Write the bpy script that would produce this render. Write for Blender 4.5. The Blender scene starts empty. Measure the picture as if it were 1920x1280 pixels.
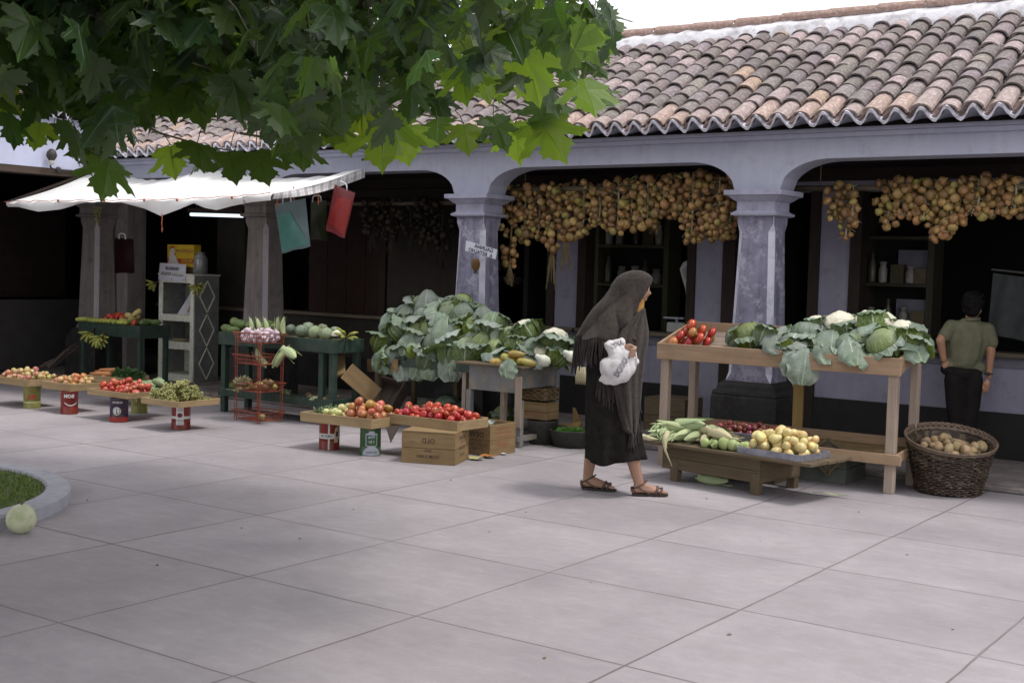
import bpy, bmesh, math, random
from mathutils import Vector, Matrix, Euler, Quaternion, noise as mnoise
R = random.Random(7)
PI = math.pi
rad = math.radians
scene = bpy.context.scene
COL = scene.collection

# ------------------------------------------------------------------ camera
# x runs along the arcade (to the right), y into the building, z up; metres
F_PX, PITCH, ROLL, YAW, CAM_H = 2340.4, 0.0578274, 0.0282073, -0.6150545, 1.5
cy_, sy_ = math.cos(YAW), math.sin(YAW)
c_right = Vector((cy_, -sy_, 0)); c_fwd0 = Vector((sy_, cy_, 0)); zax = Vector((0, 0, 1))
c_fwd = c_fwd0 * math.cos(PITCH) - zax * math.sin(PITCH)
c_up = c_fwd0 * math.sin(PITCH) + zax * math.cos(PITCH)
i_right = c_right * math.cos(ROLL) + c_up * math.sin(ROLL)
i_up = c_up * math.cos(ROLL) - c_right * math.sin(ROLL)
CAM = Vector((0, 0, CAM_H))
cam_d = bpy.data.cameras.new('camera'); cam = bpy.data.objects.new('camera', cam_d); COL.objects.link(cam)
m3 = Matrix((i_right, i_up, -c_fwd)).transposed()
cam.matrix_world = Matrix.Translation(CAM) @ m3.to_4x4()
cam_d.sensor_width = 36; cam_d.lens = F_PX / 1920 * 36; cam_d.clip_end = 2000; cam_d.clip_start = 0.05
scene.camera = cam

def ray(px, py): return c_fwd + i_right * ((px - 960) / F_PX) - i_up * ((py - 640) / F_PX)
def G(px, py, z=0.0):
    r = ray(px, py); return CAM + r * ((z - CAM_H) / r.z)
def V(px, py, y):
    r = ray(px, py); return CAM + r * (y / r.y)
def U(px, py, x):
    r = ray(px, py); return CAM + r * (x / r.x)
def D(px, py, d): return CAM + ray(px, py) * d

# ------------------------------------------------------------------ tagging
def thing(name, label, cat, loc=(0, 0, 0), rz=0.0, group=None):
    o = bpy.data.objects.new(name, None); COL.objects.link(o)
    o.empty_display_size = .1
    o.location = loc; o.rotation_euler = (0, 0, rz); tag(o, label, cat, group); return o
def tag(o, label, cat, group=None):
    o['label'] = label; o['category'] = cat
    if group: o['group'] = group
    return o
def struct(o, kind='structure'):
    o['kind'] = kind; return o
def dup(o, parent=None, loc=None, rot=None, scale=None, label=None, group=None):
    c = o.copy(); COL.objects.link(c)
    if parent is not None: c.parent = parent
    if loc is not None: c.location = loc
    if rot is not None: c.rotation_euler = rot
    if scale is not None: c.scale = (scale,) * 3 if isinstance(scale, (int, float)) else scale
    if label: c['label'] = label
    if group: c['group'] = group
    for ch in list(o.children): dup(ch, c)
    return c

# ------------------------------------------------------------------ mesh builder
class MB:
    def __init__(s): s.v = []; s.f = []; s.uv = []; s.mi = []; s.cl = []
    def face(s, idx, uv=None, mi=0, col=None):
        s.f.append(tuple(idx)); s.uv.append(uv or [(0.0, 0.0)] * len(idx)); s.mi.append(mi); s.cl.append(col or (1, 1, 1, 1))
    def obox(s, c, ax, ay, az, sx, sy, sz, mi=0, col=None, taper=1.0):
        c = Vector(c); b = len(s.v)
        for k in (-1, 1):
            t = taper if k > 0 else 1.0
            for i, j in ((-1, -1), (1, -1), (1, 1), (-1, 1)):
                s.v.append(c + ax * (i * sx / 2 * t) + ay * (j * sy / 2 * t) + az * (k * sz / 2))
        dims = (sx, sy, sz); L = max(range(3), key=lambda k: dims[k]); ox, oy = R.random() * 7, R.random() * 7
        for q, (a, d) in (((0, 3, 2, 1), (0, 1)), ((4, 5, 6, 7), (0, 1)), ((0, 1, 5, 4), (0, 2)), ((1, 2, 6, 5), (1, 2)), ((2, 3, 7, 6), (0, 2)), ((3, 0, 4, 7), (1, 2))):
            def co(i):
                k = i % 4; x = sx if k in (1, 2) else 0; y = sy if k in (2, 3) else 0; z = sz if i > 3 else 0
                return (x, y, z)
            uvs = []
            for i in q:
                p = co(i)
                if L in (a, d):
                    o = d if L == a else a
                    uvs.append((p[L] + ox, p[o] + oy + (0.37 if (a, d) == (1, 2) else 0)))
                else: uvs.append((p[a] * .3 + ox, p[d] + oy))
            s.face([b + i for i in q], uvs, mi, col)
    def box(s, x0, x1, y0, y1, z0, z1, mi=0, col=None, taper=1.0):
        s.obox(((x0 + x1) / 2, (y0 + y1) / 2, (z0 + z1) / 2), Vector((1, 0, 0)), Vector((0, 1, 0)), Vector((0, 0, 1)), abs(x1 - x0), abs(y1 - y0), abs(z1 - z0), mi, col, taper)
    def bar(s, p, q, w, h, up=(0, 0, 1), mi=0, col=None):
        p, q = Vector(p), Vector(q); ax = (q - p); L = ax.length; ax.normalize(); up = Vector(up)
        if abs(ax.dot(up)) > .98: up = Vector((0, 1, 0))
        ay = up.cross(ax).normalized(); az = ax.cross(ay)
        s.obox((p + q) / 2, ax, ay, az, L, w, h, mi, col)
    def tube(s, pts, r, n=6, cap=True, mi=0, col=None, closed=False):
        pts = [Vector(p) for p in pts]; m = len(pts); rr = r if hasattr(r, '__len__') else [r] * m
        b = len(s.v); pn = None
        for i, p in enumerate(pts):
            if closed: t = pts[(i + 1) % m] - pts[i - 1]
            else: t = pts[min(i + 1, m - 1)] - pts[max(i - 1, 0)]
            if t.length < 1e-9: t = Vector((0, 0, 1))
            t.normalize()
            if pn is None: pn = t.cross(Vector((0, 0, 1)) if abs(t.z) < .9 else Vector((1, 0, 0))).normalized()
            pn = (pn - t * pn.dot(t))
            if pn.length < 1e-6: pn = t.orthogonal()
            pn.normalize(); bn = t.cross(pn)
            for k in range(n):
                a = 2 * PI * k / n; s.v.append(p + (pn * math.cos(a) + bn * math.sin(a)) * rr[i])
        ln = 0
        for i in range(m if closed else m - 1):
            j = (i + 1) % m; l2 = ln + (pts[j] - pts[i]).length
            for k in range(n):
                k2 = (k + 1) % n
                s.face((b + i * n + k, b + i * n + k2, b + j * n + k2, b + j * n + k), [(ln, k / n * .1), (ln, (k + 1) / n * .1), (l2, (k + 1) / n * .1), (l2, k / n * .1)], mi, col)
            ln = l2
        if cap and not closed:
            s.face([b + k for k in range(n)][::-1], None, mi, col); s.face([b + (m - 1) * n + k for k in range(n)], None, mi, col)
    def grid(s, fn, nu, nv, closeu=False, mi=0, col=None, flip=False, double=None):
        b = len(s.v); mu = nu if closeu else nu + 1
        for j in range(nv + 1):
            for i in range(mu): s.v.append(Vector(fn(i / nu, j / nv)))
        for j in range(nv):
            for i in range(nu):
                a = b + j * mu + i; c = b + j * mu + (i + 1) % mu; d = b + (j + 1) * mu + (i + 1) % mu; e = b + (j + 1) * mu + i
                q = (a, c, d, e); uv = [(i / nu, j / nv), ((i + 1) / nu, j / nv), ((i + 1) / nu, (j + 1) / nv), (i / nu, (j + 1) / nv)]
                if flip: q = q[::-1]; uv = uv[::-1]
                s.face(q, uv, mi, col)
    def lathe(s, prof, n=24, c=(0, 0, 0), mi=0, col=None, sq=False):
        c = Vector(c); b = len(s.v); m = len(prof)
        for r, z in prof:
            for k in range(n):
                a = 2 * PI * k / n; s.v.append(c + Vector((r * math.cos(a), r * math.sin(a), z)))
        for i in range(m - 1):
            for k in range(n):
                k2 = (k + 1) % n
                s.face((b + i * n + k, b + i * n + k2, b + (i + 1) * n + k2, b + (i + 1) * n + k), [(k / n, prof[i][1]), ((k + 1) / n, prof[i][1]), ((k + 1) / n, prof[i + 1][1]), (k / n, prof[i + 1][1])], mi, col)
    def sqring(s, prof, c=(0, 0, 0), mi=0, ratio=1.0):
        # square-section moulding: prof = [(half width, z)]
        c = Vector(c); b = len(s.v); m = len(prof)
        for r, z in prof:
            for i, j in ((-1, -1), (1, -1), (1, 1), (-1, 1)): s.v.append(c + Vector((i * r, j * r * ratio, z)))
        for i in range(m - 1):
            for k in range(4):
                k2 = (k + 1) % 4; r = prof[i][0]
                s.face((b + i * 4 + k, b + i * 4 + k2, b + i * 4 + 4 + k2, b + i * 4 + 4 + k), [(0, prof[i][1]), (2 * r, prof[i][1]), (2 * r, prof[i + 1][1]), (0, prof[i + 1][1])], mi)
        s.face([b, b + 3, b + 2, b + 1], None, mi); e = b + (m - 1) * 4; s.face([e, e + 1, e + 2, e + 3], None, mi)
    def ell(s, c, rx, ry, rz, nu=12, nv=8, rot=None, mi=0, col=None):
        c = Vector(c); M_ = rot.to_matrix() if rot is not None else Matrix.Identity(3); b = len(s.v)
        s.v.append(c + M_ @ Vector((0, 0, -rz)))
        for j in range(1, nv):
            a = -PI / 2 + PI * j / nv
            for i in range(nu):
                t = 2 * PI * i / nu; s.v.append(c + M_ @ Vector((rx * math.cos(a) * math.cos(t), ry * math.cos(a) * math.sin(t), rz * math.sin(a))))
        s.v.append(c + M_ @ Vector((0, 0, rz))); top = len(s.v) - 1
        for i in range(nu): s.face((b, b + 1 + (i + 1) % nu, b + 1 + i), None, mi, col)
        for j in range(nv - 2):
            for i in range(nu):
                a0 = b + 1 + j * nu; a1 = a0 + nu
                s.face((a0 + i, a0 + (i + 1) % nu, a1 + (i + 1) % nu, a1 + i), [(i / nu, j / nv), ((i + 1) / nu, j / nv), ((i + 1) / nu, (j + 1) / nv), (i / nu, (j + 1) / nv)], mi, col)
        a0 = b + 1 + (nv - 2) * nu
        for i in range(nu): s.face((a0 + i, a0 + (i + 1) % nu, top), None, mi, col)
    def caps(s, p, q, r0, r1, n=10):
        # tapered capsule, closed
        p, q = Vector(p), Vector(q); t = q - p; L = t.length
        if L < 1e-6: return s.ell(p, r0, r0, r0)
        t.normalize(); rings = []
        for k in range(1, 4): a = -PI / 2 + PI / 2 * k / 3; rings.append((p + t * (math.sin(a) * r0), math.cos(a) * r0))
        for k in range(0, 3): a = PI / 2 * k / 3; rings.append((q + t * (math.sin(a) * r1), math.cos(a) * r1))
        b = len(s.v); x = t.orthogonal().normalized(); y = t.cross(x)
        for c, r in rings:
            for k in range(n): a = 2 * PI * k / n; s.v.append(c + (x * math.cos(a) + y * math.sin(a)) * r)
        for i in range(len(rings) - 1):
            for k in range(n): k2 = (k + 1) % n; s.face((b + i * n + k, b + i * n + k2, b + (i + 1) * n + k2, b + (i + 1) * n + k))
        s.v.append(p - t * r0); a0 = len(s.v) - 1; s.v.append(q + t * r1); a1 = len(s.v) - 1; e = b + (len(rings) - 1) * n
        for k in range(n):
            k2 = (k + 1) % n; s.face((a0, b + k2, b + k)); s.face((a1, e + k, e + k2))
    def mesh(s, name, mats, smooth=False):
        me = bpy.data.meshes.new(name); me.from_pydata([tuple(v) for v in s.v], [], s.f)
        ul = me.uv_layers.new(name='UVMap'); fl = []
        for q in s.uv:
            for a in q: fl += [a[0], a[1]]
        ul.data.foreach_set('uv', fl)
        if any(c != (1, 1, 1, 1) for c in s.cl):
            ca = me.color_attributes.new('tint', 'FLOAT_COLOR', 'CORNER'); fl = []
            for f, c in zip(s.f, s.cl): fl += list(c) * len(f)
            ca.data.foreach_set('color', fl)
        for m in (mats if isinstance(mats, (list, tuple)) else [mats]): me.materials.append(m)
        me.polygons.foreach_set('material_index', s.mi)
        if smooth: me.polygons.foreach_set('use_smooth', [True] * len(s.f))
        me.update(); return me
    def build(s, name, mats, parent=None, smooth=False, bevel=0.0, loc=None):
        o = bpy.data.objects.new(name, s.mesh(name, mats, smooth)); COL.objects.link(o)
        if parent is not None: o.parent = parent
        if loc is not None: o.location = loc
        if bevel:
            b = o.modifiers.new('bevel', 'BEVEL'); b.width = bevel; b.segments = 1; b.limit_method = 'ANGLE'; b.angle_limit = rad(40)
        return o

def apply_mods(o):
    dg = bpy.context.evaluated_depsgraph_get(); ev = o.evaluated_get(dg); me = bpy.data.meshes.new_from_object(ev)
    old = o.data; o.modifiers.clear(); o.data = me; me.name = o.name
    return o
def melt(mb, name, mat_, parent, voxel=.008, smooth=3, loc=None):
    # overlapping closed shapes fused into one continuous skin
    o = mb.build(name, mat_, parent, True, loc=loc)
    r = o.modifiers.new('r', 'REMESH'); r.mode = 'VOXEL'; r.voxel_size = voxel; r.use_smooth_shade = True
    if smooth:
        t = o.modifiers.new('s', 'SMOOTH'); t.iterations = smooth; t.factor = .5
    bpy.context.view_layer.update(); apply_mods(o)
    if not o.data.materials: o.data.materials.append(mat_)
    return o

_fonts = {}
def text_mesh(txt, size, mirror=True, bold=0.0, align='CENTER'):
    # flat lettering in the xy plane (the slide is flipped, so the writing is mirrored)
    k = (txt, size, mirror, bold, align)
    if k in _fonts: return _fonts[k]
    cu = bpy.data.curves.new('lettering', 'FONT'); cu.body = txt; cu.size = size; cu.align_x = align; cu.align_y = 'CENTER'; cu.offset = bold; cu.resolution_u = 2
    o = bpy.data.objects.new('lettering', cu); COL.objects.link(o); bpy.context.view_layer.update()
    dg = bpy.context.evaluated_depsgraph_get(); me = bpy.data.meshes.new_from_object(o.evaluated_get(dg))
    bpy.data.objects.remove(o); bpy.data.curves.remove(cu)
    vs = [(v.co.x * (-1 if mirror else 1), v.co.y) for v in me.vertices]; fs = [tuple(p.vertices) for p in me.polygons]
    bpy.data.meshes.remove(me); _fonts[k] = (vs, fs); return vs, fs
def flat_text(mb, txt, size, origin, ax, ay, mirror=True, bold=0.0, sx=1.0, mi=0):
    vs, fs = text_mesh(txt, size, mirror, bold); b = len(mb.v); o = Vector(origin); ax = Vector(ax); ay = Vector(ay)
    for x, y in vs: mb.v.append(o + ax * (x * sx) + ay * y)
    for f in fs: mb.face([b + i for i in f], None, mi)
def wrap_text(mb, txt, size, r, a0, z0, mirror=True, bold=0.0, sx=1.0, mi=0):
    vs, fs = text_mesh(txt, size, mirror, bold); b = len(mb.v)
    for x, y in vs: a = a0 + x * sx / r; mb.v.append(Vector((r * math.cos(a), r * math.sin(a), z0 + y)))
    for f in fs: mb.face([b + i for i in f], None, mi)
def wrap_patch(mb, outline, r, a0, z0, mi=0, n=10):
    # outline: rows [(z, x0, x1)] -> strip wrapped on a cylinder
    b = len(mb.v)
    for z, x0, x1 in outline:
        for i in range(n + 1): a = a0 + (x0 + (x1 - x0) * i / n) / r; mb.v.append(Vector((r * math.cos(a), r * math.sin(a), z0 + z)))
    for j in range(len(outline) - 1):
        for i in range(n): p = b + j * (n + 1) + i; mb.face((p, p + 1, p + n + 2, p + n + 1), None, mi)

# ------------------------------------------------------------------ materials
def rgb(c): return (c[0], c[1], c[2], 1)
def newmat(name):
    m = bpy.data.materials.new(name); m.use_nodes = True; nt = m.node_tree; nt.nodes.clear()
    out = nt.nodes.new('ShaderNodeOutputMaterial'); b = nt.nodes.new('ShaderNodeBsdfPrincipled'); nt.links.new(b.outputs[0], out.inputs[0])
    return m, nt, b, out
def N(nt, t, **k):
    n = nt.nodes.new(t)
    for a, v in k.items(): setattr(n, a, v)
    return n
def noise_fac(nt, vec, scale, detail=5, lo=.35, hi=.65, rough=.6):
    n = N(nt, 'ShaderNodeTexNoise'); n.inputs['Scale'].default_value = scale; n.inputs['Detail'].default_value = detail; n.inputs['Roughness'].default_value = rough
    if vec is not None: nt.links.new(vec, n.inputs['Vector'])
    r = N(nt, 'ShaderNodeMapRange'); r.inputs[1].default_value = lo; r.inputs[2].default_value = hi; nt.links.new(n.outputs['Fac'], r.inputs[0])
    return r.outputs[0], n.outputs['Fac']
def mix(nt, fac, a, b, mode='MIX'):
    m = N(nt, 'ShaderNodeMix', data_type='RGBA', blend_type=mode)
    for sock, v in ((m.inputs[0], fac), (m.inputs[6], a), (m.inputs[7], b)):
        if hasattr(v, 'is_output'): nt.links.new(v, sock)
        else: sock.default_value = v if not isinstance(v, tuple) or len(v) == 4 else rgb(v)
    return m.outputs[2]
def math_(nt, op, a, b=None, c=None):
    n = N(nt, 'ShaderNodeMath', operation=op)
    for i, v in enumerate((a, b, c)):
        if v is None: continue
        if hasattr(v, 'is_output'): nt.links.new(v, n.inputs[i])
        else: n.inputs[i].default_value = v
    return n.outputs[0]
def bump(nt, b, h, dist=.01, st=.5):
    n = N(nt, 'ShaderNodeBump'); n.inputs['Strength'].default_value = st; n.inputs['Distance'].default_value = dist
    nt.links.new(h, n.inputs['Height']); nt.links.new(n.outputs[0], b.inputs['Normal']); return n
def M(name, c1, c2=None, scale=8, rough=.7, bmp=0.0, bscale=None, rnd=0.0, c3=None, s3=30, amt3=.5, spec=.4, stretch=None, uv=False, tint=False, transl=0.0, tcol=None, sheen=0.0, coat=0.0, metal=0.0, alpha=1.0, hue=0.0, world=False):
    m, nt, b, out = newmat(name)
    tc = N(nt, 'ShaderNodeTexCoord'); vec = tc.outputs['UV' if uv else 'Object']
    if world: vec = N(nt, 'ShaderNodeNewGeometry').outputs['Position']
    if stretch:
        mp = N(nt, 'ShaderNodeMapping'); mp.inputs['Scale'].default_value = stretch; nt.links.new(vec, mp.inputs['Vector']); vec = mp.outputs[0]
    oi = N(nt, 'ShaderNodeObjectInfo')
    if rnd or hue:
        ad = N(nt, 'ShaderNodeVectorMath', operation='ADD'); nt.links.new(vec, ad.inputs[0])
        sc = N(nt, 'ShaderNodeVectorMath', operation='SCALE'); sc.inputs[0].default_value = (9.1, 5.3, 3.7); nt.links.new(oi.outputs['Random'], sc.inputs['Scale']); nt.links.new(sc.outputs[0], ad.inputs[1]); vec = ad.outputs[0]
    f, raw = noise_fac(nt, vec, scale)
    colr = mix(nt, f, c1, c2 or tuple(x * .7 for x in c1))
    if c3 is not None:
        f3, _ = noise_fac(nt, vec, s3, 4, .5, .62); f3 = math_(nt, 'MULTIPLY', f3, amt3); colr = mix(nt, f3, colr, c3)
    if tint:
        at = N(nt, 'ShaderNodeAttribute', attribute_name='tint'); colr = mix(nt, 1.0, colr, at.outputs['Color'], 'MULTIPLY')
    if rnd or hue:
        hs = N(nt, 'ShaderNodeHueSaturation'); nt.links.new(colr, hs.inputs['Color'])
        vv = math_(nt, 'MULTIPLY_ADD', oi.outputs['Random'], 2 * rnd, 1 - rnd); nt.links.new(vv, hs.inputs['Value'])
        if hue:
            fr = math_(nt, 'FRACT', math_(nt, 'MULTIPLY', oi.outputs['Random'], 17.3)); nt.links.new(math_(nt, 'MULTIPLY_ADD', fr, 2 * hue, .5 - hue), hs.inputs['Hue'])
        colr = hs.outputs[0]
    nt.links.new(colr, b.inputs['Base Color']); b.inputs['Roughness'].default_value = rough; b.inputs['Specular IOR Level'].default_value = spec
    b.inputs['Sheen Weight'].default_value = sheen; b.inputs['Coat Weight'].default_value = coat; b.inputs['Metallic'].default_value = metal; b.inputs['Alpha'].default_value = alpha
    if bmp:
        _, raw2 = noise_fac(nt, vec, bscale or scale * 4, 6); bump(nt, b, raw2, bmp)
    if transl:
        t = N(nt, 'ShaderNodeBsdfTranslucent')
        if tcol: t.inputs[0].default_value = rgb(tcol)
        else: nt.links.new(colr, t.inputs[0])
        ms = N(nt, 'ShaderNodeMixShader'); ms.inputs[0].default_value = transl
        nt.links.new(b.outputs[0], ms.inputs[1]); nt.links.new(t.outputs[0], ms.inputs[2]); nt.links.new(ms.outputs[0], out.inputs[0])
    return m
def WOOD(name, c1, c2, dirt=(.06, .05, .04), damt=.5, rough=.75, rnd=0.0):
    m, nt, b, out = newmat(name)
    tc = N(nt, 'ShaderNodeTexCoord'); mp = N(nt, 'ShaderNodeMapping'); mp.inputs['Scale'].default_value = (3, 45, 1); nt.links.new(tc.outputs['UV'], mp.inputs[0])
    f, raw = noise_fac(nt, mp.outputs[0], 1.0, 6, .3, .7); colr = mix(nt, f, c1, c2)
    mp2 = N(nt, 'ShaderNodeMapping'); mp2.inputs['Scale'].default_value = (.8, 6, 1); nt.links.new(tc.outputs['UV'], mp2.inputs[0])
    f2, _ = noise_fac(nt, mp2.outputs[0], 1.3, 4, .35, .75); colr = mix(nt, math_(nt, 'MULTIPLY', f2, .55), colr, tuple(x * .62 for x in c2))
    vo = N(nt, 'ShaderNodeTexVoronoi'); vo.inputs['Scale'].default_value = 1.0; mp3 = N(nt, 'ShaderNodeMapping'); mp3.inputs['Scale'].default_value = (3.2, 14, 1); nt.links.new(tc.outputs['UV'], mp3.inputs[0]); nt.links.new(mp3.outputs[0], vo.inputs['Vector'])
    kn = N(nt, 'ShaderNodeMapRange'); kn.inputs[1].default_value = .16; kn.inputs[2].default_value = .05; nt.links.new(vo.outputs['Distance'], kn.inputs[0])
    colr = mix(nt, math_(nt, 'MULTIPLY', kn.outputs[0], .5), colr, tuple(x * .45 for x in c2))
    f3, _ = noise_fac(nt, tc.outputs['Object'], 5.0, 6, .5, .8); colr = mix(nt, math_(nt, 'MULTIPLY', f3, damt), colr, dirt)
    nt.links.new(colr, b.inputs['Base Color']); b.inputs['Roughness'].default_value = rough; b.inputs['Specular IOR Level'].default_value = .3
    bump(nt, b, raw, .004, .6); return m
# ------------------------------------------------------------------ shared materials
GU, GV, GS = -7.51452, 3.06619, 1.03688
def mk_plaza():
    m, nt, b, out = newmat('paving_concrete')
    pos = N(nt, 'ShaderNodeNewGeometry').outputs['Position']
    sep = N(nt, 'ShaderNodeSeparateXYZ'); 
    wn = N(nt, 'ShaderNodeTexNoise'); wn.inputs['Scale'].default_value = 2.2; nt.links.new(pos, wn.inputs['Vector'])
    off = N(nt, 'ShaderNodeVectorMath', operation='MULTIPLY_ADD'); nt.links.new(wn.outputs['Color'], off.inputs[0]); off.inputs[1].default_value = (.018, .018, 0); nt.links.new(pos, off.inputs[2])
    nt.links.new(off.outputs[0], sep.inputs[0])
    ds, cell = [], []
    for sock, o in ((0, GU), (1, GV)):
        q = math_(nt, 'DIVIDE', math_(nt, 'SUBTRACT', sep.outputs[sock], o + .009), GS)
        cell.append(math_(nt, 'FLOOR', q)); fr = math_(nt, 'FRACT', math_(nt, 'ADD', q, .5)); ds.append(math_(nt, 'MULTIPLY', math_(nt, 'ABSOLUTE', math_(nt, 'SUBTRACT', fr, .5)), GS))
    d = math_(nt, 'MINIMUM', ds[0], ds[1])
    w, _ = noise_fac(nt, pos, 1.7, 4, .3, .7)
    wd = math_(nt, 'MULTIPLY_ADD', w, .005, .0045)
    ln = N(nt, 'ShaderNodeMapRange'); nt.links.new(d, ln.inputs[0]); nt.links.new(wd, ln.inputs[1]); nt.links.new(math_(nt, 'MULTIPLY', wd, .45), ln.inputs[2])
    halo = N(nt, 'ShaderNodeMapRange'); nt.links.new(d, halo.inputs[0]); halo.inputs[1].default_value = .035; halo.inputs[2].default_value = .005
    cv = N(nt, 'ShaderNodeCombineXYZ'); nt.links.new(cell[0], cv.inputs[0]); nt.links.new(cell[1], cv.inputs[1])
    wh = N(nt, 'ShaderNodeTexWhiteNoise', noise_dimensions='3D'); nt.links.new(cv.outputs[0], wh.inputs['Vector'])
    f1, _ = noise_fac(nt, pos, 1.1, 8, .3, .7, .65); c = mix(nt, f1, (.225, .204, .222), (.37, .342, .362))
    mp = N(nt, 'ShaderNodeMapping'); mp.inputs['Scale'].default_value = (2.2, 9, 1); mp.inputs['Rotation'].default_value = (0, 0, .5); nt.links.new(pos, mp.inputs[0])
    f2, _ = noise_fac(nt, mp.outputs[0], 2.0, 7, .50, .72, .7); c = mix(nt, math_(nt, 'MULTIPLY', f2, .3), c, (.46, .43, .445))
    f3, _ = noise_fac(nt, pos, 3.2, 9, .50, .74, .75); c = mix(nt, math_(nt, 'MULTIPLY', f3, .7), c, (.27, .24, .25))
    f6, _ = noise_fac(nt, pos, 13, 8, .42, .68, .8); c = mix(nt, math_(nt, 'MULTIPLY', f6, .38), c, (.20, .18, .19)); f7, _ = noise_fac(nt, pos, 26, 6, .55, .72, .75); c = mix(nt, math_(nt, 'MULTIPLY', f7, .35), c, (.50, .475, .49))
    f4, raw4 = noise_fac(nt, pos, 170, 3, .35, .65); c = mix(nt, math_(nt, 'MULTIPLY', f4, .34), c, (.25, .23, .24))
    f5, _ = noise_fac(nt, pos, 22, 3, .74, .78); c = mix(nt, math_(nt, 'MULTIPLY', f5, .55), c, (.16, .13, .11))
    v1 = math_(nt, 'MULTIPLY_ADD', wh.outputs['Value'], .13, .93); hs = N(nt, 'ShaderNodeHueSaturation'); nt.links.new(c, hs.inputs['Color']); nt.links.new(v1, hs.inputs['Value']); c = hs.outputs[0]
    c = mix(nt, math_(nt, 'MULTIPLY', halo.outputs[0], .25), c, (.26, .24, .24))
    w2, _ = noise_fac(nt, pos, .8, 4, .3, .62)
    lf = math_(nt, 'MULTIPLY', ln.outputs[0], math_(nt, 'MULTIPLY_ADD', w2, .5, .3)); c = mix(nt, lf, c, (.085, .07, .065))
    nt.links.new(c, b.inputs['Base Color']); b.inputs['Roughness'].default_value = .8; b.inputs['Specular IOR Level'].default_value = .3
    hgt = math_(nt, 'SUBTRACT', math_(nt, 'MULTIPLY', raw4, .25), ln.outputs[0]); bump(nt, b, hgt, .006, .6)
    return m
def mk_wash(name, c1, c2, dirt, damt, streak=.35, mottle=None):
    # limewashed plaster with weathering
    m, nt, b, out = newmat(name); pos = N(nt, 'ShaderNodeNewGeometry').outputs['Position']
    f, raw = noise_fac(nt, pos, 3.0, 8, .3, .7, .65); c = mix(nt, f, c1, c2)
    mp = N(nt, 'ShaderNodeMapping'); mp.inputs['Scale'].default_value = (14, 14, 1.6); nt.links.new(pos, mp.inputs[0])
    f2, _ = noise_fac(nt, mp.outputs[0], 1.0, 6, .45, .8); c = mix(nt, math_(nt, 'MULTIPLY', f2, streak), c, dirt)
    f3, _ = noise_fac(nt, pos, 9, 8, .54, .74, .7); c = mix(nt, math_(nt, 'MULTIPLY', f3, damt), c, dirt)
    if mottle is not None:
        f4, _ = noise_fac(nt, pos, 6.5, 9, .52, .60, .72); c = mix(nt, math_(nt, 'MULTIPLY', f4, .75), c, mottle)
    nt.links.new(c, b.inputs['Base Color']); b.inputs['Roughness'].default_value = .9; b.inputs['Specular IOR Level'].default_value = .2
    _, r2 = noise_fac(nt, pos, 60, 5); bump(nt, b, math_(nt, 'ADD', raw, math_(nt, 'MULTIPLY', r2, .3)), .012, .5); return m
m_plaza = mk_plaza()
m_walk = M('walkway_cement', (.21, .18, .175), (.13, .11, .10), 4, .85, .01, 40, c3=(.30, .26, .25), s3=9, world=True)
m_white = mk_wash('lavender_limewash', (.36, .373, .475), (.42, .433, .525), (.22, .22, .26), .4, .22)
m_wing = mk_wash('blue_white_limewash', (.46, .485, .64), (.52, .545, .69), (.36, .36, .44), .3, .2)
m_shaftb = mk_wash('grimy_shade_column_plaster', (.16, .142, .138), (.23, .21, .20), (.06, .053, .05), .7, .55)  # real grime, plus shade of the left bays painted into the colour
m_chamfb = mk_wash('grimy_shade_corner', (.30, .28, .30), (.36, .34, .36), (.14, .13, .13), .5, .4)  # corner strips likewise: grime and painted-in shade
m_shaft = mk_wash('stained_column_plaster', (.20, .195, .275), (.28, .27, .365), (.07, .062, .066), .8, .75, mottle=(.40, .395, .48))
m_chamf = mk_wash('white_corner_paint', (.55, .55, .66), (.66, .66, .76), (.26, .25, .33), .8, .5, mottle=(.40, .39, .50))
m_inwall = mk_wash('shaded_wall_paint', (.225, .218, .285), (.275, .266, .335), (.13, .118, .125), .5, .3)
m_dimwall = mk_wash('brown_wall_with_shade', (.034, .029, .025), (.05, .044, .038), (.02, .017, .015), .5, .3)  # darker brown paint that also carries the left bay's shade in its colour
m_black = M('tarred_plinth', (.010, .009, .009), (.016, .014, .014), 6, .8, .01, 30, world=True)
m_plinth = M('black_plinth_paint', (.014, .013, .013), (.024, .022, .022), 9, .6, .01, 50, c3=(.055, .052, .05), s3=14, amt3=.35, world=True)
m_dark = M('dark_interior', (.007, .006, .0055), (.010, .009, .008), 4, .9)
m_dwood = WOOD('dark_stained_wood', (.030, .019, .014), (.018, .012, .010), damt=.2)
m_beam = WOOD('brown_beam_wood', (.09, .062, .045), (.05, .036, .028), damt=.3)
m_gwood = WOOD('olive_painted_frame', (.085, .085, .05), (.06, .06, .035), damt=.4)
m_sill = WOOD('worn_sill_wood', (.20, .16, .11), (.12, .10, .075), damt=.5)
m_grass = M('lawn_grass', (.10, .15, .03), (.15, .21, .045), 30, .8, tint=True)
m_kerb = mk_wash('kerb_concrete', (.30, .30, .35), (.37, .37, .41), (.16, .15, .16), .5, .3)
m_new = WOOD('raw_pine_boards', (.41, .285, .185), (.31, .205, .13), (.16, .11, .075), .4)
m_leg = WOOD('raw_pine_legs', (.40, .32, .26), (.31, .24, .19), (.15, .11, .09), .4)
m_old = WOOD('old_grey_wood', (.155, .115, .07), (.10, .072, .042), (.05, .04, .025), .5)
m_crate = WOOD('crate_deal_wood', (.30, .205, .105), (.22, .145, .07), (.09, .06, .03), .45)
m_tray = WOOD('tray_poplar_wood', (.40, .29, .165), (.30, .21, .11), (.14, .10, .05), .4)
m_greyw = WOOD('weathered_box_wood', (.21, .165, .135), (.14, .11, .09), (.07, .055, .045), .5)
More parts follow.
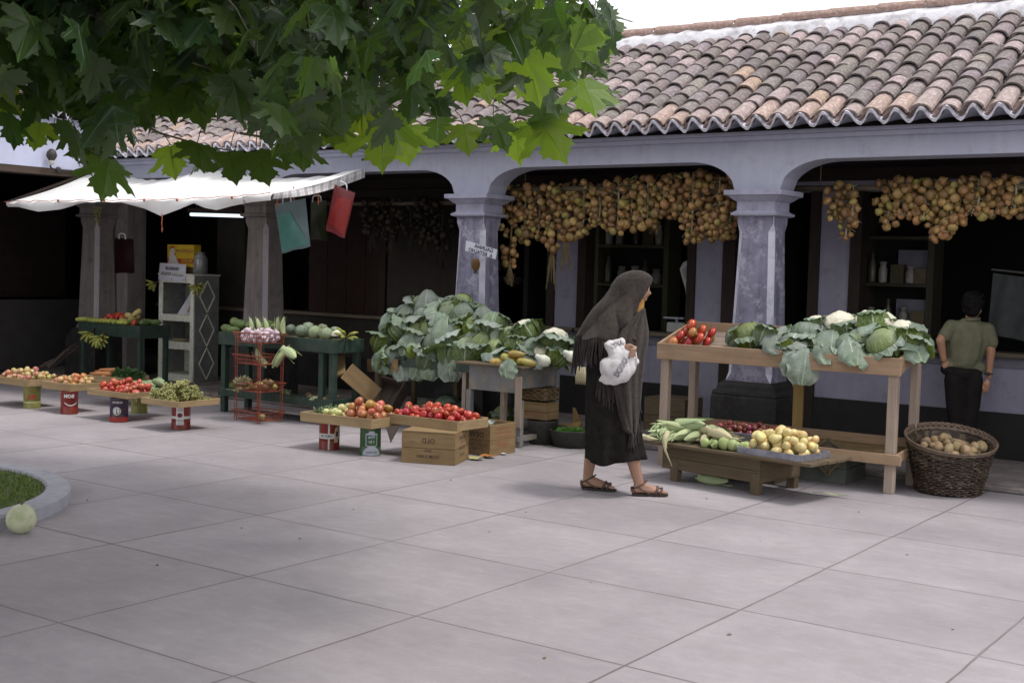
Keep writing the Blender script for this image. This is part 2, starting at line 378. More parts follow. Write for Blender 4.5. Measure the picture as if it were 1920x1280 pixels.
m_green = M('dark_green_paint', (.018, .040, .030), (.028, .052, .040), 7, .55, .006, 40, c3=(.055, .065, .05), s3=12, amt3=.6)
m_bench = M('worn_grey_green_paint', (.20, .20, .21), (.15, .155, .14), 5, .7, .006, 40, c3=(.27, .22, .16), s3=9, amt3=.7)
m_shelf = M('chipped_cream_paint', (.76, .77, .67), (.68, .69, .60), 8, .6, .006, 30, c3=(.25, .22, .16), s3=30, amt3=.3)
m_shelfd = M('grey_diamond_panel', (.27, .28, .28), (.22, .23, .22), 6, .7, .006, 30, c3=(.16, .16, .14), s3=14)
m_zinc = M('dull_zinc', (.34, .34, .40), (.25, .25, .30), 9, .4, .004, 30, metal=.55, c3=(.15, .15, .17), s3=14)
m_bucket = M('dull_galvanised', (.075, .075, .065), (.05, .05, .044), 9, .6, .004, 30, metal=.3, c3=(.11, .105, .09), s3=10)
m_rust = M('rusty_red_wire', (.30, .07, .035), (.19, .05, .03), 30, .6)
m_iron = M('dark_iron', (.05, .045, .04), (.03, .028, .025), 20, .6)
m_cord = M('orange_cord', (.45, .15, .07), (.34, .10, .05), 20, .7)
m_ink = M('faded_black_ink', (.035, .025, .02), (.08, .055, .035), 40, .9)
m_inkr = M('faded_red_ink', (.33, .09, .05), (.30, .13, .08), 40, .9)
m_sign = M('white_card', (.60, .61, .70), (.54, .55, .63), 5, .8)
m_paper = M('white_paper', (.62, .63, .68), (.55, .56, .60), 6, .85)
m_string = M('jute_string', (.25, .19, .10), (.18, .13, .07), 40, .9)
def flatcol(name, c, rough=.55): return M(name, c, tuple(x * .85 for x in c), 12, rough)

# ------------------------------------------------------------------ ground
mb = MB(); mb.face([0, 1, 2, 3], [(0, 0)] * 4); mb.v = [Vector(p) for p in ((-160, -160, 0), (160, -160, 0), (160, 160, 0), (-160, 160, 0))]
struct(mb.build('ground', m_plaza))
STEP_Y, WALK_Z = 9.29, .045
mb = MB(); mb.box(-20, 3.2, STEP_Y, 13.6, .002, WALK_Z); struct(mb.build('walkway', m_walk, bevel=.008))
mb = MB(); rr = random.Random(31)

# planted round bed at the left with its kerb
BC = Vector((-7.4, 3.65, 0)); BR = 1.3
mb = MB(); n = 72
mb.lathe([(BR, 0), (BR, .07), (BR - .015, .085), (BR - .135, .085), (BR - .15, .07), (BR - .15, .02)], n, BC)
struct(mb.build('kerb', m_kerb, smooth=False))
mb = MB(); mb.lathe([(.001, .085), (.5, .082), (BR - .152, .062)], 40, BC); struct(mb.build('bed_soil', M('bed_soil', (.07, .10, .025), (.05, .07, .018), 20, .9)))
mb = MB()
for i in range(13000):
    a = rr.random() * 2 * PI; r = math.sqrt(rr.random()) * (BR - .16); p = BC + Vector((math.cos(a) * r, math.sin(a) * r, .07))
    h = rr.uniform(.012, .03); b = rr.random() * 2 * PI; w = .004; l = Vector((rr.uniform(-.02, .02), rr.uniform(-.02, .02), h)); x = Vector((math.cos(b) * w, math.sin(b) * w, 0)); k = len(mb.v)
    g = rr.uniform(.6, 1.15); mb.v += [p - x, p + x, p + l]; mb.face((k, k + 1, k + 2), None, 0, (g * rr.uniform(.8, 1.25), g, g * .8, 1))
struct(mb.build('grass', m_grass), 'stuff')

# ------------------------------------------------------------------ the arcade building
VF, VB, VW = 9.5, 9.78, 10.75           # arcade front, arcade back, shop wall
CX = [-4.31 - 2.93 * k for k in range(-2, 4)]   # column axes
CX = sorted(CX)                          # -13.1 .. 1.55
E_Z = 2.68
bld = thing('market_building', 'long white market arcade with arches on square columns under an old clay tile roof', 'building', (0, 0, 0))
X0, X1 = -13.35, 2.0
def arch_z(x):
    z = 2.44
    for c in CX:
        d = abs(x - c)
        if d < .2: return 2.2
        if d < .62: t = (d - .2) / .42; z = min(z, 2.2 + .24 * math.sqrt(max(0, 1 - (1 - t) ** 2)))
    return z
mb = MB(); xs = []
x = X0
while x < X1: xs.append(x); x += .035
for c in CX: xs += [c - .2, c + .2, c - .2001, c + .2001]
xs = sorted(set([q for q in xs if X0 <= q <= X1] + [X1]))
for a, b2 in zip(xs[:-1], xs[1:]):
    mid = (a + b2) / 2; za, zb = arch_z(a + 1e-5), arch_z(b2 - 1e-5); k = len(mb.v)
    for yy in (VF, VB): mb.v += [Vector((a, yy, za)), Vector((b2, yy, zb)), Vector((b2, yy, E_Z + .02)), Vector((a, yy, E_Z + .02))]
    mb.face((k, k + 1, k + 2, k + 3)); mb.face((k + 5, k + 4, k + 7, k + 6)); mb.face((k + 1, k, k + 4, k + 5))
mb.build('arcade_wall', m_white, bld)
mb = MB(); mb.box(X0, X1, VF - .045, VF - .002, 2.60, 2.635); mb.box(X0, X1, VF - .09, VF - .002, 2.637, 2.665); mb.build('eave_moulding', m_white, bld)
def column(c, dirty=False):
    mb = MB(); s = MB()
    cen = Vector((c, (VF + VB) / 2, 0)); prof = [(.63, .200), (.70, .194), (1.1, .182), (1.6, .166), (1.86, .158), (1.93, .160), (1.99, .162)]
    ring = []
    for z, h in prof:
        ch = .042 if .65 < z < 1.9 else .004
        hy = h * .86; pts = [(-h + ch, -hy), (h - ch, -hy), (h, -hy + ch), (h, hy - ch), (h - ch, hy), (-h + ch, hy), (-h, hy - ch), (-h, -hy + ch)]
        ring.append(len(mb.v)); mb.v += [cen + Vector((x, y, z)) for x, y in pts]
    for a, b2 in zip(ring[:-1], ring[1:]):
        for k in range(8): k2 = (k + 1) % 8; mb.face((a + k, a + k2, b2 + k2, b2 + k), None, 1 if k % 2 else 0)
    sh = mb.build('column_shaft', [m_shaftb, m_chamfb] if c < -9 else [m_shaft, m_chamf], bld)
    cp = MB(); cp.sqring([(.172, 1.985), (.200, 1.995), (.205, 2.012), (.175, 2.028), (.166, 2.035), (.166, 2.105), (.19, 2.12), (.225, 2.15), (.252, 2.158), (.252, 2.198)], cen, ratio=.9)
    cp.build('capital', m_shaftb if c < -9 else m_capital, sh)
    pl = MB(); pl.sqring([(.295, WALK_Z - .01), (.290, .50), (.283, .515), (.287, .53), (.278, .55), (.255, .565), (.25, .60), (.222, .62), (.212, .632)], cen, ratio=.88)
    pl.build('plinth', m_plinth, sh, bevel=.006)
m_capital = mk_wash('capital_plaster', (.33, .33, .43), (.40, .40, .50), (.14, .13, .15), .6, .35)
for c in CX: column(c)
# corner pier behind the leftmost column
mb = MB(); mb.box(-13.45, -12.72, VB + .01, VB + .28, WALK_Z, 2.44); mb.build('corner_pier', m_shaftb, bld)

# roof: barrel tiles
SL = rad(30); RY, RZ = 9.30, E_Z + .015; sc_, ss_ = math.cos(SL), math.sin(SL)
def rp(x, s, h): return Vector((x, RY + s * sc_ - h * ss_, RZ + s * ss_ + h * sc_))
PIT, SLEN = .186, 2.06
m_tile = M('weathered_clay_tile', (.25, .205, .188), (.20, .165, .16), 14, .85, .01, 60, c3=(.45, .40, .39), s3=34, amt3=.5, tint=True, world=True)
rt = random.Random(3)
def tilecol(row):
    t = rt.random()
    if row == 0: return (1.4, 1.25, 1.16, 1) if t < .6 else (1.3, 1.25, 1.25, 1)
    if t < .035: return (1.35, 1.18, .98, 1)
    if t < .2: return (1.25, 1.2, 1.27, 1)
    g = rt.uniform(.58, .92); return (g * 1.0, g * rt.uniform(.97, 1.06), g * rt.uniform(.98, 1.12), 1)
tl = MB()
ncol = int((X1 - (-12.9)) / PIT)
for i in range(ncol):
    x = X1 - PIT * (i + .5); off = rt.uniform(-.1, .1); s = 0.0; row = 0
    while s < SLEN:
        expo = rt.uniform(.14, .25) if row else .25 + off
        L = min(expo + .1, SLEN + .03 - s); col = tilecol(row); jx = rt.uniform(-.007, .007); jr = rt.uniform(-.012, .012); jh = rt.uniform(-.006, .008); dr = rt.uniform(.94, 1.05)
        b = len(tl.v); nseg = 8
        for t in (0, .5, 1):
            r = (.083 - .012 * t) * dr; h0 = .052 + jh + .02 * (1 - t)
            for k in range(nseg + 1):
                a = PI * k / nseg; tl.v.append(rp(x + jx + jr * t - r * math.cos(a), s + L * t, h0 - .03 + r * .80 * math.sin(a) + .0))
        for q in range(2):
            for k in range(nseg): p = b + q * (nseg + 1) + k; tl.face((p + 1, p, p + nseg + 1, p + nseg + 2), None, 0, col)
        b2 = len(tl.v); r = (.083) * dr - .017
        for k in range(nseg + 1):
            a = PI * k / nseg; tl.v.append(rp(x + jx - r * math.cos(a), s, .052 + jh + .02 - .03 + r * .80 * math.sin(a)))
        for k in range(nseg): tl.face((b + k, b + k + 1, b2 + k + 1, b2 + k), None, 0, tuple(q * .8 for q in col[:3]) + (1,))
        s += expo; row += 1
    # channel tiles between the covers
    xc = x - PIT / 2; s = 0.0; row = 0
    while s < SLEN:
        expo = .30 + rt.uniform(-.03, .03); L = min(expo + .05, SLEN - s + .02); g = rt.uniform(.45, .75); col = (g * (1.2 if row == 0 else 1), g * 1.0, g * .98, 1); b = len(tl.v)
        for t in (0, 1):
            for k in range(5):
                a = PI * k / 4; tl.v.append(rp(xc + .075 * math.cos(a), s + L * t, .02 + .014 * (1 - t) - .05 * math.sin(a) + .02))
        for k in range(4): p = b + k; tl.face((p, p + 1, p + 6, p + 5), None, 0, col)
        s += expo; row += 1
roof = MB()
for k in range(1):
    q = len(roof.v); roof.v += [rp(-13.2, 0, -.045), rp(X1, 0, -.045), rp(X1, SLEN, -.045), rp(-13.2, SLEN, -.045)]; roof.face((q, q + 1, q + 2, q + 3)); roof.face((q + 3, q + 2, q + 1, q))
    e = rp(X1, SLEN, -.045); q = len(roof.v); roof.v += [Vector((-13.2, e.y, e.z)), Vector((X1, e.y, e.z)), Vector((X1, e.y + 2.6, e.z - 1.1)), Vector((-13.2, e.y + 2.6, e.z - 1.1))]; roof.face((q, q + 1, q + 2, q + 3))
ro = roof.build('roof', m_dwood, bld)
tl.build('clay_tiles', m_tile, ro)
# wavy white mortar lip under the first row
mb = MB(); ns = ncol * 16; prev = None
for i in range(ns + 1):
    x = X1 - PIT * i / 16; ph = (i / 16) % 1.0
    d = (ph - .5) * 2; h = .034 + .058 * math.cos(d * PI * .98) * (1 if abs(d) < .5 else .72) + rt.uniform(-.003, .003)
    th = .021; b = len(mb.v); mb.v += [rp(x, -.016, h - th), rp(x, -.016, h + .004), rp(x, .03, h + .004), rp(x, .012, h - th)]
    if prev is not None:
        for k in range(4): k2 = (k + 1) % 4; mb.face((prev + k, b + k, b + k2, prev + k2))
    prev = b
fill = MB(); pf = None
for i in range(ns + 1):
    x = X1 - PIT * i / 16; d = ((i / 16) % 1.0 - .5) * 2; h = .03 + .05 * math.cos(d * PI * .98); b = len(fill.v); fill.v += [rp(x, .022, h), Vector((x, VF - .03, E_Z - .01))]
    if pf is not None: fill.face((pf, b, b + 1, pf + 1))
    pf = b
fill.build('eave_filling', m_white, ro)
mb.build('eave_mortar', M('eave_white_mortar', (.70, .69, .77), (.58, .57, .65), 30, .9, .006, 60, c3=(.16, .14, .13), s3=26), ro)
# ridge: white mortar bed with a line of clay caps
mb = MB(); prev = None
for i in range(161):
    x = -13.2 + (X1 + 13.2) * i / 160; b = len(mb.v); j = lambda: rt.uniform(-.012, .012)
    mb.v += [rp(x, SLEN - .10 + j(), .035), rp(x, SLEN - .03 + j(), .125 + j()), rp(x, SLEN + .13, .15 + j()), rp(x, SLEN + .30, .02)]
    if prev is not None:
        for k in range(3): mb.face((prev + k, b + k, b + k + 1, prev + k + 1))
    prev = b
mb.build('ridge_mortar', M('ridge_white_mortar', (.72, .71, .74), (.62, .61, .65), 9, .9, .02, 20, c3=(.30, .28, .28), s3=8, amt3=.5, world=True), ro, smooth=True)
mb = MB(); x = -13.1
while x < X1 - .3:
    L = rt.uniform(.40, .46); y0 = rt.uniform(-.006, .006); mb.grid(lambda u, v: rp(x + u * L, SLEN + .12 + (.075 - .01 * u) * -math.cos(PI * v), .145 + y0 + .05 * math.sin(PI * v) - .008 * u), 2, 6, col=(1.15, .95, .85, 1)); x += L + rt.uniform(.0, .02)
mb.build('ridge_cap', m_tile, ro, smooth=True)
# arcade ceiling and tie beam
mb = MB(); mb.box(X0, X1, VB + .005, VW, 2.47, 2.50); mb.build('arcade_ceiling', m_dwood, bld)
mb = MB(); mb.box(X0, X1, VW - .12, VW - .001, 2.36, 2.465); mb.build('ceiling_beam', m_dwood, bld)

# shop wall
def wallseg(x0, x1, mats=(m_inwall,)):
    mb = MB(); mb.box(x0, x1, VW, VW + .18, .43, .80); mb.build('counter_wall', mats[0], bld)
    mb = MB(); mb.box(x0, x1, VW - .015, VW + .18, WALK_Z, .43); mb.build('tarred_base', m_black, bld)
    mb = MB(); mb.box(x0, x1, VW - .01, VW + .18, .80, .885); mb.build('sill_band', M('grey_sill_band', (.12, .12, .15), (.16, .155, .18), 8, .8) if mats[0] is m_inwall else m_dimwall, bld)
    mb = MB(); mb.box(x0 - .02, x1 + .02, VW - .06, VW + .25, .887, .925); mb.build('counter_sill', m_sill, bld, bevel=.006)
wallseg(-6.8, -5.46); wallseg(-4.24, 2.0); wallseg(-9.0, -6.8)
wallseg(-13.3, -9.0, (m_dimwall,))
def post(x0, x1, z0=.926, z1=2.27, m=m_inwall):
    mb = MB(); mb.box(x0, x1, VW + .001, VW + .18, z0, z1); mb.build('wall_pier', m, bld)
for x0, x1 in ((-7.07, -6.80), (-5.47, -5.19), (-4.24, -3.965), (-1.6, -1.3), (.6, .9)): post(x0, x1, WALK_Z if x0 in (-5.47,) else .926)
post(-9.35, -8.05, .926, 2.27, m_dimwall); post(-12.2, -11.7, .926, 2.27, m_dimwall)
mb = MB(); mb.box(-7.3, X1, VW + .002, VW + .18, 2.27, 2.5); mb.build('lintel_wall', m_inwall, bld); mb = MB(); mb.box(X0, -7.301, VW + .002, VW + .18, 2.27, 2.5); mb.build('lintel_wall', m_dimwall, bld)  # left stretch of the lintel gets the wall colour with shade painted in
# dark door and shutter jambs beside the piers
def jamb(x0, x1, z0=.926, z1=2.27, m=m_dwood, y=.02):
    mb = MB(); mb.box(x0, x1, VW - y, VW + .16, z0, z1); mb.build('door_jamb', m, bld, bevel=.004)
for x0, x1 in ((-6.797, -6.70), (-5.56, -5.473), (-5.188, -5.06), (-3.962, -3.86), (-7.17, -7.073), (-4.34, -4.243)): jamb(x0, x1, WALK_Z if -5.2 < x0 < -4.2 else .926)
for x0 in (-8.03, -9.47): jamb(x0, x0 + .1)
# the dark shop behind: walls, floor, ceiling
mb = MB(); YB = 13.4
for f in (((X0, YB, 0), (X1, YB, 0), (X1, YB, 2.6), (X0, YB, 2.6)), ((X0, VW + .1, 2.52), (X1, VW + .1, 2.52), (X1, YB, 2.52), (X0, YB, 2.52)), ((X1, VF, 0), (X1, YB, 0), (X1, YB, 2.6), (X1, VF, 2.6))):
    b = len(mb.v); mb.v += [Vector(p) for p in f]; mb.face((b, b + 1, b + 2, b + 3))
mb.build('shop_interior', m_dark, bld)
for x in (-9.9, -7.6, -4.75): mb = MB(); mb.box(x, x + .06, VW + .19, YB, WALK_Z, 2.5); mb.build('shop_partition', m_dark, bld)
# wooden door leaf in the dim left bay
mb = MB()
for k in range(4): mb.box(-10.6 + k * .30, -10.6 + k * .30 + .29, VW + .02, VW + .06, .93, 2.26)
mb.box(-10.6, -9.42, VW + .0, VW + .019, 1.5, 1.56); mb.build('shutter_door', WOOD('maroon_brown_door', (.028, .010, .008), (.02, .008, .007), damt=.2), bld)
# left wing, standing forward at right angles
WU = -12.85
wing = thing('market_wing', 'white side wing of the market above the awning at the left edge', 'building', (0, 0, 0))
mb = MB(); mb.box(WU - .3, WU, 3.0, VF - .002, 2.52, 3.11); mb.build('upper_wall', m_wing, wing)
mb = MB(); mb.box(WU - .30, WU - .004, 3.0, VF - .004, 2.44, 2.518); mb.build('lintel_beam', m_beam, wing)
mb = MB(); mb.box(-17, -16.8, 3.0, 13.4, 0, 3); mb.box(-17, WU - .31, 3.0, 3.2, 0, 3); mb.box(-17, WU - .31, 3.0, 13.4, 3.0, 3.05); mb.box(-17, X0, 13.2, 13.4, 0, 3); mb.build('inner_wall', m_dark, wing)
mb = MB(); mb.box(-14.6, -14.4, 7.0, 10.4, WALK_Z, .93); mb.build('counter_wall', M('dim_counter', (.05, .046, .046), (.04, .036, .037), 5, .9), wing)
mb = MB(); mb.box(-15.0, -14.85, 7.2, 10.4, .95, 2.2); mb.build('cupboard_front', m_dwood, wing)
mb = MB()
for y in (3.3, 6.2): mb.box(WU - .3, WU - .02, y, y + .28, 0, 2.44)
mb.build('wing_pillar', m_inwall, wing)
wr = MB(); wl = MB()
def wp(y, s, h): return Vector((WU + .12 - s * sc_ + h * ss_, y, 3.12 + s * ss_ + h * sc_))
q = 0; wr.v += [wp(3, 0, -.03), wp(VF + .2, 0, -.03), wp(VF + .2, 2.4, -.03), wp(3, 2.4, -.03)]; wr.face((0, 1, 2, 3)); wr.face((3, 2, 1, 0))
wro = wr.build('roof', m_dwood, wing); prev = None
for i in range(34):
    y = 3.1 + PIT * i; s = 0
    while s < 2.3:
        ex = rt.uniform(.24, .33); col = tilecol(1 if s else 0); wl.grid(lambda u, v: wp(y + (.083 - .01 * v) * -math.cos(PI * u), s + v * (ex + .08), .03 + .065 * math.sin(PI * u) + .02 * (1 - v)), 6, 1, col=col); s += ex
wl.build('clay_tiles', m_tile, wro)
mb = MB()
for i in range(34 * 12 + 1):
    y = 3.0 + PIT * i / 12; h = .03 + .05 * math.cos(((i / 12) % 1 - .5) * 2 * PI); b = len(mb.v); mb.v += [wp(y, -.01, h - .018), wp(y, -.01, h), wp(y, .04, h)]
    if prev is not None: mb.face((prev, b, b + 1, prev + 1)); mb.face((prev + 1, b + 1, b + 2, prev + 2))
    prev = b
mb.build('eave_mortar', m_chamf, wro)
# wall lamp on the wing with its conduit
p = U(88, 297, WU)
lamp = thing('wall_lamp', 'small old wall lamp on a bent conduit on the blue white side wing', 'lamp', (WU, p.y, p.z))
mb = MB(); mb.lathe([(.001, -.03), (.03, -.028), (.05, .0), (.062, .03), (.05, .075), (.02, .105), (.001, .11)], 14, (.09, 0, .0)); mb.build('lamp_shade', m_iron, lamp, True)
mb = MB(); mb.ell((.09, 0, -.045), .035, .035, .04); mb.build('bulb', M('milky_bulb', (.55, .53, .48), rough=.3), lamp, True)
mb = MB(); mb.tube([(.09, 0, -.04), (.05, .01, -.09), (.02, .05, -.115), (.015, .12, -.12), (.015, .72, -.12)], .011, 6); mb.build('conduit', m_iron, lamp, True)
mb = MB(); mb.ell((.02, .14, -.12), .03, .035, .035); mb.build('junction_box', m_iron, lamp, True)
# ------------------------------------------------------------------ plane tree over the square
rl = random.Random(11)
def poly_in(px, py, P):
    ins = False; n = len(P)
    for i in range(n):
        x0, y0 = P[i]; x1, y1 = P[i - 1]
        if (y0 > py) != (y1 > py) and px < (x1 - x0) * (py - y0) / (y1 - y0) + x0: ins = not ins
    return ins
def lerp_poly(P, x):
    if x <= P[0][0]: return P[0][1]
    for (a, b), (c, d) in zip(P[:-1], P[1:]):
        if x <= c: return b + (d - b) * (x - a) / (c - a)
    return P[-1][1]
LEAF = [(0, 0), (.05, -.05), (.15, -.11), (.20, -.06), (.33, -.12), (.36, -.03), (.55, -.04), (.47, .05), (.49, .13), (.40, .17), (.34, .21), (.43, .28), (.45, .35), (.55, .40), (.66, .55), (.54, .53), (.47, .58), (.40, .52), (.30, .46), (.22, .44),
        (.24, .52), (.31, .58), (.27, .65), (.31, .74), (.20, .74), (.16, .84), (.08, .88), (0, 1.04)]
MID = [(0, .78), (0, .5), (0, .25)]
m_leaf, nt, b, out = newmat('plane_leaf')
uvn = N(nt, 'ShaderNodeUVMap', uv_map='UVMap'); sp = N(nt, 'ShaderNodeSeparateXYZ'); nt.links.new(uvn.outputs[0], sp.inputs[0])
ax_ = math_(nt, 'ABSOLUTE', sp.outputs[0]); vein = ax_
for ang in (46, 100):
    vein = math_(nt, 'MINIMUM', vein, math_(nt, 'ABSOLUTE', math_(nt, 'SUBTRACT', math_(nt, 'MULTIPLY', ax_, math.cos(rad(ang))), math_(nt, 'MULTIPLY', sp.outputs[1], math.sin(rad(ang))))))
mr = N(nt, 'ShaderNodeMapRange'); mr.inputs[1].default_value = .016; mr.inputs[2].default_value = .004; nt.links.new(vein, mr.inputs[0])
wv = math_(nt, 'SINE', math_(nt, 'MULTIPLY', math_(nt, 'SUBTRACT', sp.outputs[1], math_(nt, 'MULTIPLY', ax_, .8)), 46.0)); sv = N(nt, 'ShaderNodeMapRange'); sv.inputs[1].default_value = .9; sv.inputs[2].default_value = 1.0; nt.links.new(wv, sv.inputs[0])
at = N(nt, 'ShaderNodeAttribute', attribute_name='tint')
f, raw = noise_fac(nt, uvn.outputs[0], 5, 5)
base = mix(nt, f, (.014, .027, .017), (.022, .038, .020)); base = mix(nt, math_(nt, 'MULTIPLY', mr.outputs[0], .5), base, (.10, .14, .07)); base = mix(nt, math_(nt, 'MULTIPLY', sv.outputs[0], .15), base, (.07, .11, .05))
base = mix(nt, 1.0, base, at.outputs['Color'], 'MULTIPLY')
geo = N(nt, 'ShaderNodeNewGeometry'); base2 = mix(nt, geo.outputs['Backfacing'], base, mix(nt, .5, base, (.07, .095, .05)))
nt.links.new(base2, b.inputs['Base Color']); b.inputs['Roughness'].default_value = .45; b.inputs['Specular IOR Level'].default_value = .32
bump(nt, b, math_(nt, 'ADD', math_(nt, 'MULTIPLY', raw, .6), mr.outputs[0]), .004, .4)
tr = N(nt, 'ShaderNodeBsdfTranslucent'); tcn = mix(nt, math_(nt, 'MULTIPLY', mr.outputs[0], .6), (.17, .31, .035), (.08, .15, .02)); tcn = mix(nt, 1.0, tcn, at.outputs['Color'], 'MULTIPLY'); nt.links.new(tcn, tr.inputs[0])
ms = N(nt, 'ShaderNodeMixShader'); ms.inputs[0].default_value = .30; nt.links.new(b.outputs[0], ms.inputs[1]); nt.links.new(tr.outputs[0], ms.inputs[2]); nt.links.new(ms.outputs[0], out.inputs[0])
m_leaf2 = m_leaf.copy(); m_leaf2.name = 'backlit_plane_leaf'  # brighter, more translucent copy: backlight put into the leaf colour
for nd in m_leaf2.node_tree.nodes:
    if nd.type == 'MIX_SHADER': nd.inputs[0].default_value = .55
    if nd.type == 'MIX' and tuple(round(x, 2) for x in nd.inputs[6].default_value[:3]) == (.17, .31, .04): nd.inputs[6].default_value = (.33, .50, .05, 1); nd.inputs[7].default_value = (.2, .3, .03, 1)
m_bark = M('plane_bark', (.16, .14, .10), (.09, .08, .06), 7, .9, .02, 20, c3=(.28, .26, .18), s3=5)
m_twig = M('green_twig', (.10, .12, .05), (.07, .07, .035), 10, .7)

TRUNK = Vector((-7.4, 3.65, 0))
tree = thing('plane_tree', 'leafy plane tree whose low branches hang over the left of the square', 'tree', TRUNK)
crown = MB()
def leaf(mb, p, tip, nrm, L, tint, fold=.25, droop=.18, mi=0):
    y = tip.normalized(); z = (nrm - y * nrm.dot(y))
    if z.length < 1e-4: z = y.orthogonal()
    z.normalize(); x = y.cross(z); b = len(mb.v); n = len(LEAF)
    ph = rl.random() * 6
    def put(a, c):
        h = -fold * abs(a) - droop * c * c + .03 * math.sin(a * 9 + c * 7 + ph)
        mb.v.append(p + (x * a + y * c + z * h) * L)
    for a, c in LEAF: put(a, c)
    for a, c in MID: put(a, c)
    for a, c in LEAF[1:-1]: put(-a, c)
    uvR = [q for q in LEAF] + MID
    mb.face(list(range(b, b + n + 3)), uvR, mi, tint)
    o = b + n + 3; left = [b] + [o + i for i in range(n - 2)] + [b + n - 1] + [b + n, b + n + 1, b + n + 2]
    uvL = [LEAF[0]] + [(-a, c) for a, c in LEAF[1:-1]] + [LEAF[-1]] + MID
    mb.face(left[::-1], uvL[::-1], mi, tint)
LB = [(-600, 330), (0, 262), (45, 275), (90, 268), (130, 310), (165, 318), (180, 345), (205, 352), (225, 345), (245, 300), (290, 296), (325, 318), (350, 322), (385, 322), (440, 330), (480, 322), (505, 336), (540, 312), (570, 306), (610, 288), (650, 275), (700, 296), (725, 310), (760, 300), (795, 262), (830, 268), (870, 272), (905, 250), (960, 296), (985, 290), (1005, 262), (1060, 284), (1075, 230), (1120, 195), (1150, 190), (1158, 120), (1165, 60), (1180, 5), (1200, -60)]
HOLES = [[(280, 285), (280, 240), (300, 225), (340, 200), (352, 198), (380, 208), (440, 232), (478, 265), (470, 290), (395, 292), (340, 288)], [(180, 292), (200, 272), (255, 255), (262, 290)], [(80, 262), (82, 212), (115, 225), (125, 262)], [(735, 195), (740, 158), (775, 165), (785, 190)], [(770, 240), (780, 205), (818, 212), (812, 235)], [(895, 210), (885, 172), (975, 180), (985, 160), (1000, 150), (1005, 230), (965, 240), (930, 225)], [(1045, 140), (1130, 132), (1160, 165), (1100, 180), (1050, 175)], [(800, 272), (805, 240), (870, 248), (868, 270)]]
cnt = 0; tries = 0; spots = []; jit_ = [0]
def ok(px, py, m=0):
    if py > lerp_poly(LB, px) - m - jit_[0]: return False
    return not any(poly_in(px, py, h) for h in HOLES)
def proj(p):
    d = p - CAM; dd = d.dot(c_fwd); return 960 + F_PX * d.dot(i_right) / dd, 640 - F_PX * d.dot(i_up) / dd
while cnt < 2700 and tries < 130000:
    tries += 1
    jit_[0] = 75 * rl.random() ** 2; px = rl.uniform(-520, 1185); py = rl.uniform(-330, 345)
    dens = 1.0 if px < 560 else (.75 if px < 800 else .5)
    if px > 860 and py > 60: dens = .26
    if px > 1000 and py > 90: dens = .12
    if px > 1080 and py < 90: dens = .5
    if rl.random() > dens: continue
    dep = rl.uniform(4.0, 6.9) if px < 500 else rl.uniform(3.7, 6.4)
    L = rl.uniform(.12, .20) if px < 560 else rl.uniform(.10, .175)
    p = D(px, py, dep)
    if p.z < 1.75: continue
    a = rl.uniform(-1, 1) * 2.2; toward = (CAM - p); toward.z = 0; toward.normalize()
    hd = Matrix.Rotation(a, 3, 'Z') @ toward; ph = rad(rl.uniform(18, 62))
    tip = hd * math.sin(ph) - zax * math.cos(ph)
    q = p + tip * L; tx, ty = proj(q)
    side = tip.cross(zax).normalized() * L * .5; s1 = proj(p + tip * L * .45 + side); s2 = proj(p + tip * L * .45 - side); mp_ = proj(p + tip * L * .5)
    if not (ok(px, py, 6) and ok(tx, ty) and ok(*mp_) and ok(*s1) and ok(*s2)): continue
    nr = (zax - tip * zax.dot(tip)); nr = Matrix.Rotation(rl.uniform(-.7, .7), 3, tip) @ nr
    g = rl.uniform(.6, 1.2); w = rl.uniform(.85, 1.1)
    if rl.random() < .14: g *= 1.6; w *= 1.1
    tint = (g * w, g * 1.05, g * rl.uniform(.6, 1.15), 1)
    leaf(crown, p - TRUNK, tip, nr, L, tint, rl.uniform(.1, .35), rl.uniform(.05, .3), 1 if rl.random() < (.02 if px < 560 else (.12 if px < 800 else .32)) else 0); spots.append((p, L)); cnt += 1
# large clear leaves along the lower and right edges of the crown: (px, py of stalk, px, py of tip, depth)
EDGE = [(505, 10, 498, 112, 4.6), (590, 50, 600, 100, 4.9), (800, 28, 816, 106, 4.3), (745, 45, 738, 130, 4.5), (878, 110, 922, 182, 4.6), (1035, 94, 1082, 152, 5.0), (1060, 75, 1120, 100, 5.1), (1095, 150, 1118, 212, 5.0), (1100, 168, 1152, 190, 5.2), (320, 272, 324, 328, 5.3), (370, 268, 385, 318, 5.2), (205, 300, 197, 366, 5.6), (180, 270, 170, 318, 5.8), (720, 215, 713, 312, 5.0), (755, 240, 765, 300, 5.1), (925, 220, 955, 280, 5.2), (965, 232, 975, 304, 5.3), (1012, 225, 1060, 292, 5.2), (985, 90, 1008, 195, 4.7), (945, 45, 978, 118, 4.7), (955, 25, 1020, 78, 5.0), (880, 65, 900, 125, 4.9), (430, 285, 445, 338, 5.4), (480, 285, 505, 342, 5.3), (560, 262, 572, 314, 5.3), (75, 232, 62, 278, 5.8), (100, 240, 98, 262, 6.0), (1115, 20, 1165, 60, 5.4), (1070, 8, 1105, 45, 5.5), (870, 235, 880, 285, 5.2), (820, 225, 815, 272, 5.3), (635, 225, 655, 282, 5.2), (300, 140, 330, 225, 4.9), (355, 150, 385, 235, 5.0), (150, 50, 118, 118, 4.9), (265, 38, 240, 90, 5.0), (400, 40, 440, 118, 4.8), (935, 110, 935, 190, 5.0), (1030, 190, 1012, 246, 5.3), (1098, 118, 1140, 140, 5.4), (680, 165, 690, 250, 4.9), (610, 150, 640, 220, 4.8), (520, 150, 500, 235, 5.0)]
twigs = MB()
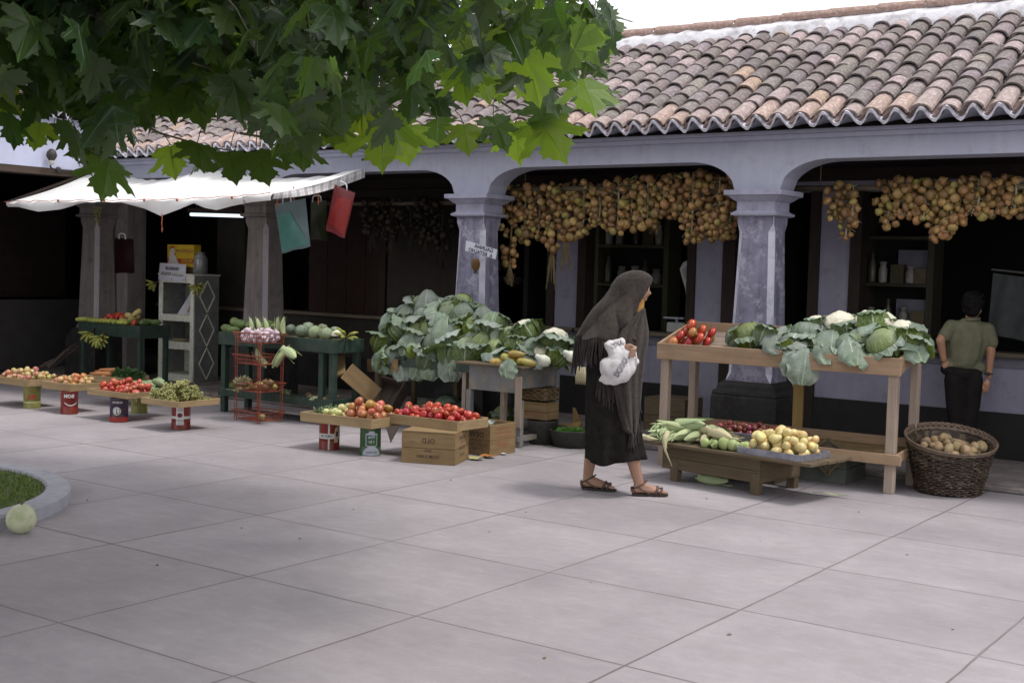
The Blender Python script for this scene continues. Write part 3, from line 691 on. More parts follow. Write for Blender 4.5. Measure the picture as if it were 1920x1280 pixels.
for (x0, y0, x1, y1, dp) in EDGE:
    p = D(x0, y0, dp); q = D(x1, y1, dp - rl.uniform(.05, .16)); t = q - p; L = t.length; toward = (CAM - p).normalized()
    nr = toward * .8 + zax * rl.uniform(.2, .8) + i_right * rl.uniform(-.4, .4); g = rl.uniform(1.1, 1.9)  # raised tint paints light coming through the edge leaves
    leaf(crown, p - TRUNK, t, nr, L, (g * 1.05, g * 1.08, g * .9, 1), rl.uniform(.1, .25), rl.uniform(.05, .2), 1 if (x0 > 640 and y0 > 60 or y0 > 215) and rl.random() < (.6 if x0 > 640 else .3) else 0)
    e = p + Vector((rl.uniform(-.07, .03), rl.uniform(-.02, .06), rl.uniform(.05, .11))); twigs.tube([p - TRUNK, (p + e) / 2 - TRUNK + zax * .012, e - TRUNK], [.0022, .002, .0025], 5)
# the unseen rest of the crown, its leaf size and gaps shaped for the shade
for i in range(4200):
    a = rl.uniform(0, 2 * PI); r = math.sqrt(rl.random()) * 4.8; z = rl.uniform(2.4, 5.2)
    p = Vector((0, 0, z)) + c_right * (-2.5 + 3.6 * math.sqrt(rl.random()) * math.cos(a)) + c_fwd0 * (6.6 + 2.4 * math.sqrt(rl.random()) * math.sin(a))
    if p.y > 7.7: continue
    x, y = proj(p)
    if (p - CAM).dot(c_fwd) > -.5 and ((y > -170 and x > -260) or x > 1250): continue
    hd = Vector((math.cos(a), math.sin(a), 0)); ph = rad(rl.uniform(30, 80)); tip = hd * math.sin(ph) - zax * math.cos(ph); nr = zax - tip * zax.dot(tip)
    if (p - CAM).dot(c_right) > -.5 and rl.random() < .8: continue
    g = rl.uniform(.8, 1.3); leaf(crown, p - TRUNK, tip, nr, rl.uniform(.24, .36), (g, g, g * .9, 1), .2, .2)
for i in range(1400):  # unseen leaves added to hold front light off the left foliage
    p = c_right * rl.uniform(-4.8, -1.1) + c_fwd0 * rl.uniform(2.0, 5.2) + zax * rl.uniform(2.9, 4.4); d = (p - CAM).dot(c_fwd)
    if d > .1:
        x, y = proj(p)
        if y > -190 and x > -300: continue
    a = rl.uniform(0, 6.28); hd = Vector((math.cos(a), math.sin(a), 0)); ph = rad(rl.uniform(30, 80)); tip = hd * math.sin(ph) - zax * math.cos(ph); g = rl.uniform(.8, 1.2); leaf(crown, p - TRUNK, tip, zax - tip * zax.dot(tip), rl.uniform(.22, .34), (g, g, g * .9, 1), .2, .2)
# trunk, limbs and twigs
mb = MB(); mb.tube([(0, 0, -.05), (.0, 0, .12), (.02, .02, .6), (.03, .03, 1.4), (.05, .02, 2.2), (.04, .05, 3.0)], [.27, .21, .18, .165, .16, .14], 14); mb.build('trunk', m_bark, tree, True)
limbs = []
def limb(pts, r0, r1, name='limb'):
    P = [Vector(p) - TRUNK for p in pts]; Q = []
    for i in range(len(P) - 1):
        for k in range(4):
            t = k / 4; Q.append(P[i].lerp(P[i + 1], t) + Vector((rl.uniform(-.02, .02), rl.uniform(-.02, .02), rl.uniform(-.015, .015))))
    Q.append(P[-1]); n = len(Q); mb = MB(); mb.tube(Q, [r0 + (r1 - r0) * i / (n - 1) for i in range(n)], 8); mb.build(name, m_bark, tree, True)
top = TRUNK + Vector((.05, .03, 2.5))
limb([top, D(-100, 60, 6.0), D(200, 60, 5.6), D(520, 20, 5.3), D(820, -20, 5.2), D(1080, -40, 5.4)], .085, .018)
limb([top + zax * .3, D(-60, -180, 5.2), D(350, -260, 4.4), D(700, -260, 3.9)], .08, .02)
limb([top, D(-150, 180, 6.6), D(150, 190, 6.3), D(420, 180, 6.0)], .06, .012)
limb([top + zax * .4, TRUNK + Vector((-1.2, .4, 3.6)), TRUNK + Vector((-2.2, .6, 4.6))], .08, .02)
limb([top + zax * .4, TRUNK + Vector((.5, -1.0, 3.8)), TRUNK + Vector((1.0, -1.8, 4.6))], .08, .02)
for pts in ([(275, 238), (300, 250), (345, 263), (400, 278), (428, 281)], [(168, 280), (190, 292), (205, 300)], [(930, 185), (975, 215), (1010, 222)], [(300, 168), (308, 142), (336, 130), (350, 150)], [(880, 100), (940, 60), (1030, 40), (1090, 45)], [(1000, 165), (1050, 163), (1095, 158)], [(800, 10), (802, 28)], [(505, -10), (507, 10)], [(700, 180), (760, 210), (830, 222)], [(560, 230), (640, 215), (700, 214)], [(450, 250), (520, 262), (575, 262)]):
    dp = rl.uniform(5.0, 5.5); twigs.tube([D(x, y, dp + .1 * i) - TRUNK for i, (x, y) in enumerate(pts)], [.006 - .0035 * i / len(pts) for i in range(len(pts))], 5)
for i in range(160):
    p, L = spots[rl.randrange(len(spots))]; q = p + Vector((rl.uniform(-.2, .1), rl.uniform(-.12, .12), rl.uniform(.05, .18))); twigs.tube([p - TRUNK, (p + q) / 2 - TRUNK + zax * .015, q - TRUNK], [.002, .003, .0045], 5)
o_ = len(crown.v); crown.v += twigs.v; crown.uv += twigs.uv; crown.cl += twigs.cl; crown.mi += [2] * len(twigs.f); crown.f += [tuple(o_ + i for i in f_) for f_ in twigs.f]
crown.build('crown', [m_leaf, m_leaf2, m_twig], tree)

# ------------------------------------------------------------------ awning
aw = thing('cloth_awning', 'white cloth awning sagging in scallops from the arcade front at left', 'awning', (-10.6, 8.8, 0))
AO = Vector((-10.6, 8.8, 0))
m_awn, nt, b, out = newmat('white_awning_cloth')
tc = N(nt, 'ShaderNodeTexCoord'); fx, rw = noise_fac(nt, tc.outputs['Object'], 6, 5); nt.links.new(mix(nt, fx, (.86, .86, .85), (.80, .80, .80)), b.inputs['Base Color']); b.inputs['Roughness'].default_value = .9; b.inputs['Specular IOR Level'].default_value = .1
tr = N(nt, 'ShaderNodeBsdfTranslucent'); tr.inputs[0].default_value = (.75, .72, .66, 1); ms = N(nt, 'ShaderNodeMixShader'); ms.inputs[0].default_value = .22; nt.links.new(b.outputs[0], ms.inputs[1]); nt.links.new(tr.outputs[0], ms.inputs[2]); nt.links.new(ms.outputs[0], out.inputs[0])
m_plaid, nt, b, out = newmat('plaid_hem_cloth')
uvn = N(nt, 'ShaderNodeUVMap', uv_map='UVMap'); sp = N(nt, 'ShaderNodeSeparateXYZ'); nt.links.new(uvn.outputs[0], sp.inputs[0]); cc = (.68, .67, .68)
w1 = math_(nt, 'GREATER_THAN', math_(nt, 'SINE', math_(nt, 'MULTIPLY', sp.outputs[0], 70)), .55); w2 = math_(nt, 'GREATER_THAN', math_(nt, 'SINE', math_(nt, 'MULTIPLY', sp.outputs[0], 210)), .6); w3 = math_(nt, 'GREATER_THAN', math_(nt, 'SINE', math_(nt, 'MULTIPLY', sp.outputs[1], 14)), .5)
c_ = mix(nt, math_(nt, 'MULTIPLY', w1, .55), cc, (.22, .20, .22)); c_ = mix(nt, math_(nt, 'MULTIPLY', w2, .3), c_, (.25, .22, .2)); c_ = mix(nt, math_(nt, 'MULTIPLY', w3, .3), c_, (.35, .32, .36)); nt.links.new(c_, b.inputs['Base Color']); b.inputs['Roughness'].default_value = .9
BZ = [(-12.84, 2.54), (-12.3, 2.45), (-11.7, 2.40), (-11.3, 2.44), (-10.9, 2.515), (-10.3, 2.44), (-9.6, 2.385), (-9.0, 2.40), (-8.47, 2.48)]
FZ = [(-13.2, 2.08), (-12.4, 2.09), (-11.5, 2.09), (-10.0, 2.085), (-9.0, 2.11), (-8.62, 2.13)]
FY = 8.22
def aws(u, v):
    x = -12.83 + u * (-8.52 + 12.83); zb = lerp_poly(BZ, x); zf = lerp_poly(FZ, x)
    x2 = x + (-.06 * v if u > .9 else 0); y = 9.40 + (FY - 9.40) * v
    rip = .012 * math.sin(x * 34 + v * 3) * max(0, 1 - u * 2.6) * (1 - v * .5) + .006 * math.sin(x * 17 + 1.5 * v)
    return Vector((x2, y, zb + (zf - zb) * v - .05 * math.sin(PI * v) * (.6 + .4 * math.sin(x * 2.2)) + rip)) - AO
mb = MB(); mb.grid(aws, 130, 16); mb.build('canopy', m_awn, aw, True)
VAL = [(-200, 386), (34, 388), (75, 397), (110, 393), (145, 382), (165, 379), (230, 380), (268, 391), (300, 405), (340, 392), (366, 381), (385, 390), (405, 394), (432, 386), (470, 379), (560, 372)]
vx = [(V(px, py, FY).x, V(px, py, FY).z) for px, py in VAL]
def val(u, v):
    p = aws(u, 1) + AO; zb = min(p.z - .012, lerp_poly(vx, p.x)); return Vector((p.x, FY - .012 * math.sin(PI * v) - .02 * v * math.sin(p.x * 5), p.z + (zb - p.z) * v)) - AO
mb = MB(); mb.grid(val, 130, 4); mb.build('valance', m_awn, aw, True)
mb = MB(); mb.grid(lambda u, v: aws(1, u) + Vector((.004 + .012 * math.sin(v * 2 + u * 8), 0, -.098 * v * (1 - .5 * u * u))), 30, 4); mb.build('plaid_hem', m_plaid, aw, True)
mb = MB(); mb.tube([aws(i / 60, 1) + Vector((0, -.03, .008)) for i in range(61)], .004, 5)
for i in (14, 25, 34, 41, 52): mb.ell(aws(i / 60, 1) + Vector((0, -.032, .0)), .014, .012, .018, 6, 4)
mb.build('tie_string', m_cord, aw)
mb = MB(); mb.tube([V(678, 300, 9.42) - AO, V(690, 298, 9.46) - AO, V(702, 292, 9.49) - AO], .012, 6); mb.build('hook', m_iron, aw)
mb = MB(); mb.bar(aws(0, .0), aws(0, 1.0), .02, .03); mb.build('side_batten', m_dwood, aw)
# cords hanging from the awning edge
def cord(px, py0, py1, y, label):
    a = V(px, py0, y); b2 = V(px + 1, py1, y); o = thing('hanging_cord', label, 'cord', a, group='orange cords hanging from the awning'); d = b2 - a
    mb = MB(); mb.tube([(0, 0, 0), d * .35 + Vector((.008, 0, 0)), d * .7 - Vector((.006, 0, 0)), d], .006, 5); mb.build('strand', m_cord, o, True)
    mb = MB(); mb.tube([d, d + Vector((.008, 0, -.02)), d + Vector((0, 0, -.05)), d + Vector((-.008, 0, -.02)), d], .005, 5); mb.build('loop', m_cord, o, True)
cord(303, 401, 426, 8.2, 'orange cord dangling below the deepest scallop of the awning')
cord(550, 350, 366, 8.62, 'short orange cord hanging above the teal plastic bag')
cord(596, 345, 374, 8.85, 'orange cord hanging between the teal and red bags')
cord(519, 362, 378, 8.5, 'orange cord hanging left of the teal plastic bag')
# plastic bags hung from the awning
def plastic_bag(name, label, quad, y, mout, minn, inner, lean=0.0):
    P = [V(px, py, y + d * .02) for (px, py), d in zip(quad, (0, 1, 1, 0))]; o = P[0].copy(); P = [p - o for p in P]
    t = thing(name, label, 'bag', o, group='plastic bags hanging from the awning')
    def f(u, v, s):
        a = P[0].lerp(P[1], u); c = P[3].lerp(P[2], u); p = a.lerp(c, v); k = math.sin(PI * u) * math.sin(PI * min(1, v * 1.02)) * .022
        return p + Vector((0, s * (k + .002), .004 * math.sin(u * 9 + v * 4) * v))
    mb = MB(); mb.grid(lambda u, v: f(u, v, -1), 12, 14); mb.grid(lambda u, v: f(u, v, 1), 12, 14, flip=True); mb.build('bag_body', mout, t, True)
    def g(u, v):
        (u0, v0), (u1, v1), (u2, v2), (u3, v3) = inner; a = (u0 + (u1 - u0) * u, v0 + (v1 - v0) * u); c = (u3 + (u2 - u3) * u, v3 + (v2 - v3) * u); return f(a[0] + (c[0] - a[0]) * v, a[1] + (c[1] - a[1]) * v, -1.15) - Vector((0, .004, 0))
    mb = MB(); mb.grid(g, 8, 8); mb.build('folded_lining', minn, t, True)
    e = (P[1] - P[0]).normalized(); m = P[0].lerp(P[1], .42); mb = MB(); mb.tube([m - e * .055 + Vector((0, -.008, -.01)), m - e * .05 + Vector((0, -.01, .04)), m - e * .03 + Vector((0, -.01, .055)), m + e * .03 + Vector((0, -.01, .055)), m + e * .05 + Vector((0, -.01, .04)), m + e * .055 + Vector((0, -.008, -.01))], .007, 6); mb.build('handle', flatcol('white_handle', (.65, .65, .68)), t, True)
def plastic(name, c, tr=.3): return M(name, c, tuple(x * .8 for x in c), 5, .3, .004, 14, spec=.5, transl=tr)
plastic_bag('plastic_bag', 'teal and grey plastic shopping bag hanging from the awning edge', [(515, 383), (573, 372), (582, 462), (529, 475)], 8.85, plastic('grey_teal_plastic', (.17, .25, .27)), plastic('teal_plastic', (.12, .33, .29)), [(.05, .25), (.5, .2), (.97, .93), (.03, .97)])
plastic_bag('plastic_bag', 'red plastic shopping bag hanging tilted at the right end of the awning', [(628, 346), (666, 362), (646, 447), (611, 431)], 8.95, plastic('dark_red_plastic', (.26, .03, .035)), plastic('bright_red_plastic', (.42, .035, .03)), [(.35, .22), (.95, .16), (.97, .95), (.05, .8)])
plastic_bag('plastic_bag', 'dark olive plastic bag hanging half hidden between the teal and red bags', [(583, 378), (612, 376), (614, 452), (582, 448)], 9.2, plastic('olive_plastic', (.035, .042, .02)), plastic('olive_inner', (.05, .06, .03)), [(.1, .3), (.9, .2), (.9, .9), (.1, .9)])
plastic_bag('plastic_bag', 'dark maroon plastic bag hanging beside the leftmost pillar', [(216, 446), (250, 448), (252, 512), (216, 512)], 9.32, plastic('maroon_plastic', (.022, .006, .008)), plastic('maroon_inner', (.026, .007, .009)), [(.1, .3), (.9, .2), (.9, .9), (.1, .9)])
# fluorescent tube
a, b2 = V(358, 402, 9.9), V(455, 405, 9.9)
t = thing('tube_lamp', 'lit white fluorescent tube under the arcade behind the awning', 'lamp', a)
m_em, nt, bb, out = newmat('lit_tube'); bb.inputs['Base Color'].default_value = (.8, .85, .9, 1); bb.inputs['Emission Color'].default_value = (.78, .9, 1, 1); bb.inputs['Emission Strength'].default_value = .85
mb = MB(); mb.tube([(0, 0, 0), b2 - a], .02, 10); mb.build('tube', m_em, t, True)
mb = MB(); mb.bar(Vector((-.03, .0, .05)), b2 - a + Vector((.03, 0, .05)), .07, .05); mb.build('batten', m_dwood, t)
mb = MB(); mb.bar((.1, 0, .07), (.1, 0, 2.47 - a.z), .012, .012); mb.bar(Vector((.75, 0, .07)), Vector((.75, 0, 2.47 - a.z)), .012, .012); mb.build('hanger', m_iron, t)
# white card on the middle column and the pineapple under it
P = [V(874, 451, 9.335), V(932, 468, 9.335), V(929, 486, 9.335), V(872, 470, 9.335)]; o = sum(P, Vector()) / 4
t = thing('price_card', 'tilted white card with mirrored black lettering on the middle column', 'sign', o)
mb = MB(); q = [p - o for p in P]; mb.v = q + [p + Vector((0, .006, 0)) for p in q]; mb.face((3, 2, 1, 0)); mb.face((4, 5, 6, 7))
for k in range(4): k2 = (k + 1) % 4; mb.face((k, k2, k2 + 4, k + 4))
mb.build('card', m_sign, t)
ex = (P[1] - P[0]).normalized(); ey = (P[0] - P[3]).normalized(); mb = MB()
flat_text(mb, 'GALINHA', .052, ex * .035 + ey * .022 - Vector((0, .003, 0)), ex, ey, bold=.001); flat_text(mb, 'A  RETALHO', .052, -ex * .0 - ey * .028 - Vector((0, .003, 0)), ex, ey, bold=.001, sx=.98); mb.build('lettering', flatcol('blue_black_ink', (.05, .05, .09)), t)
mb = MB(); mb.bar(Vector((-.1, 0, 0)), Vector((-.1, .03, 0)), .01, .01); mb.build('nail', m_iron, t)
o = V(892, 496, 9.31); t = thing('pineapple', 'small pineapple hanging upside down on the middle column', 'pineapple', o); t.scale = (.8, .8, .72)
m_pine = M('pineapple_skin', (.24, .125, .035), (.13, .065, .025), 60, .7, .02, 70, c3=(.10, .09, .03), s3=40)
mb = MB()
def pin(u, v):
    a = 2 * PI * u; z = (v - .5) * .155; r = .05 * max(.05, math.sin(PI * (.07 + .86 * v))) ** .55; k = 1 + .20 * math.sin(8 * a + v * 38) * math.sin(8 * a - v * 38); return Vector((r * k * math.cos(a), r * k * math.sin(a), z))
mb.grid(pin, 48, 32, closeu=True); mb.build('fruit', m_pine, t, True)
mb = MB()
for i in range(16):
    a = i * 2.4; s = .3 + .7 * (i / 16); d = Vector((math.cos(a) * .035 * s, math.sin(a) * .035 * s, -.06)); b0 = Vector((math.cos(a) * .014, math.sin(a) * .014, -.07)); x = Vector((-math.sin(a), math.cos(a), 0)) * .008; k = len(mb.v); mb.v += [b0 - x, b0 + x, b0 + d]; mb.face((k, k + 1, k + 2))
mb.build('leaf_tuft', M('pineapple_leaf', (.05, .07, .03), (.03, .05, .02), 10), t)
mb = MB(); mb.tube([(0, 0, .075), (0, .0, .12)], .003, 5); mb.build('string', m_string, t)
# ------------------------------------------------------------------ produce shapes (shared meshes)
rp_ = random.Random(5)
def tomato_mesh(name, mat_, r=.036, ribs=5, amp=.05, sq=.8, calyx=None, dent=.16):
    mb = MB(); ph = rp_.random() * 6
    def f(u, v):
        a = 2 * PI * u; e = PI * v; k = 1 + amp * math.sin(e) * math.cos(ribs * a + ph) * (.3 + .7 * v); d = 1 - dent * math.exp(-((1 - v) / .13) ** 2)
        return Vector((r * math.sin(e) * k * math.cos(a), r * math.sin(e) * k * math.sin(a), -r * sq * math.cos(e) * d))
    mb.grid(f, 16, 11, closeu=True)
    if calyx:
        for i in range(5):
            a = i * 1.256; k = len(mb.v); z = r * sq * .86; mb.v += [Vector((0, 0, z)), Vector((math.cos(a - .3) * r * .25, math.sin(a - .3) * r * .25, z + .003)), Vector((math.cos(a) * r * .55, math.sin(a) * r * .55, z + .001)), Vector((math.cos(a + .3) * r * .25, math.sin(a + .3) * r * .25, z + .003))]; mb.face((k, k + 1, k + 2, k + 3), None, 1)
    return mb.mesh(name, [mat_, calyx] if calyx else mat_, True)
def spin_mesh(name, mat_, prof, n=14, lump=0.0, bend=0.0, sx=1.0, ribs=0, ramp=0.0):
    mb = MB(); m = len(prof); s0 = rp_.random() * 50
    def f(u, v):
        t = v * (m - 1); i = min(int(t), m - 2); fr = t - i; r = prof[i][0] * (1 - fr) + prof[i + 1][0] * fr; z = prof[i][1] * (1 - fr) + prof[i + 1][1] * fr; a = 2 * PI * u
        k = 1 + (lump * mnoise.noise(Vector((math.cos(a) * 1.3 + s0, math.sin(a) * 1.3, z * 22))) if lump else 0) + (ramp * math.cos(ribs * a) if ribs else 0)
        return Vector((r * k * math.cos(a) * sx + bend * z * z, r * k * math.sin(a), z))
    mb.grid(f, n, (m - 1) * 2, closeu=True); return mb.mesh(name, mat_, True)
def sphere_prof(r, sq=1.0, n=8, pinch=0.0): return [(max(.0005, r * math.sin(PI * i / n)) * (1 - pinch * (i / n)), -r * sq * math.cos(PI * i / n)) for i in range(n + 1)]
def fruit_mat(name, c1, c2, rough=.3, rnd=.12, hue=.015, scale=18, c3=None, spec=.5): return M(name, c1, c2, scale, rough, rnd=rnd, hue=hue, c3=c3, s3=13, spec=spec, coat=.1)
m_tom = fruit_mat('ripe_tomato', (.46, .050, .028), (.36, .030, .020), .28, .18, .012)
m_tomo = fruit_mat('ripening_tomato', (.44, .13, .045), (.36, .20, .06), .3, .2, .03, 14)
m_tomp = fruit_mat('pink_tomato', (.47, .09, .06), (.42, .14, .07), .3, .15, .015)
m_cal = flatcol('tomato_calyx', (.06, .12, .03))
m_pale = fruit_mat('pale_yellow_fruit', (.52, .50, .22), (.42, .46, .17), .35, .15, .02)
m_appg = fruit_mat('green_red_apple', (.40, .40, .14), (.46, .20, .11), .3, .15, .03, 12)
m_appr = fruit_mat('pink_apple', (.42, .16, .12), (.45, .30, .15), .3, .15, .03, 12)
m_appy = fruit_mat('yellow_apple', (.66, .58, .27), (.60, .50, .20), .32, .12, .014, 16, c3=(.58, .24, .09))
m_plum = fruit_mat('dark_red_plum', (.20, .03, .022), (.13, .018, .018), .3, .35, .03, 20)
m_pot = M('earthy_potato', (.36, .26, .15), (.28, .20, .11), 26, .85, .006, 60, rnd=.15, hue=.01, c3=(.18, .12, .07), s3=30)
m_on = M('onion_skin', (.33, .205, .078), (.19, .105, .036), 9, .40, rnd=.45, hue=.018, c3=(.42, .26, .10), s3=14, amt3=.7, stretch=(1, 1, .4), spec=.5)
m_ong = M('greenish_onion_skin', (.30, .28, .07), (.36, .25, .09), 9, .42, rnd=.2, hue=.02, spec=.5)
m_garlic = M('white_papery_bulb', (.62, .52, .56), (.56, .42, .49), 24, .55, rnd=.08)
m_cuke = M('yellow_green_gourd', (.40, .40, .09), (.28, .34, .07), 14, .45, rnd=.2, hue=.02)
m_melon = M('green_melon', (.10, .16, .05), (.17, .22, .08), 12, .5, rnd=.2, hue=.015)
m_husk = M('corn_husk', (.42, .47, .28), (.31, .39, .18), 10, .6, rnd=.15, hue=.015, uv=True, stretch=(26, 2, 1))
m_huskd = M('dry_corn_husk', (.50, .46, .30), (.38, .34, .20), 10, .7, rnd=.1, uv=True, stretch=(26, 2, 1))
m_ban = M('banana_skin', (.42, .33, .06), (.30, .29, .05), 9, .5, rnd=.15, hue=.01, c3=(.14, .09, .03), s3=24)
m_bang = M('green_banana_skin', (.26, .30, .06), (.34, .33, .07), 9, .5, rnd=.15, hue=.01, c3=(.12, .10, .03), s3=24)
m_grape = M('green_grape', (.24, .28, .08), (.30, .28, .11), 26, .3, rnd=.1, c3=(.20, .13, .06), s3=30, spec=.5)
m_herb = M('dark_herb_leaf', (.045, .10, .03), (.07, .14, .05), 12, .6, transl=.2)

def pile(n, w, d, r, peak=0.0, cand=14, seed=0, jit=.2):
    q = random.Random(seed); P = []
    for i in range(n):
        rr_ = r * q.uniform(1 - jit, 1 + jit * .5); best = None
        for c in range(cand):
            x = q.uniform(-w / 2 + rr_, w / 2 - rr_); y = q.uniform(-d / 2 + rr_, d / 2 - rr_); z = rr_ * .8
            for (a, b_, zz, ro) in P:
                dd = math.hypot(x - a, y - b_); s = (rr_ + ro) * .94
                if dd < s: z = max(z, zz + math.sqrt(s * s - dd * dd) * .82)
            sc = z + peak * (abs(x) / w + abs(y) / d)
            if best is None or sc < best[0]: best = (sc, x, y, z, rr_)
        P.append(best[1:])
    return P
def fruits(name, meshes, pts, base, rz, r0, label, cat, group, rot='any', q=None):
    q = q or random.Random(len(pts)); o0 = []
    for x, y, z, r in pts:
        me = meshes[q.randrange(len(meshes))]; o = bpy.data.objects.new(name, me); COL.objects.link(o); tag(o, label, cat, group)
        v = Matrix.Rotation(rz, 3, 'Z') @ Vector((x, y, z)); o.location = Vector(base) + v; s = r / r0; o.scale = (s * q.uniform(.95, 1.05), s * q.uniform(.95, 1.05), s * q.uniform(.9, 1.05))
        o.rotation_euler = (q.uniform(-1, 1) * 1.2, q.uniform(-1, 1) * 1.2, q.uniform(0, 6.28)) if rot == 'any' else (q.uniform(-.3, .3), q.uniform(-.3, .3), q.uniform(0, 6.28)); o0.append(o)
    return o0
toms = [tomato_mesh('tomato', m_tom, .036, 5, .05, .82), tomato_mesh('tomato', m_tom, .036, 6, .07, .75, m_cal), tomato_mesh('tomato', m_tom, .036, 4, .04, .85)]
tomsp = [tomato_mesh('tomato', m_tomp, .036, 5, .05, .8), tomato_mesh('tomato', m_tomp, .036, 6, .06, .76)]
tomso = [tomato_mesh('tomato', m_tomo, .036, 5, .04, .85), tomato_mesh('tomato', m_tomo, .036, 6, .06, .78), tomato_mesh('tomato', m_tomp, .036, 5, .06, .8)]
apg = [tomato_mesh('apple', m_appg, .036, 5, .02, .92, None, .22), tomato_mesh('apple', m_appr, .036, 5, .02, .9, None, .22)]
apy = [tomato_mesh('apple', m_appy, .036, 5, .02, .92, None, .2), spin_mesh('apple', m_appy, [(.0005, -.036), (.022, -.032), (.034, -.012), (.034, .008), (.025, .026), (.015, .042), (.0005, .048)], 14, .05)]
pal = [tomato_mesh('fruit', m_pale, .036, 5, .03, .95, None, .1)]
plm = [spin_mesh('plum', m_plum, sphere_prof(.022, 1.12), 10), spin_mesh('plum', m_plum, sphere_prof(.022, 1.0), 10)]
pot = [spin_mesh('potato', m_pot, sphere_prof(.034, 1.25), 12, .35), spin_mesh('potato', m_pot, sphere_prof(.034, 1.05), 12, .4), spin_mesh('potato', m_pot, sphere_prof(.034, 1.4), 12, .3)]
def onion_prof(r, sq): return [(.003, -r * sq), (r * .45, -r * sq * .93), (r * .86, -r * sq * .55), (r, -.05 * r), (r * .88, r * sq * .45), (r * .5, r * sq * .82), (r * .22, r * sq * 1.05), (r * .12, r * sq * 1.3), (.002, r * sq * 1.42)]
ons = [spin_mesh('onion', m_on, onion_prof(.036, .85), 14, .03, ribs=9, ramp=.012), spin_mesh('onion', m_on, onion_prof(.036, .72), 14, .04, ribs=8, ramp=.015), spin_mesh('onion', m_on, onion_prof(.036, .95), 14, .03, ribs=10, ramp=.012), spin_mesh('onion', m_ong, onion_prof(.036, .8), 14, .03)]

# ------------------------------------------------------------------ wooden trays on old tins
def tray_boards(mb, w, d, h, t=.013, floor=True):
    mb.box(-w / 2, w / 2, -d / 2, -d / 2 + t, 0, h); mb.box(-w / 2, w / 2, d / 2 - t, d / 2, 0, h)
    mb.box(-w / 2, -w / 2 + t, -d / 2 + t + .0005, d / 2 - t - .0005, 0, h - .002); mb.box(w / 2 - t, w / 2, -d / 2 + t + .0005, d / 2 - t - .0005, 0, h - .002)
    n = 3
    for k in range(n): a = -w / 2 + t + .001; mb.box(a, w / 2 - t - .001, -d / 2 + t + (d - 2 * t) * k / n + .001, -d / 2 + t + (d - 2 * t) * (k + 1) / n - .002, .002, .012)
def tray(label, c, w, d, h, rz, m=None, name='wooden_tray'):
    t = thing(name, label, 'tray', c, rz, 'low wooden trays of produce set out on tins and boxes')
    S = MB(); tt = .013
    S.box(-w / 2, w / 2, -d / 2, -d / 2 + tt, 0, h); S.build('front_board', m or m_tray, t, bevel=.002)
    S = MB(); S.box(-w / 2, w / 2, d / 2 - tt, d / 2, 0, h); S.build('back_board', m or m_tray, t, bevel=.002)
    for s in (-1, 1):
        S = MB(); a = s * (w / 2 - tt / 2); S.box(a - tt / 2, a + tt / 2, -d / 2 + tt + .0005, d / 2 - tt - .0005, 0, h - .003); S.build('end_board', m or m_tray, t, bevel=.002)
    S = MB()
    for k in range(3): S.box(-w / 2 + tt + .001, w / 2 - tt - .001, -d / 2 + tt + (d - 2 * tt) * k / 3 + .001, -d / 2 + tt + (d - 2 * tt) * (k + 1) / 3 - .002, .003, .013)
    S.build('floor_boards', m or m_tray, t)
    return t
def tin(label, p, r, h, body, deco=None):
    t = thing('food_tin', label, 'tin', (p[0], p[1], 0), 0, 'old tins propping up the trays'); mb = MB()
    mb.lathe([(.001, .004), (r - .006, .004), (r, .0), (r + .0022, .003), (r, .007), (r, h * .33), (r - .0008, h * .335), (r, h * .34), (r, h - .007), (r + .0022, h - .003), (r, h), (r - .006, h - .004), (.001, h - .004)], 32); mb.build('tin_body', body, t, True)
    a0 = math.atan2(-p[1], -p[0])
    if deco: deco(t, a0, r, h)
    return t
m_tinred = M('red_tin_paint', (.20, .018, .014), (.15, .014, .012), 8, .4, .003, 40, c3=(.10, .05, .03), s3=24)
m_tinnavy = M('navy_tin_paint', (.025, .02, .05), (.035, .02, .04), 8, .4, .003, 40, c3=(.16, .04, .02), s3=10)
m_tinyel = M('olive_yellow_tin', (.24, .23, .06), (.18, .18, .05), 8, .45, .003, 40, c3=(.10, .08, .03), s3=14)
m_tingrn = M('green_tin_paint', (.03, .09, .03), (.025, .07, .025), 8, .4, .003, 40, c3=(.10, .07, .03), s3=24)
m_silver = M('silver_print', (.38, .40, .46), (.32, .34, .40), 14, .4, metal=.3)
m_pw = flatcol('white_print', (.55, .54, .53)); m_pr = flatcol('red_print', (.32, .03, .02)); m_pd = flatcol('dark_print', (.035, .03, .03)); m_py = flatcol('cream_print', (.50, .43, .24))
def disc_rows(rx, rz, n=8): return [(rz * math.sin(-PI / 2 + PI * i / n), -rx * math.cos(-PI / 2 + PI * i / n), rx * math.cos(-PI / 2 + PI * i / n)) for i in range(n + 1)]
def deco_grape(t, a0, r, h):
    mb = MB(); wrap_patch(mb, [(-.078, -.034, .034), (.078, -.034, .034)], r + .0012, a0 - .12, h * .56); wrap_patch(mb, [(-.012, -.14, .14), (.012, -.14, .14)], r + .0007, a0 - .12, h * .5, 0, 20); mb.build('printed_label', m_pw, t, True)
    mb = MB(); wrap_patch(mb, disc_rows(.024, .020), r + .0022, a0 - .12, h * .60); mb.build('printed_emblem', flatcol('maroon_print', (.12, .012, .03)), t, True)
    mb = MB(); wrap_text(mb, 'EXTRA', .017, r + .0022, a0 - .12, h * .80, sx=.9); wrap_text(mb, 'PURO', .02, r + .0022, a0 - .12, h * .38); wrap_text(mb, '5 Kg', .016, r + .0022, a0 - .12, h * .27); mb.build('lettering', m_pd, t)
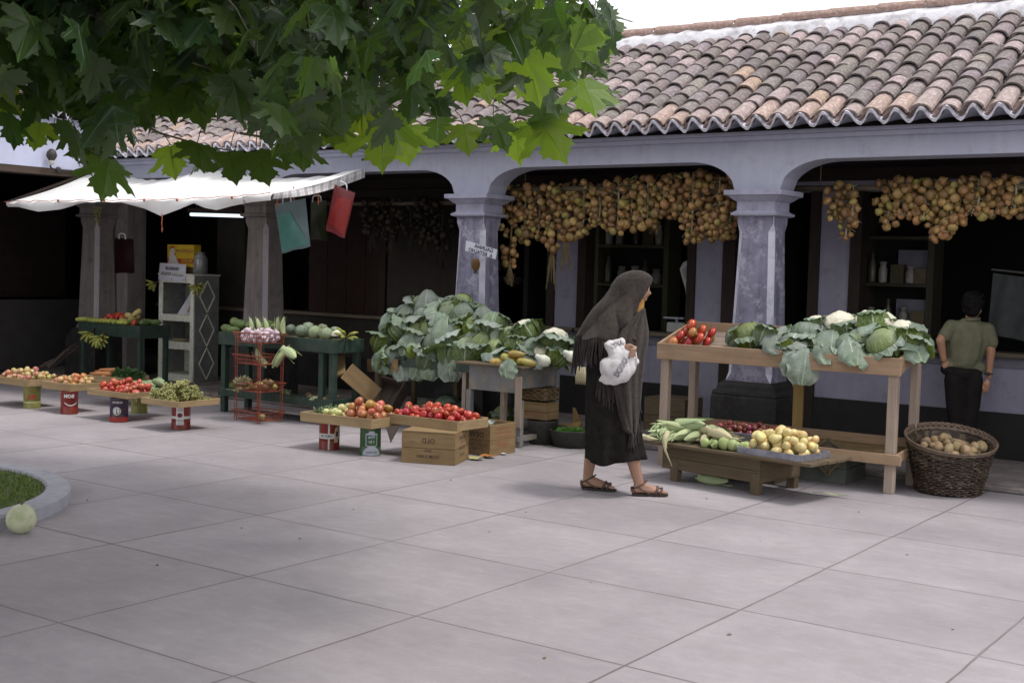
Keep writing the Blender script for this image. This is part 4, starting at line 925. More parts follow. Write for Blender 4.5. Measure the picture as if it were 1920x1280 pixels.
def deco_disc(t, a0, r, h):
    mb = MB(); wrap_patch(mb, disc_rows(.038, .038), r + .001, a0 - .25, h * .48); mb.build('printed_disc', m_pw, t, True)
    mb = MB(); wrap_patch(mb, disc_rows(.030, .030), r + .0018, a0 - .25, h * .48); mb.build('dark_ring', m_tinnavy, t, True)
    mb = MB(); wrap_patch(mb, disc_rows(.026, .026), r + .0026, a0 - .25, h * .48); mb.build('inner_disc', m_pw, t, True)
    mb = MB(); wrap_text(mb, 'J', .045, r + .0034, a0 - .25, h * .48, bold=.002); mb.build('emblem_letter', m_pd, t)
    mb = MB(); wrap_text(mb, 'SELECTO', .024, r + .0012, a0 - .2, h * .84, bold=.0006); mb.build('lettering', m_pw, t)
    mb = MB(); wrap_patch(mb, [(-.022, -.16, .16), (.020, -.16, .16)], r + .0008, a0, h * .13, 0, 24); mb.build('red_band', m_pr, t, True)
def deco_smile(t, a0, r, h):
    mb = MB(); wrap_text(mb, 'BOM', .046, r + .0012, a0 - .05, h * .80, bold=.002); mb.build('lettering', m_pw, t)
    mb = MB(); b = [(.0 + .028 * (abs(x) / .06) ** 2 - .010, x) for x in [i * .012 - .06 for i in range(11)]]
    k = len(mb.v)
    for z, x in b:
        a = a0 + .15 + x / r
        for s in (-.006, .006): mb.v.append(Vector(((r + .0012) * math.cos(a), (r + .0012) * math.sin(a), h * .44 + z + s)))
    for i in range(10): mb.face((k + 2 * i, k + 2 * i + 2, k + 2 * i + 3, k + 2 * i + 1))
    mb.build('printed_curve', m_pw, t)
def deco_yellow(t, a0, r, h):
    mb = MB(); wrap_text(mb, 'MEL', .062, r + .0012, a0 - .1, h * .52, bold=.002, sx=.8); wrap_text(mb, 'FINO', .02, r + .0012, a0 - .1, h * .8); mb.build('lettering', m_pr, t)
    mb = MB(); wrap_patch(mb, [(-.006, -.11, .11), (.006, -.11, .11)], r + .0008, a0, h * .28, 0, 18); mb.build('printed_band', m_py, t, True)
def deco_small(t, a0, r, h):
    mb = MB(); wrap_text(mb, '3', .05, r + .0012, a0 - .35, h * .62, bold=.001); mb.build('lettering', m_pw, t)
def deco_cross(t, a0, r, h):
    mb = MB(); wrap_patch(mb, [(-h * .5 + .004, -.007, .007), (h * .5 - .004, -.007, .007)], r + .0008, a0 - .05, h * .5); wrap_patch(mb, [(-.021, -.17, .17), (.021, -.17, .17)], r + .0012, a0, h * .52, 0, 26); mb.build('white_cross_band', m_pw, t, True)
    mb = MB(); wrap_text(mb, 'NESTOR', .026, r + .002, a0 - .35, h * .52, bold=.0006); mb.build('lettering', m_pd, t)
    mb = MB(); wrap_patch(mb, [(-.06, -.03, .012), (-.02, -.022, .02), (.02, -.024, .02), (.05, -.02, .02), (.066, -.012, .014)], r + .0022, a0 + .78, h * .56); mb.build('printed_figure', m_py, t, True)
    mb = MB(); wrap_patch(mb, disc_rows(.014, .024), r + .003, a0 + .8, h * .60); mb.build('figure_shadow', m_pd, t, True)
def deco_bell(t, a0, r, h):
    mb = MB(); wrap_patch(mb, [(.0, -.082, .082), (.028, -.072, .072), (.05, -.055, .055), (.068, -.028, .028), (.074, -.012, .012)], r + .001, a0 + .12, .006, 0, 18); mb.build('silver_bell', m_silver, t, True)
    out_ = [(-.06, -.035, .035), (-.05, -.05, .05), (-.02, -.046, .046), (.0, -.05, .05), (.03, -.048, .048), (.04, -.052, .052), (.048, -.022, .022), (.062, -.022, .022)]
    mb = MB(); wrap_patch(mb, out_, r + .001, a0 + .1, h * .62, 0, 14); mb.build('silver_shield', m_silver, t, True)
    mb = MB(); wrap_patch(mb, [(z * .86, a * .86, c * .86) for z, a, c in out_[:6]], r + .0018, a0 + .1, h * .61, 0, 14); mb.build('shield_field', m_tingrn, t, True)
    mb = MB(); wrap_text(mb, 'Fina', .034, r + .0028, a0 + .1, h * .70, bold=.001); wrap_text(mb, '1 Kg', .026, r + .0028, a0 + .1, h * .52, bold=.001); mb.build('lettering', m_silver, t)
    mb = MB(); wrap_text(mb, 'COLHEITA', .018, r + .0022, a0 + .15, .03, bold=.0004); mb.build('small_lettering', m_pd, t)
TH = .218
def tin_at(px, py, r, *a):
    g = G(px, py); d = Vector((g.x, g.y, 0)).normalized(); return tin(a[0], (g.x + d.x * r, g.y + d.y * r), r, TH, a[1], a[2])
tin_at(339, 806, .082, 'dark red tin with white label under the grape tray', m_tinred, deco_grape)
tin_at(223, 792, .082, 'navy and red tin with white disc under the red tomato tray', m_tinnavy, deco_disc)
tin_at(130, 777, .080, 'red tin with white curve under the apple tray', m_tinred, deco_smile)
tin_at(60, 766, .080, 'olive yellow tin with red lettering at the far left', m_tinyel, deco_yellow)
tin_at(261, 775, .078, 'small olive green tin behind the navy tin', m_tinyel, deco_small)
tin_at(617, 844, .083, 'red tin with white crossed bands under the mixed tomato tray', m_tinred, deco_cross)
tin_at(694, 855, .083, 'green tin with silver shield and bell under the mixed tomato tray', m_tingrn, deco_bell)

RIM = .29
def tray_from(label, fl, fr, depth, z, h, m=None):
    a, b_ = G(*fl, z), G(*fr, z); e = (b_ - a); w = e.length; rz = math.atan2(e.y, e.x); nrm = Vector((-e.y, e.x, 0)).normalized(); c = (a + b_) / 2 + nrm * depth / 2; c.z = z - h
    return tray(label, c, w, depth, h, rz, m), c, w, rz
H_ = .070
# mixed tray: greens, pale fruit, tomatoes
t, c, w_, rz = tray_from('long tray of pale fruit and half ripe tomatoes on two tins', (563, 771), (697, 786), .40, .30, .078)
mt = (c, w_, rz)
P = pile(26, .22, .36, .033, .05, seed=3); fruits('pale_fruit', pal, [(x - .09, y, z + .012, r) for x, y, z, r in P], c, rz, .036, 'pale yellow fruit in the mixed tray between greens and tomatoes', 'fruit', 'pale fruit in the mixed tray')
P = pile(44, .35, .38, .040, .06, seed=4, jit=.3); fruits('tomato', tomso, [(x + .185, y, z + .012, r) for x, y, z, r in P], c, rz, .036, 'half ripe orange tomato in the mixed tray on tins', 'tomato', 'half ripe tomatoes in the mixed tray')
# long tray of red tomatoes on the box
t, c, w_, rz = tray_from('long tray heaped with ripe red tomatoes on a stencilled box', (721, 774), (858, 790), .40, .325, .078)
P = pile(118, w_ - .03, .37, .033, .05, seed=6, jit=.25); fruits('tomato', toms, [(x, y, z + .012, r) for x, y, z, r in P], c, rz, .036, 'ripe red tomato heaped in the long tray on the box', 'tomato', 'red tomatoes in the long tray')
def tray_corner(label, C, w, d, z, h):
    p = G(C[0], C[1], z); c = Vector((p.x - w / 2, p.y + d / 2, z - h)); return tray(label, c, w, d, h, 0), c, w, 0.0
t, c, w_, rz = tray_corner('square tray of ripe tomatoes on the navy tin at left', (237.5, 737), .58, .44, .277, .055)
P = pile(64, w_ - .04, .40, .036, .09, seed=8, jit=.3); fruits('tomato', toms + tomsp, [(x, y, z + .012, r) for x, y, z, r in P], c, rz, .036, 'ripe tomato in the tray on the navy tin', 'tomato', 'tomatoes in the tray on the navy tin')
t, c, w_, rz = tray_corner('square tray of orange and red apples on the red tin at left', (132, 720), .45, .40, .29, .072); apc = c
P = pile(52, w_ - .03, .37, .034, .07, seed=9, jit=.25); fruits('apple', [apg[0], apg[1], tomso[0], tomso[1]], [(x, y, z + .012, r) for x, y, z, r in P], c, rz, .036, 'orange red apple in the tray on the red tin', 'apple', 'apples in the tray on the red tin')
t, c, w_, rz = tray_corner('square tray of green and pink apples cut by the left edge', (52, 712), .62, .42, .29, .07)
P = pile(120, w_ - .03, .39, .030, .07, seed=10, jit=.2); fruits('apple', apg, [(x, y, z + .012, r) for x, y, z, r in P], c, rz, .036, 'green or pink apple in the leftmost tray', 'apple', 'apples in the leftmost tray')
# grapes
t, c, w_, rz = tray_corner('square shallow tray of green grapes on the dark red tin', (334, 753), .50, .47, .275, .055)
def grape_bunch(seed):
    q = random.Random(seed); mb = MB()
    for i in range(95):
        t_ = q.random(); a = q.random() * 6.28; rr_ = .055 * (1 - .6 * t_) * math.sqrt(q.random()); p = Vector((-.09 + .18 * t_, rr_ * math.cos(a), .03 + rr_ * math.sin(a) * .7)); s = q.uniform(.0075, .0105); mb.ell(p, s, s, s * 1.15, 7, 5)
    for i in range(14): t_ = q.random(); a = q.random() * 6.28; mb.tube([(-.09 + .18 * t_, 0, .03), (-.09 + .18 * t_, .05 * math.cos(a), .03 + .05 * math.sin(a))], [.002, .001], 4)
    return mb.mesh('grape_bunch', m_grape, True)
gbs = [grape_bunch(k) for k in range(5)]; q = random.Random(4); ng = 0
for L, (n, sx_, sy2) in enumerate(((14, .20, .18), (10, .15, .13), (6, .09, .08), (2, .03, .03))):
    for i in range(n):
        x = q.uniform(-sx_, sx_); y = q.uniform(-sy2, sy2); o = bpy.data.objects.new('grape_bunch', gbs[ng % 5]); ng += 1; COL.objects.link(o); tag(o, 'bunch of green grapes heaped in the tray on the dark red tin', 'grapes', 'grape bunches in the tray')
        o.location = c + Vector((x, y, .012 + L * .042)); o.rotation_euler = (q.uniform(-.3, .3), q.uniform(-.3, .3), q.uniform(0, 6.28)); o.scale = (1.0,) * 3
# carrots, greens and corn on two trays behind
t, c2, w2, rz2 = tray_from('tray of carrots and dark greens behind the apple tray', (158, 702), (226, 708), .4, .30, .06)
mb = MB()
mcar = M('carrot_skin', (.44, .19, .07), (.36, .15, .06), 20, .7, rnd=.15)
carm = spin_mesh('carrot', mcar, [(.001, -.10), (.008, -.09), (.016, -.03), (.022, .04), (.020, .065), (.006, .075)], 10, .1)
for i in range(9):
    o = bpy.data.objects.new('carrot', carm); COL.objects.link(o); tag(o, 'orange carrot lying in the tray beside the dark greens', 'carrot', 'carrots in the back tray'); o.location = c2 + Matrix.Rotation(rz2, 3, 'Z') @ Vector((-.16 + q.uniform(-.06, .12), q.uniform(-.15, .1), .045 + .03 * (i // 4))); o.rotation_euler = (PI / 2, 0, rz2 + PI / 2 + q.uniform(-.3, .3)); o.scale = (1.3, 1.3, 1.5)
def herb_clump(name, label, loc, rx, ry, rz_, n, size, mat_, cat='greens', par=None, group=None):
    q = random.Random(int(abs(loc[0]) * 1000)); mb = MB()
    for i in range(n):
        a = q.random() * 6.28; e = math.acos(q.random()); k = q.uniform(.45, 1.0); p = Vector((rx * k * math.sin(e) * math.cos(a), ry * k * math.sin(e) * math.sin(a), rz_ * k * math.cos(e)))
        d = Vector((math.cos(a) * .7, math.sin(a) * .7, q.uniform(-.3, .9))).normalized(); s = d.cross(Vector((q.uniform(-1, 1), q.uniform(-1, 1), 1))).normalized(); L = size * q.uniform(.6, 1.2); b_ = len(mb.v); up = d.cross(s) * L * .18
        mb.v += [p, p + d * L * .4 + s * L * .32 + up, p + d * L, p + d * L * .4 - s * L * .32 + up]; mb.face((b_, b_ + 1, b_ + 2)); mb.face((b_, b_ + 2, b_ + 3))
    mb.ell((0, 0, rz_ * .1), rx * .55, ry * .55, rz_ * .6, 10, 6)
    o = mb.build(name, mat_, par, loc=loc); tag(o, label, cat, group); return o
herb_clump('leafy_greens', 'dark leafy bunch of greens in the back tray beside carrots', c2 + Matrix.Rotation(rz2, 3, 'Z') @ Vector((.14, .0, .03)), .17, .15, .11, 420, .06, m_herb)
herb_clump('leafy_greens', 'small clump of curly greens at the left end of the mixed tray', mt[0] + Matrix.Rotation(mt[2], 3, 'Z') @ Vector((-.285, .02, .03)), .085, .16, .085, 300, .035, M('curly_green', (.13, .20, .10), (.19, .26, .14), 14, .6, transl=.2))
m_courg = M('pale_courgette', (.28, .34, .20), (.20, .28, .13), 12, .5, rnd=.2)
cou = spin_mesh('courgette', m_courg, [(.002, -.11), (.016, -.105), (.023, -.06), (.022, .03), (.018, .08), (.010, .10), (.009, .125), (.001, .128)], 12, .1, .6)
t, c3, w3, rz3 = tray_from('low tray of pale courgettes on the small olive tin', (236, 727), (290, 731), .36, .275, .045)
for i in range(12):
    o = bpy.data.objects.new('courgette', cou); COL.objects.link(o); tag(o, 'pale green courgette in the tray behind the tomatoes', 'courgette', 'courgettes in the tray'); o.location = c3 + Matrix.Rotation(rz3, 3, 'Z') @ Vector((q.uniform(-.10, .14), q.uniform(-.1, .12), .04 + .035 * (i // 5))); o.rotation_euler = (PI / 2, q.uniform(0, 6), rz3 + PI / 2 - .6 + q.uniform(-.25, .25)); o.scale = (1.3,) * 3

# ------------------------------------------------------------------ stencilled boxes
def crate(name, label, c, w, d, h, rz, m, lid=False, group='wooden boxes under the trays', tilt=None):
    t = thing(name, label, 'crate', c, rz, group); th = .014
    def side(nm, x0, x1, y0, y1):
        S = MB(); n = 2
        for k in range(n): S.box(x0, x1, y0, y1, h * k / n + .0015, h * (k + 1) / n - .0015)
        S.build(nm, m, t, bevel=.002)
    side('front_board', -w / 2, w / 2, -d / 2, -d / 2 + th); side('back_board', -w / 2, w / 2, d / 2 - th, d / 2); side('end_board', -w / 2, -w / 2 + th, -d / 2 + th + .0005, d / 2 - th - .0005); side('end_board', w / 2 - th, w / 2, -d / 2 + th + .0005, d / 2 - th - .0005)
    S = MB(); S.box(-w / 2 + th + .001, w / 2 - th - .001, -d / 2 + th + .001, d / 2 - th - .001, .004, .014); S.build('bottom_board', m, t)
    if lid: S = MB(); S.box(-w / 2, w / 2, -d / 2, d / 2, h + .001, h + .013); S.build('lid', m, t, bevel=.002)
    return t
a, b_ = G(752, 866), G(853, 873); e = b_ - a; rz = math.atan2(e.y, e.x); wd = e.length; nr = Vector((-e.y, e.x, 0)).normalized(); cc = (a + b_) / 2 + nr * .18
t = crate('wooden_crate', 'plank crate with black stencilling under the long tomato tray', cc, wd, .36, .236, rz, m_crate, True)
mb = MB(); ax, az = Vector((1, 0, 0)), Vector((0, 0, 1)); y = -.18 - .0015
flat_text(mb, 'OLD', .052, (0, y, .175), ax, az, bold=.0006); flat_text(mb, 'GIN', .034, (0, y, .100), ax, az); flat_text(mb, 'DOM JUAN', .036, (0, y, .055), ax, az, bold=.0005)
x = wd / 2 + .0015; ay = Vector((0, 1, 0))
flat_text(mb, 'PRODUCE', .034, (x, -.01, .195), ay, az); flat_text(mb, 'OF', .026, (x, 0, .160), ay, az); flat_text(mb, 'OLD GIN', .034, (x, 0, .118), ay, az); flat_text(mb, 'CASE LOT', .028, (x, 0, .065), ay, az); mb.build('stencil_lettering', m_ink, t)
a, b_ = G(918, 856), G(966, 848); e = b_ - a; rz2_ = math.atan2(e.y, e.x) - PI / 2; dp = e.length; fx_ = Vector((math.cos(rz2_), math.sin(rz2_), 0)); wd = .40; cc = (a + b_) / 2 - fx_ * wd / 2
t = crate('wooden_crate', 'open plank crate with red and black stencilling beside the tomato tray', cc, wd, dp, .252, rz2_, m_crate)
mb = MB(); y = -dp / 2 - .0015
flat_text(mb, "DEWAR'S", .062, (.0, y, .165), ax, az, bold=.001, sx=1.05); flat_text(mb, 'SCOTCH', .03, (.06, y, .118), ax, az); flat_text(mb, 'WHISKY 12 BOTTLES', .026, (.045, y, .085), ax, az); flat_text(mb, 'SCOTLAND', .022, (.08, y, .05), ax, az); mb.build('stencil_lettering', m_ink, t)
mb = MB(); flat_text(mb, 'WHITE', .05, (.05, y, .218), ax, az, bold=.001)
x = wd / 2 + .0015
for k, (s, z) in enumerate((('WHITE LABEL', .215), ('SCOTCH WHISKY', .180), ('PRODUCE OF', .145), ('SCOTLAND', .112), ('WHISKY', .078))): flat_text(mb, s, .030 if k != 4 else .045, (x, 0, z), ay, az, sx=.95)
mb.build('red_lettering', m_inkr, t)
def leaf_scrap(name, label, loc, size, mat_, seed, cat='scrap', group=None):
    q = random.Random(seed); mb = MB(); nx = 7; o3 = q.random() * 9
    mb.grid(lambda u, v: Vector(((u - .5) * size * (1 - .5 * abs(v - .5)), (v - .5) * size * .8 * (1 - .3 * abs(u - .5)), .012 + size * .22 * abs(mnoise.noise(Vector((u * 2.4 + o3, v * 2.4, 0)))) + size * .15 * ((u - .5) ** 2))), nx, nx); o = mb.build(name, mat_, None, True, loc=loc); tag(o, label, cat, group); return o
g = G(915, 858); leaf_scrap('dry_leaf', 'crumpled orange dry leaf on the paving beside the open crate', g, .13, M('orange_dry_leaf', (.40, .17, .035), (.28, .11, .03), 14, .8), 4, 'leaf')
g = G(893, 862); leaf_scrap('peel_scrap', 'yellow green peel scrap on the paving by the stencilled crates', g, .12, M('yellow_peel', (.38, .36, .08), (.50, .48, .30), 9, .7), 6)
g = G(945, 853); leaf_scrap('paper_scrap', 'tiny pale scrap on the paving at the foot of the open crate', g, .05, m_paper, 8)
herb_clump('leaf_clump', 'pale cabbage leaf scrap standing in the open crate', cc + Vector((.02, .0, .20)), .04, .04, .07, 26, .07, M('pale_leaf_scrap', (.33, .38, .33), (.42, .45, .40), 8, .7), 'leaf')
# tipped empty box and boards leaning behind
o = G(664, 786, .02); e_ = V(712, 703, o.y + .34); t = thing('wooden_crate', 'weathered empty box tipped up with its open side facing out behind the tomato trays', 'crate', o, 0, 'wooden boxes under the trays')
la = e_ - o; la.x -= .0; L = la.length; la.normalize(); lb = Vector((.97, .24, 0)); lb = (lb - la * lb.dot(la)).normalized(); lc = la.cross(lb)
if lc.y < 0: lc = -lc
Wd, Dp, th = .30, .15, .013
def tb(nm, a0, a1, b0, b1, c0, c1): mb = MB(); mb.obox(la * (a0 + a1) / 2 + lb * (b0 + b1) / 2 + lc * (c0 + c1) / 2, la, lb, lc, a1 - a0, b1 - b0, c1 - c0); mb.build(nm, m_greyw, t, bevel=.002)
tb('side_board', 0, L, 0, th, 0, Dp); tb('side_board', 0, L, Wd - th, Wd, 0, Dp); tb('end_board', L - th, L, th + .001, Wd - th - .001, 0, Dp); tb('end_board', 0, th, th + .001, Wd - th - .001, 0, Dp); tb('bottom_board', th + .001, L - th - .001, th + .001, Wd / 2 - .002, Dp - th, Dp - .001); tb('bottom_board', th + .001, L - th - .001, Wd / 2 + .002, Wd - th - .001, Dp - th, Dp - .001)
for i, (p0, p1, wv, lab) in enumerate((((632, 705, 8.55), (632, 655, 8.9), .16, 'short plank leaning behind the right end of the green table'), ((650, 695, 8.5), (705, 742, 8.75), .17, 'wide plank leaning askew behind the green table'), ((745, 685, 8.75), (690, 685, 9.0), .12, 'thin plank lying slanted under the cabbage stand'))):
    a, b_ = V(*p0), V(*p1); o = thing('wooden_plank', lab, 'plank', a, 0, 'loose planks behind the stalls'); mb = MB(); mb.bar((0, 0, 0), b_ - a, .02, wv, up=(0, 0, 1) if i else (1, 0, 0)); o2 = mb.build('board', m_crate, o, bevel=.002)
# paper-like dark triangle under the long tray
a = V(735, 822, 8.05); t = thing('cardboard_flap', 'grey cardboard flap standing on the paving under the long tomato tray', 'cardboard', a); mb = MB(); mb.v = [Vector(p) for p in ((-.09, 0, .08), (.09, 0, .08), (.0, -.02, -.085), (-.09, .01, .08), (.09, .01, .08), (.0, -.01, -.085))]; mb.face((0, 2, 1)); mb.face((3, 4, 5)); mb.face((0, 1, 4, 3)); mb.face((1, 2, 5, 4)); mb.face((2, 0, 3, 5)); mb.build('flap', m_greyw, t)
t.location.z = .087
# ------------------------------------------------------------------ cabbages and cauliflowers
def mk_cableaf(name, outc, outc2, inc, veinc):
    m, nt, b, out = newmat(name); uvn = N(nt, 'ShaderNodeUVMap', uv_map='UVMap'); sp = N(nt, 'ShaderNodeSeparateXYZ'); nt.links.new(uvn.outputs[0], sp.inputs[0])
    tc = N(nt, 'ShaderNodeTexCoord'); oi = N(nt, 'ShaderNodeObjectInfo')
    au = math_(nt, 'ABSOLUTE', math_(nt, 'SUBTRACT', sp.outputs[0], .5)); wob, raw = noise_fac(nt, tc.outputs['Object'], 14, 5, .3, .7)
    mid = N(nt, 'ShaderNodeMapRange'); nt.links.new(au, mid.inputs[0]); mid.inputs[1].default_value = .035; mid.inputs[2].default_value = .012
    w_ = math_(nt, 'ADD', math_(nt, 'MULTIPLY', math_(nt, 'SUBTRACT', sp.outputs[1], math_(nt, 'MULTIPLY', au, 1.1)), 30), math_(nt, 'MULTIPLY', wob, 4.5))
    sn = math_(nt, 'SINE', w_); sv = N(nt, 'ShaderNodeMapRange'); nt.links.new(sn, sv.inputs[0]); sv.inputs[1].default_value = .80; sv.inputs[2].default_value = .99
    vo = N(nt, 'ShaderNodeTexVoronoi', feature='DISTANCE_TO_EDGE'); vo.inputs['Scale'].default_value = 42; nt.links.new(tc.outputs['Object'], vo.inputs['Vector']); ve = N(nt, 'ShaderNodeMapRange'); ve.inputs[1].default_value = .09; ve.inputs[2].default_value = .01; nt.links.new(vo.outputs['Distance'], ve.inputs[0])
    vn = math_(nt, 'MAXIMUM', math_(nt, 'MAXIMUM', mid.outputs[0], math_(nt, 'MULTIPLY', sv.outputs[0], .38)), math_(nt, 'MULTIPLY', ve.outputs[0], .25))
    f1, _ = noise_fac(nt, tc.outputs['Object'], 7, 5, .3, .7); oc = mix(nt, f1, outc, outc2); ic = mix(nt, f1, inc, tuple(x * .65 for x in inc))
    geo = N(nt, 'ShaderNodeNewGeometry'); c = mix(nt, geo.outputs['Backfacing'], oc, ic); c = mix(nt, math_(nt, 'MULTIPLY', vn, .75), c, veinc)
    hs = N(nt, 'ShaderNodeHueSaturation'); nt.links.new(c, hs.inputs['Color']); nt.links.new(math_(nt, 'MULTIPLY_ADD', oi.outputs['Random'], .55, .62), hs.inputs['Value']); fr = math_(nt, 'FRACT', math_(nt, 'MULTIPLY', oi.outputs['Random'], 13.7)); nt.links.new(math_(nt, 'MULTIPLY_ADD', fr, -.05, .51), hs.inputs['Hue']); nt.links.new(math_(nt, 'MULTIPLY_ADD', fr, .9, .7), hs.inputs['Saturation'])
    nt.links.new(hs.outputs[0], b.inputs['Base Color']); b.inputs['Roughness'].default_value = .5; b.inputs['Specular IOR Level'].default_value = .4
    bump(nt, b, math_(nt, 'ADD', vn, math_(nt, 'MULTIPLY', raw, .7)), .007, .7)
    t = N(nt, 'ShaderNodeBsdfTranslucent'); t.inputs[0].default_value = (.20, .32, .08, 1); ms = N(nt, 'ShaderNodeMixShader'); ms.inputs[0].default_value = .12; nt.links.new(b.outputs[0], ms.inputs[1]); nt.links.new(t.outputs[0], ms.inputs[2]); nt.links.new(ms.outputs[0], out.inputs[0]); return m
m_cab = mk_cableaf('waxy_cabbage_leaf', (.325, .375, .345), (.13, .20, .115), (.10, .165, .038), (.47, .53, .44))
m_cabh = mk_cableaf('cabbage_heart', (.31, .38, .26), (.20, .28, .11), (.15, .21, .06), (.45, .50, .36))
m_caul = M('cauliflower_curd', (.74, .72, .60), (.64, .61, .46), 40, .8, .012, 60)
rc = random.Random(21)
def head_mesh(seed, mat_):
    q = random.Random(seed); mb = MB(); r = .10
    mb.grid(lambda u, v: Vector((r * .965 * math.sin(PI * v) * math.cos(2 * PI * u), r * .965 * math.sin(PI * v) * math.sin(2 * PI * u), -r * .92 * math.cos(PI * v))), 20, 12, closeu=True)
    for k in range(5):
        a0 = k * 2 * PI / 5 + q.uniform(-.3, .3); wd = q.uniform(.95, 1.25); top = q.uniform(2.2, 2.75); o = q.random() * 9
        def f(u, v):
            e = .25 + (top - .25) * v; a = a0 + (u - .5) * 2 * wd * (math.sin(PI * min(1, .2 + .75 * v)) ** .5) / max(.35, math.sin(e)) * .75
            edge = max(abs(u - .5) * 2, v) ** 6; rr_ = r * (1.0 + .02 * k / 5 + .05 * edge + .018 * mnoise.noise(Vector((u * 4 + o, v * 4, k))) )
            return Vector((rr_ * math.sin(e) * math.cos(a), rr_ * math.sin(e) * math.sin(a), -rr_ * .94 * math.cos(e)))
        mb.grid(f, 10, 10, flip=False)
    return mb.mesh('heart', mat_, True)
def outleaf_mesh(seed, name='outer_leaf', e1=1.95, flare=.024, wd=.85):
    q = random.Random(seed); mb = MB(); o = q.random() * 20; e1 = e1 + q.uniform(-.3, .3); fl = flare * q.uniform(.5, 1.5); R_0 = .108
    def f(u, v):
        s = (u - .5) * 2; wp_ = math.sin(PI * min(1, .14 + .76 * v)) ** .55 * (1 + .05 * math.sin(v * 9 + o)); vh = .68
        e = .3 + (e1 - .3) * min(1, v / vh); t = max(0, (v - vh) / (1 - vh)); az = s * wd * wp_ * 1.1
        rad_ = R_0 * (1 + .02 * mnoise.noise(Vector((s * 2 + o, v * 3, 0)))); eg = max(abs(s), v) ** 4
        ex = eg * (.012 + .010 * math.sin(az * 9 + v * 7 + o) + .012 * mnoise.noise(Vector((s * 4 + o, v * 5, 3)))) + fl * t * 1.05
        hx, hy = math.sin(az), math.cos(az)
        return Vector(((rad_ * math.sin(e) + ex) * hx, (rad_ * math.sin(e) + ex) * hy, -rad_ * math.cos(e) + fl * (.75 * t - 1.5 * t * t) + .006 * eg * math.sin(s * 11 + o)))
    mb.grid(f, 16, 16); return mb.mesh(name, m_cab, True)
def loose_mesh(seed, L=.27, W=.25):
    q = random.Random(seed); mb = MB(); o = q.random() * 20; cv = q.uniform(-.5, 1.3)
    def f(u, v):
        s = (u - .5) * 2; w_ = W * .5 * math.sin(PI * min(1, .07 + .80 * v)) ** .65 * (1 + .06 * math.sin(v * 15 + o)); an = cv * (v - .35); eg = max(abs(s), v * .9) ** 3
        z = -.06 * s * s * (1 - .5 * v) - L * .22 * cv * (v - .3) ** 2 + eg * (.014 * math.sin(v * 16 + s * 2 + o) + .016 * math.sin(s * 9 + o * 2)) + .02 * mnoise.noise(Vector((s * 1.8 + o, v * 2.5, 1)))
        return Vector((s * w_, v * L, z))
    mb.grid(f, 16, 16); return mb.mesh('cabbage_leaf', m_cab, True)
HEADS = [head_mesh(k, m_cabh if k % 3 else m_cab) for k in range(4)]; OUTS = [outleaf_mesh(50 + k) for k in range(4)] + [outleaf_mesh(60 + k, e1=1.6, flare=.044) for k in range(4)]
LOOSE = [loose_mesh(80 + k) for k in range(6)]
def cur_mesh(seed):
    q = random.Random(seed); mb = MB()
    mb.grid(lambda u, v: Vector((.10 * math.sin(PI * .55 * (1 - v)) * math.cos(2 * PI * u), .10 * math.sin(PI * .55 * (1 - v)) * math.sin(2 * PI * u), .075 * math.cos(PI * .55 * (1 - v)))) * (1 + .10 * mnoise.noise(Vector((math.cos(2 * PI * u) * (1 - v) * 4.5 + seed, math.sin(2 * PI * u) * (1 - v) * 4.5, v * 3))) + .05 * mnoise.noise(Vector((math.cos(2 * PI * u) * (1 - v) * 12, math.sin(2 * PI * u) * (1 - v) * 12, seed)))), 36, 16, closeu=True)
    return mb.mesh('curd', m_caul, True)
CURD = [cur_mesh(k) for k in range(3)]
def cabbage(loc, r, label, group, cauli=False, nleaf=5, face=None, up=None):
    t = thing('cauliflower' if cauli else 'cabbage', label, 'cauliflower' if cauli else 'cabbage', loc, 0, group)
    tl_ = Euler((rc.uniform(-.9, .35), rc.uniform(-.5, .5), rc.uniform(0, 6.28) if face is None else face), 'XYZ'); t.rotation_euler = (tl_.x, tl_.y, tl_.z) if up is None else (up[0], up[1], up[2]); t.scale = (r / .1,) * 3
    h = bpy.data.objects.new('curd' if cauli else 'heart', (CURD if cauli else HEADS)[rc.randrange(3 if cauli else 4)]); COL.objects.link(h); h.parent = t; h.location = (0, 0, .02 if cauli else 0); h.rotation_euler = (0, 0, rc.uniform(0, 6.28))
    for k in range(nleaf):
        a = k * 2 * PI / nleaf + rc.uniform(-.35, .35); o = bpy.data.objects.new('outer_leaf', OUTS[rc.randrange(8)]); COL.objects.link(o); o.parent = t
        o.rotation_euler = (rc.uniform(-.12, .12), rc.uniform(-.12, .12), a); s = 1.0 + .035 * (k % 3) + (.03 if cauli else 0); o.scale = (s, s, s)
    return t
def looseleaf(px, py, y, label, s=1.0, rot=None, group='loose cabbage leaves hanging over the front edges'):
    o = bpy.data.objects.new('cabbage_leaf', LOOSE[rc.randrange(6)]); COL.objects.link(o); tag(o, label, 'leaf', group); o.location = V(px, py, y); yv = Vector(rot or (rc.uniform(-.5, .5), -.35 + rc.uniform(-.2, .3), -1)).normalized(); zv = Vector((.577 + rc.uniform(-.3, .3), -.817, .55)); zv = (zv - yv * zv.dot(yv)).normalized(); o.rotation_euler = Matrix((yv.cross(zv), yv, zv)).transposed().to_euler(); o.scale = (s,) * 3; return o

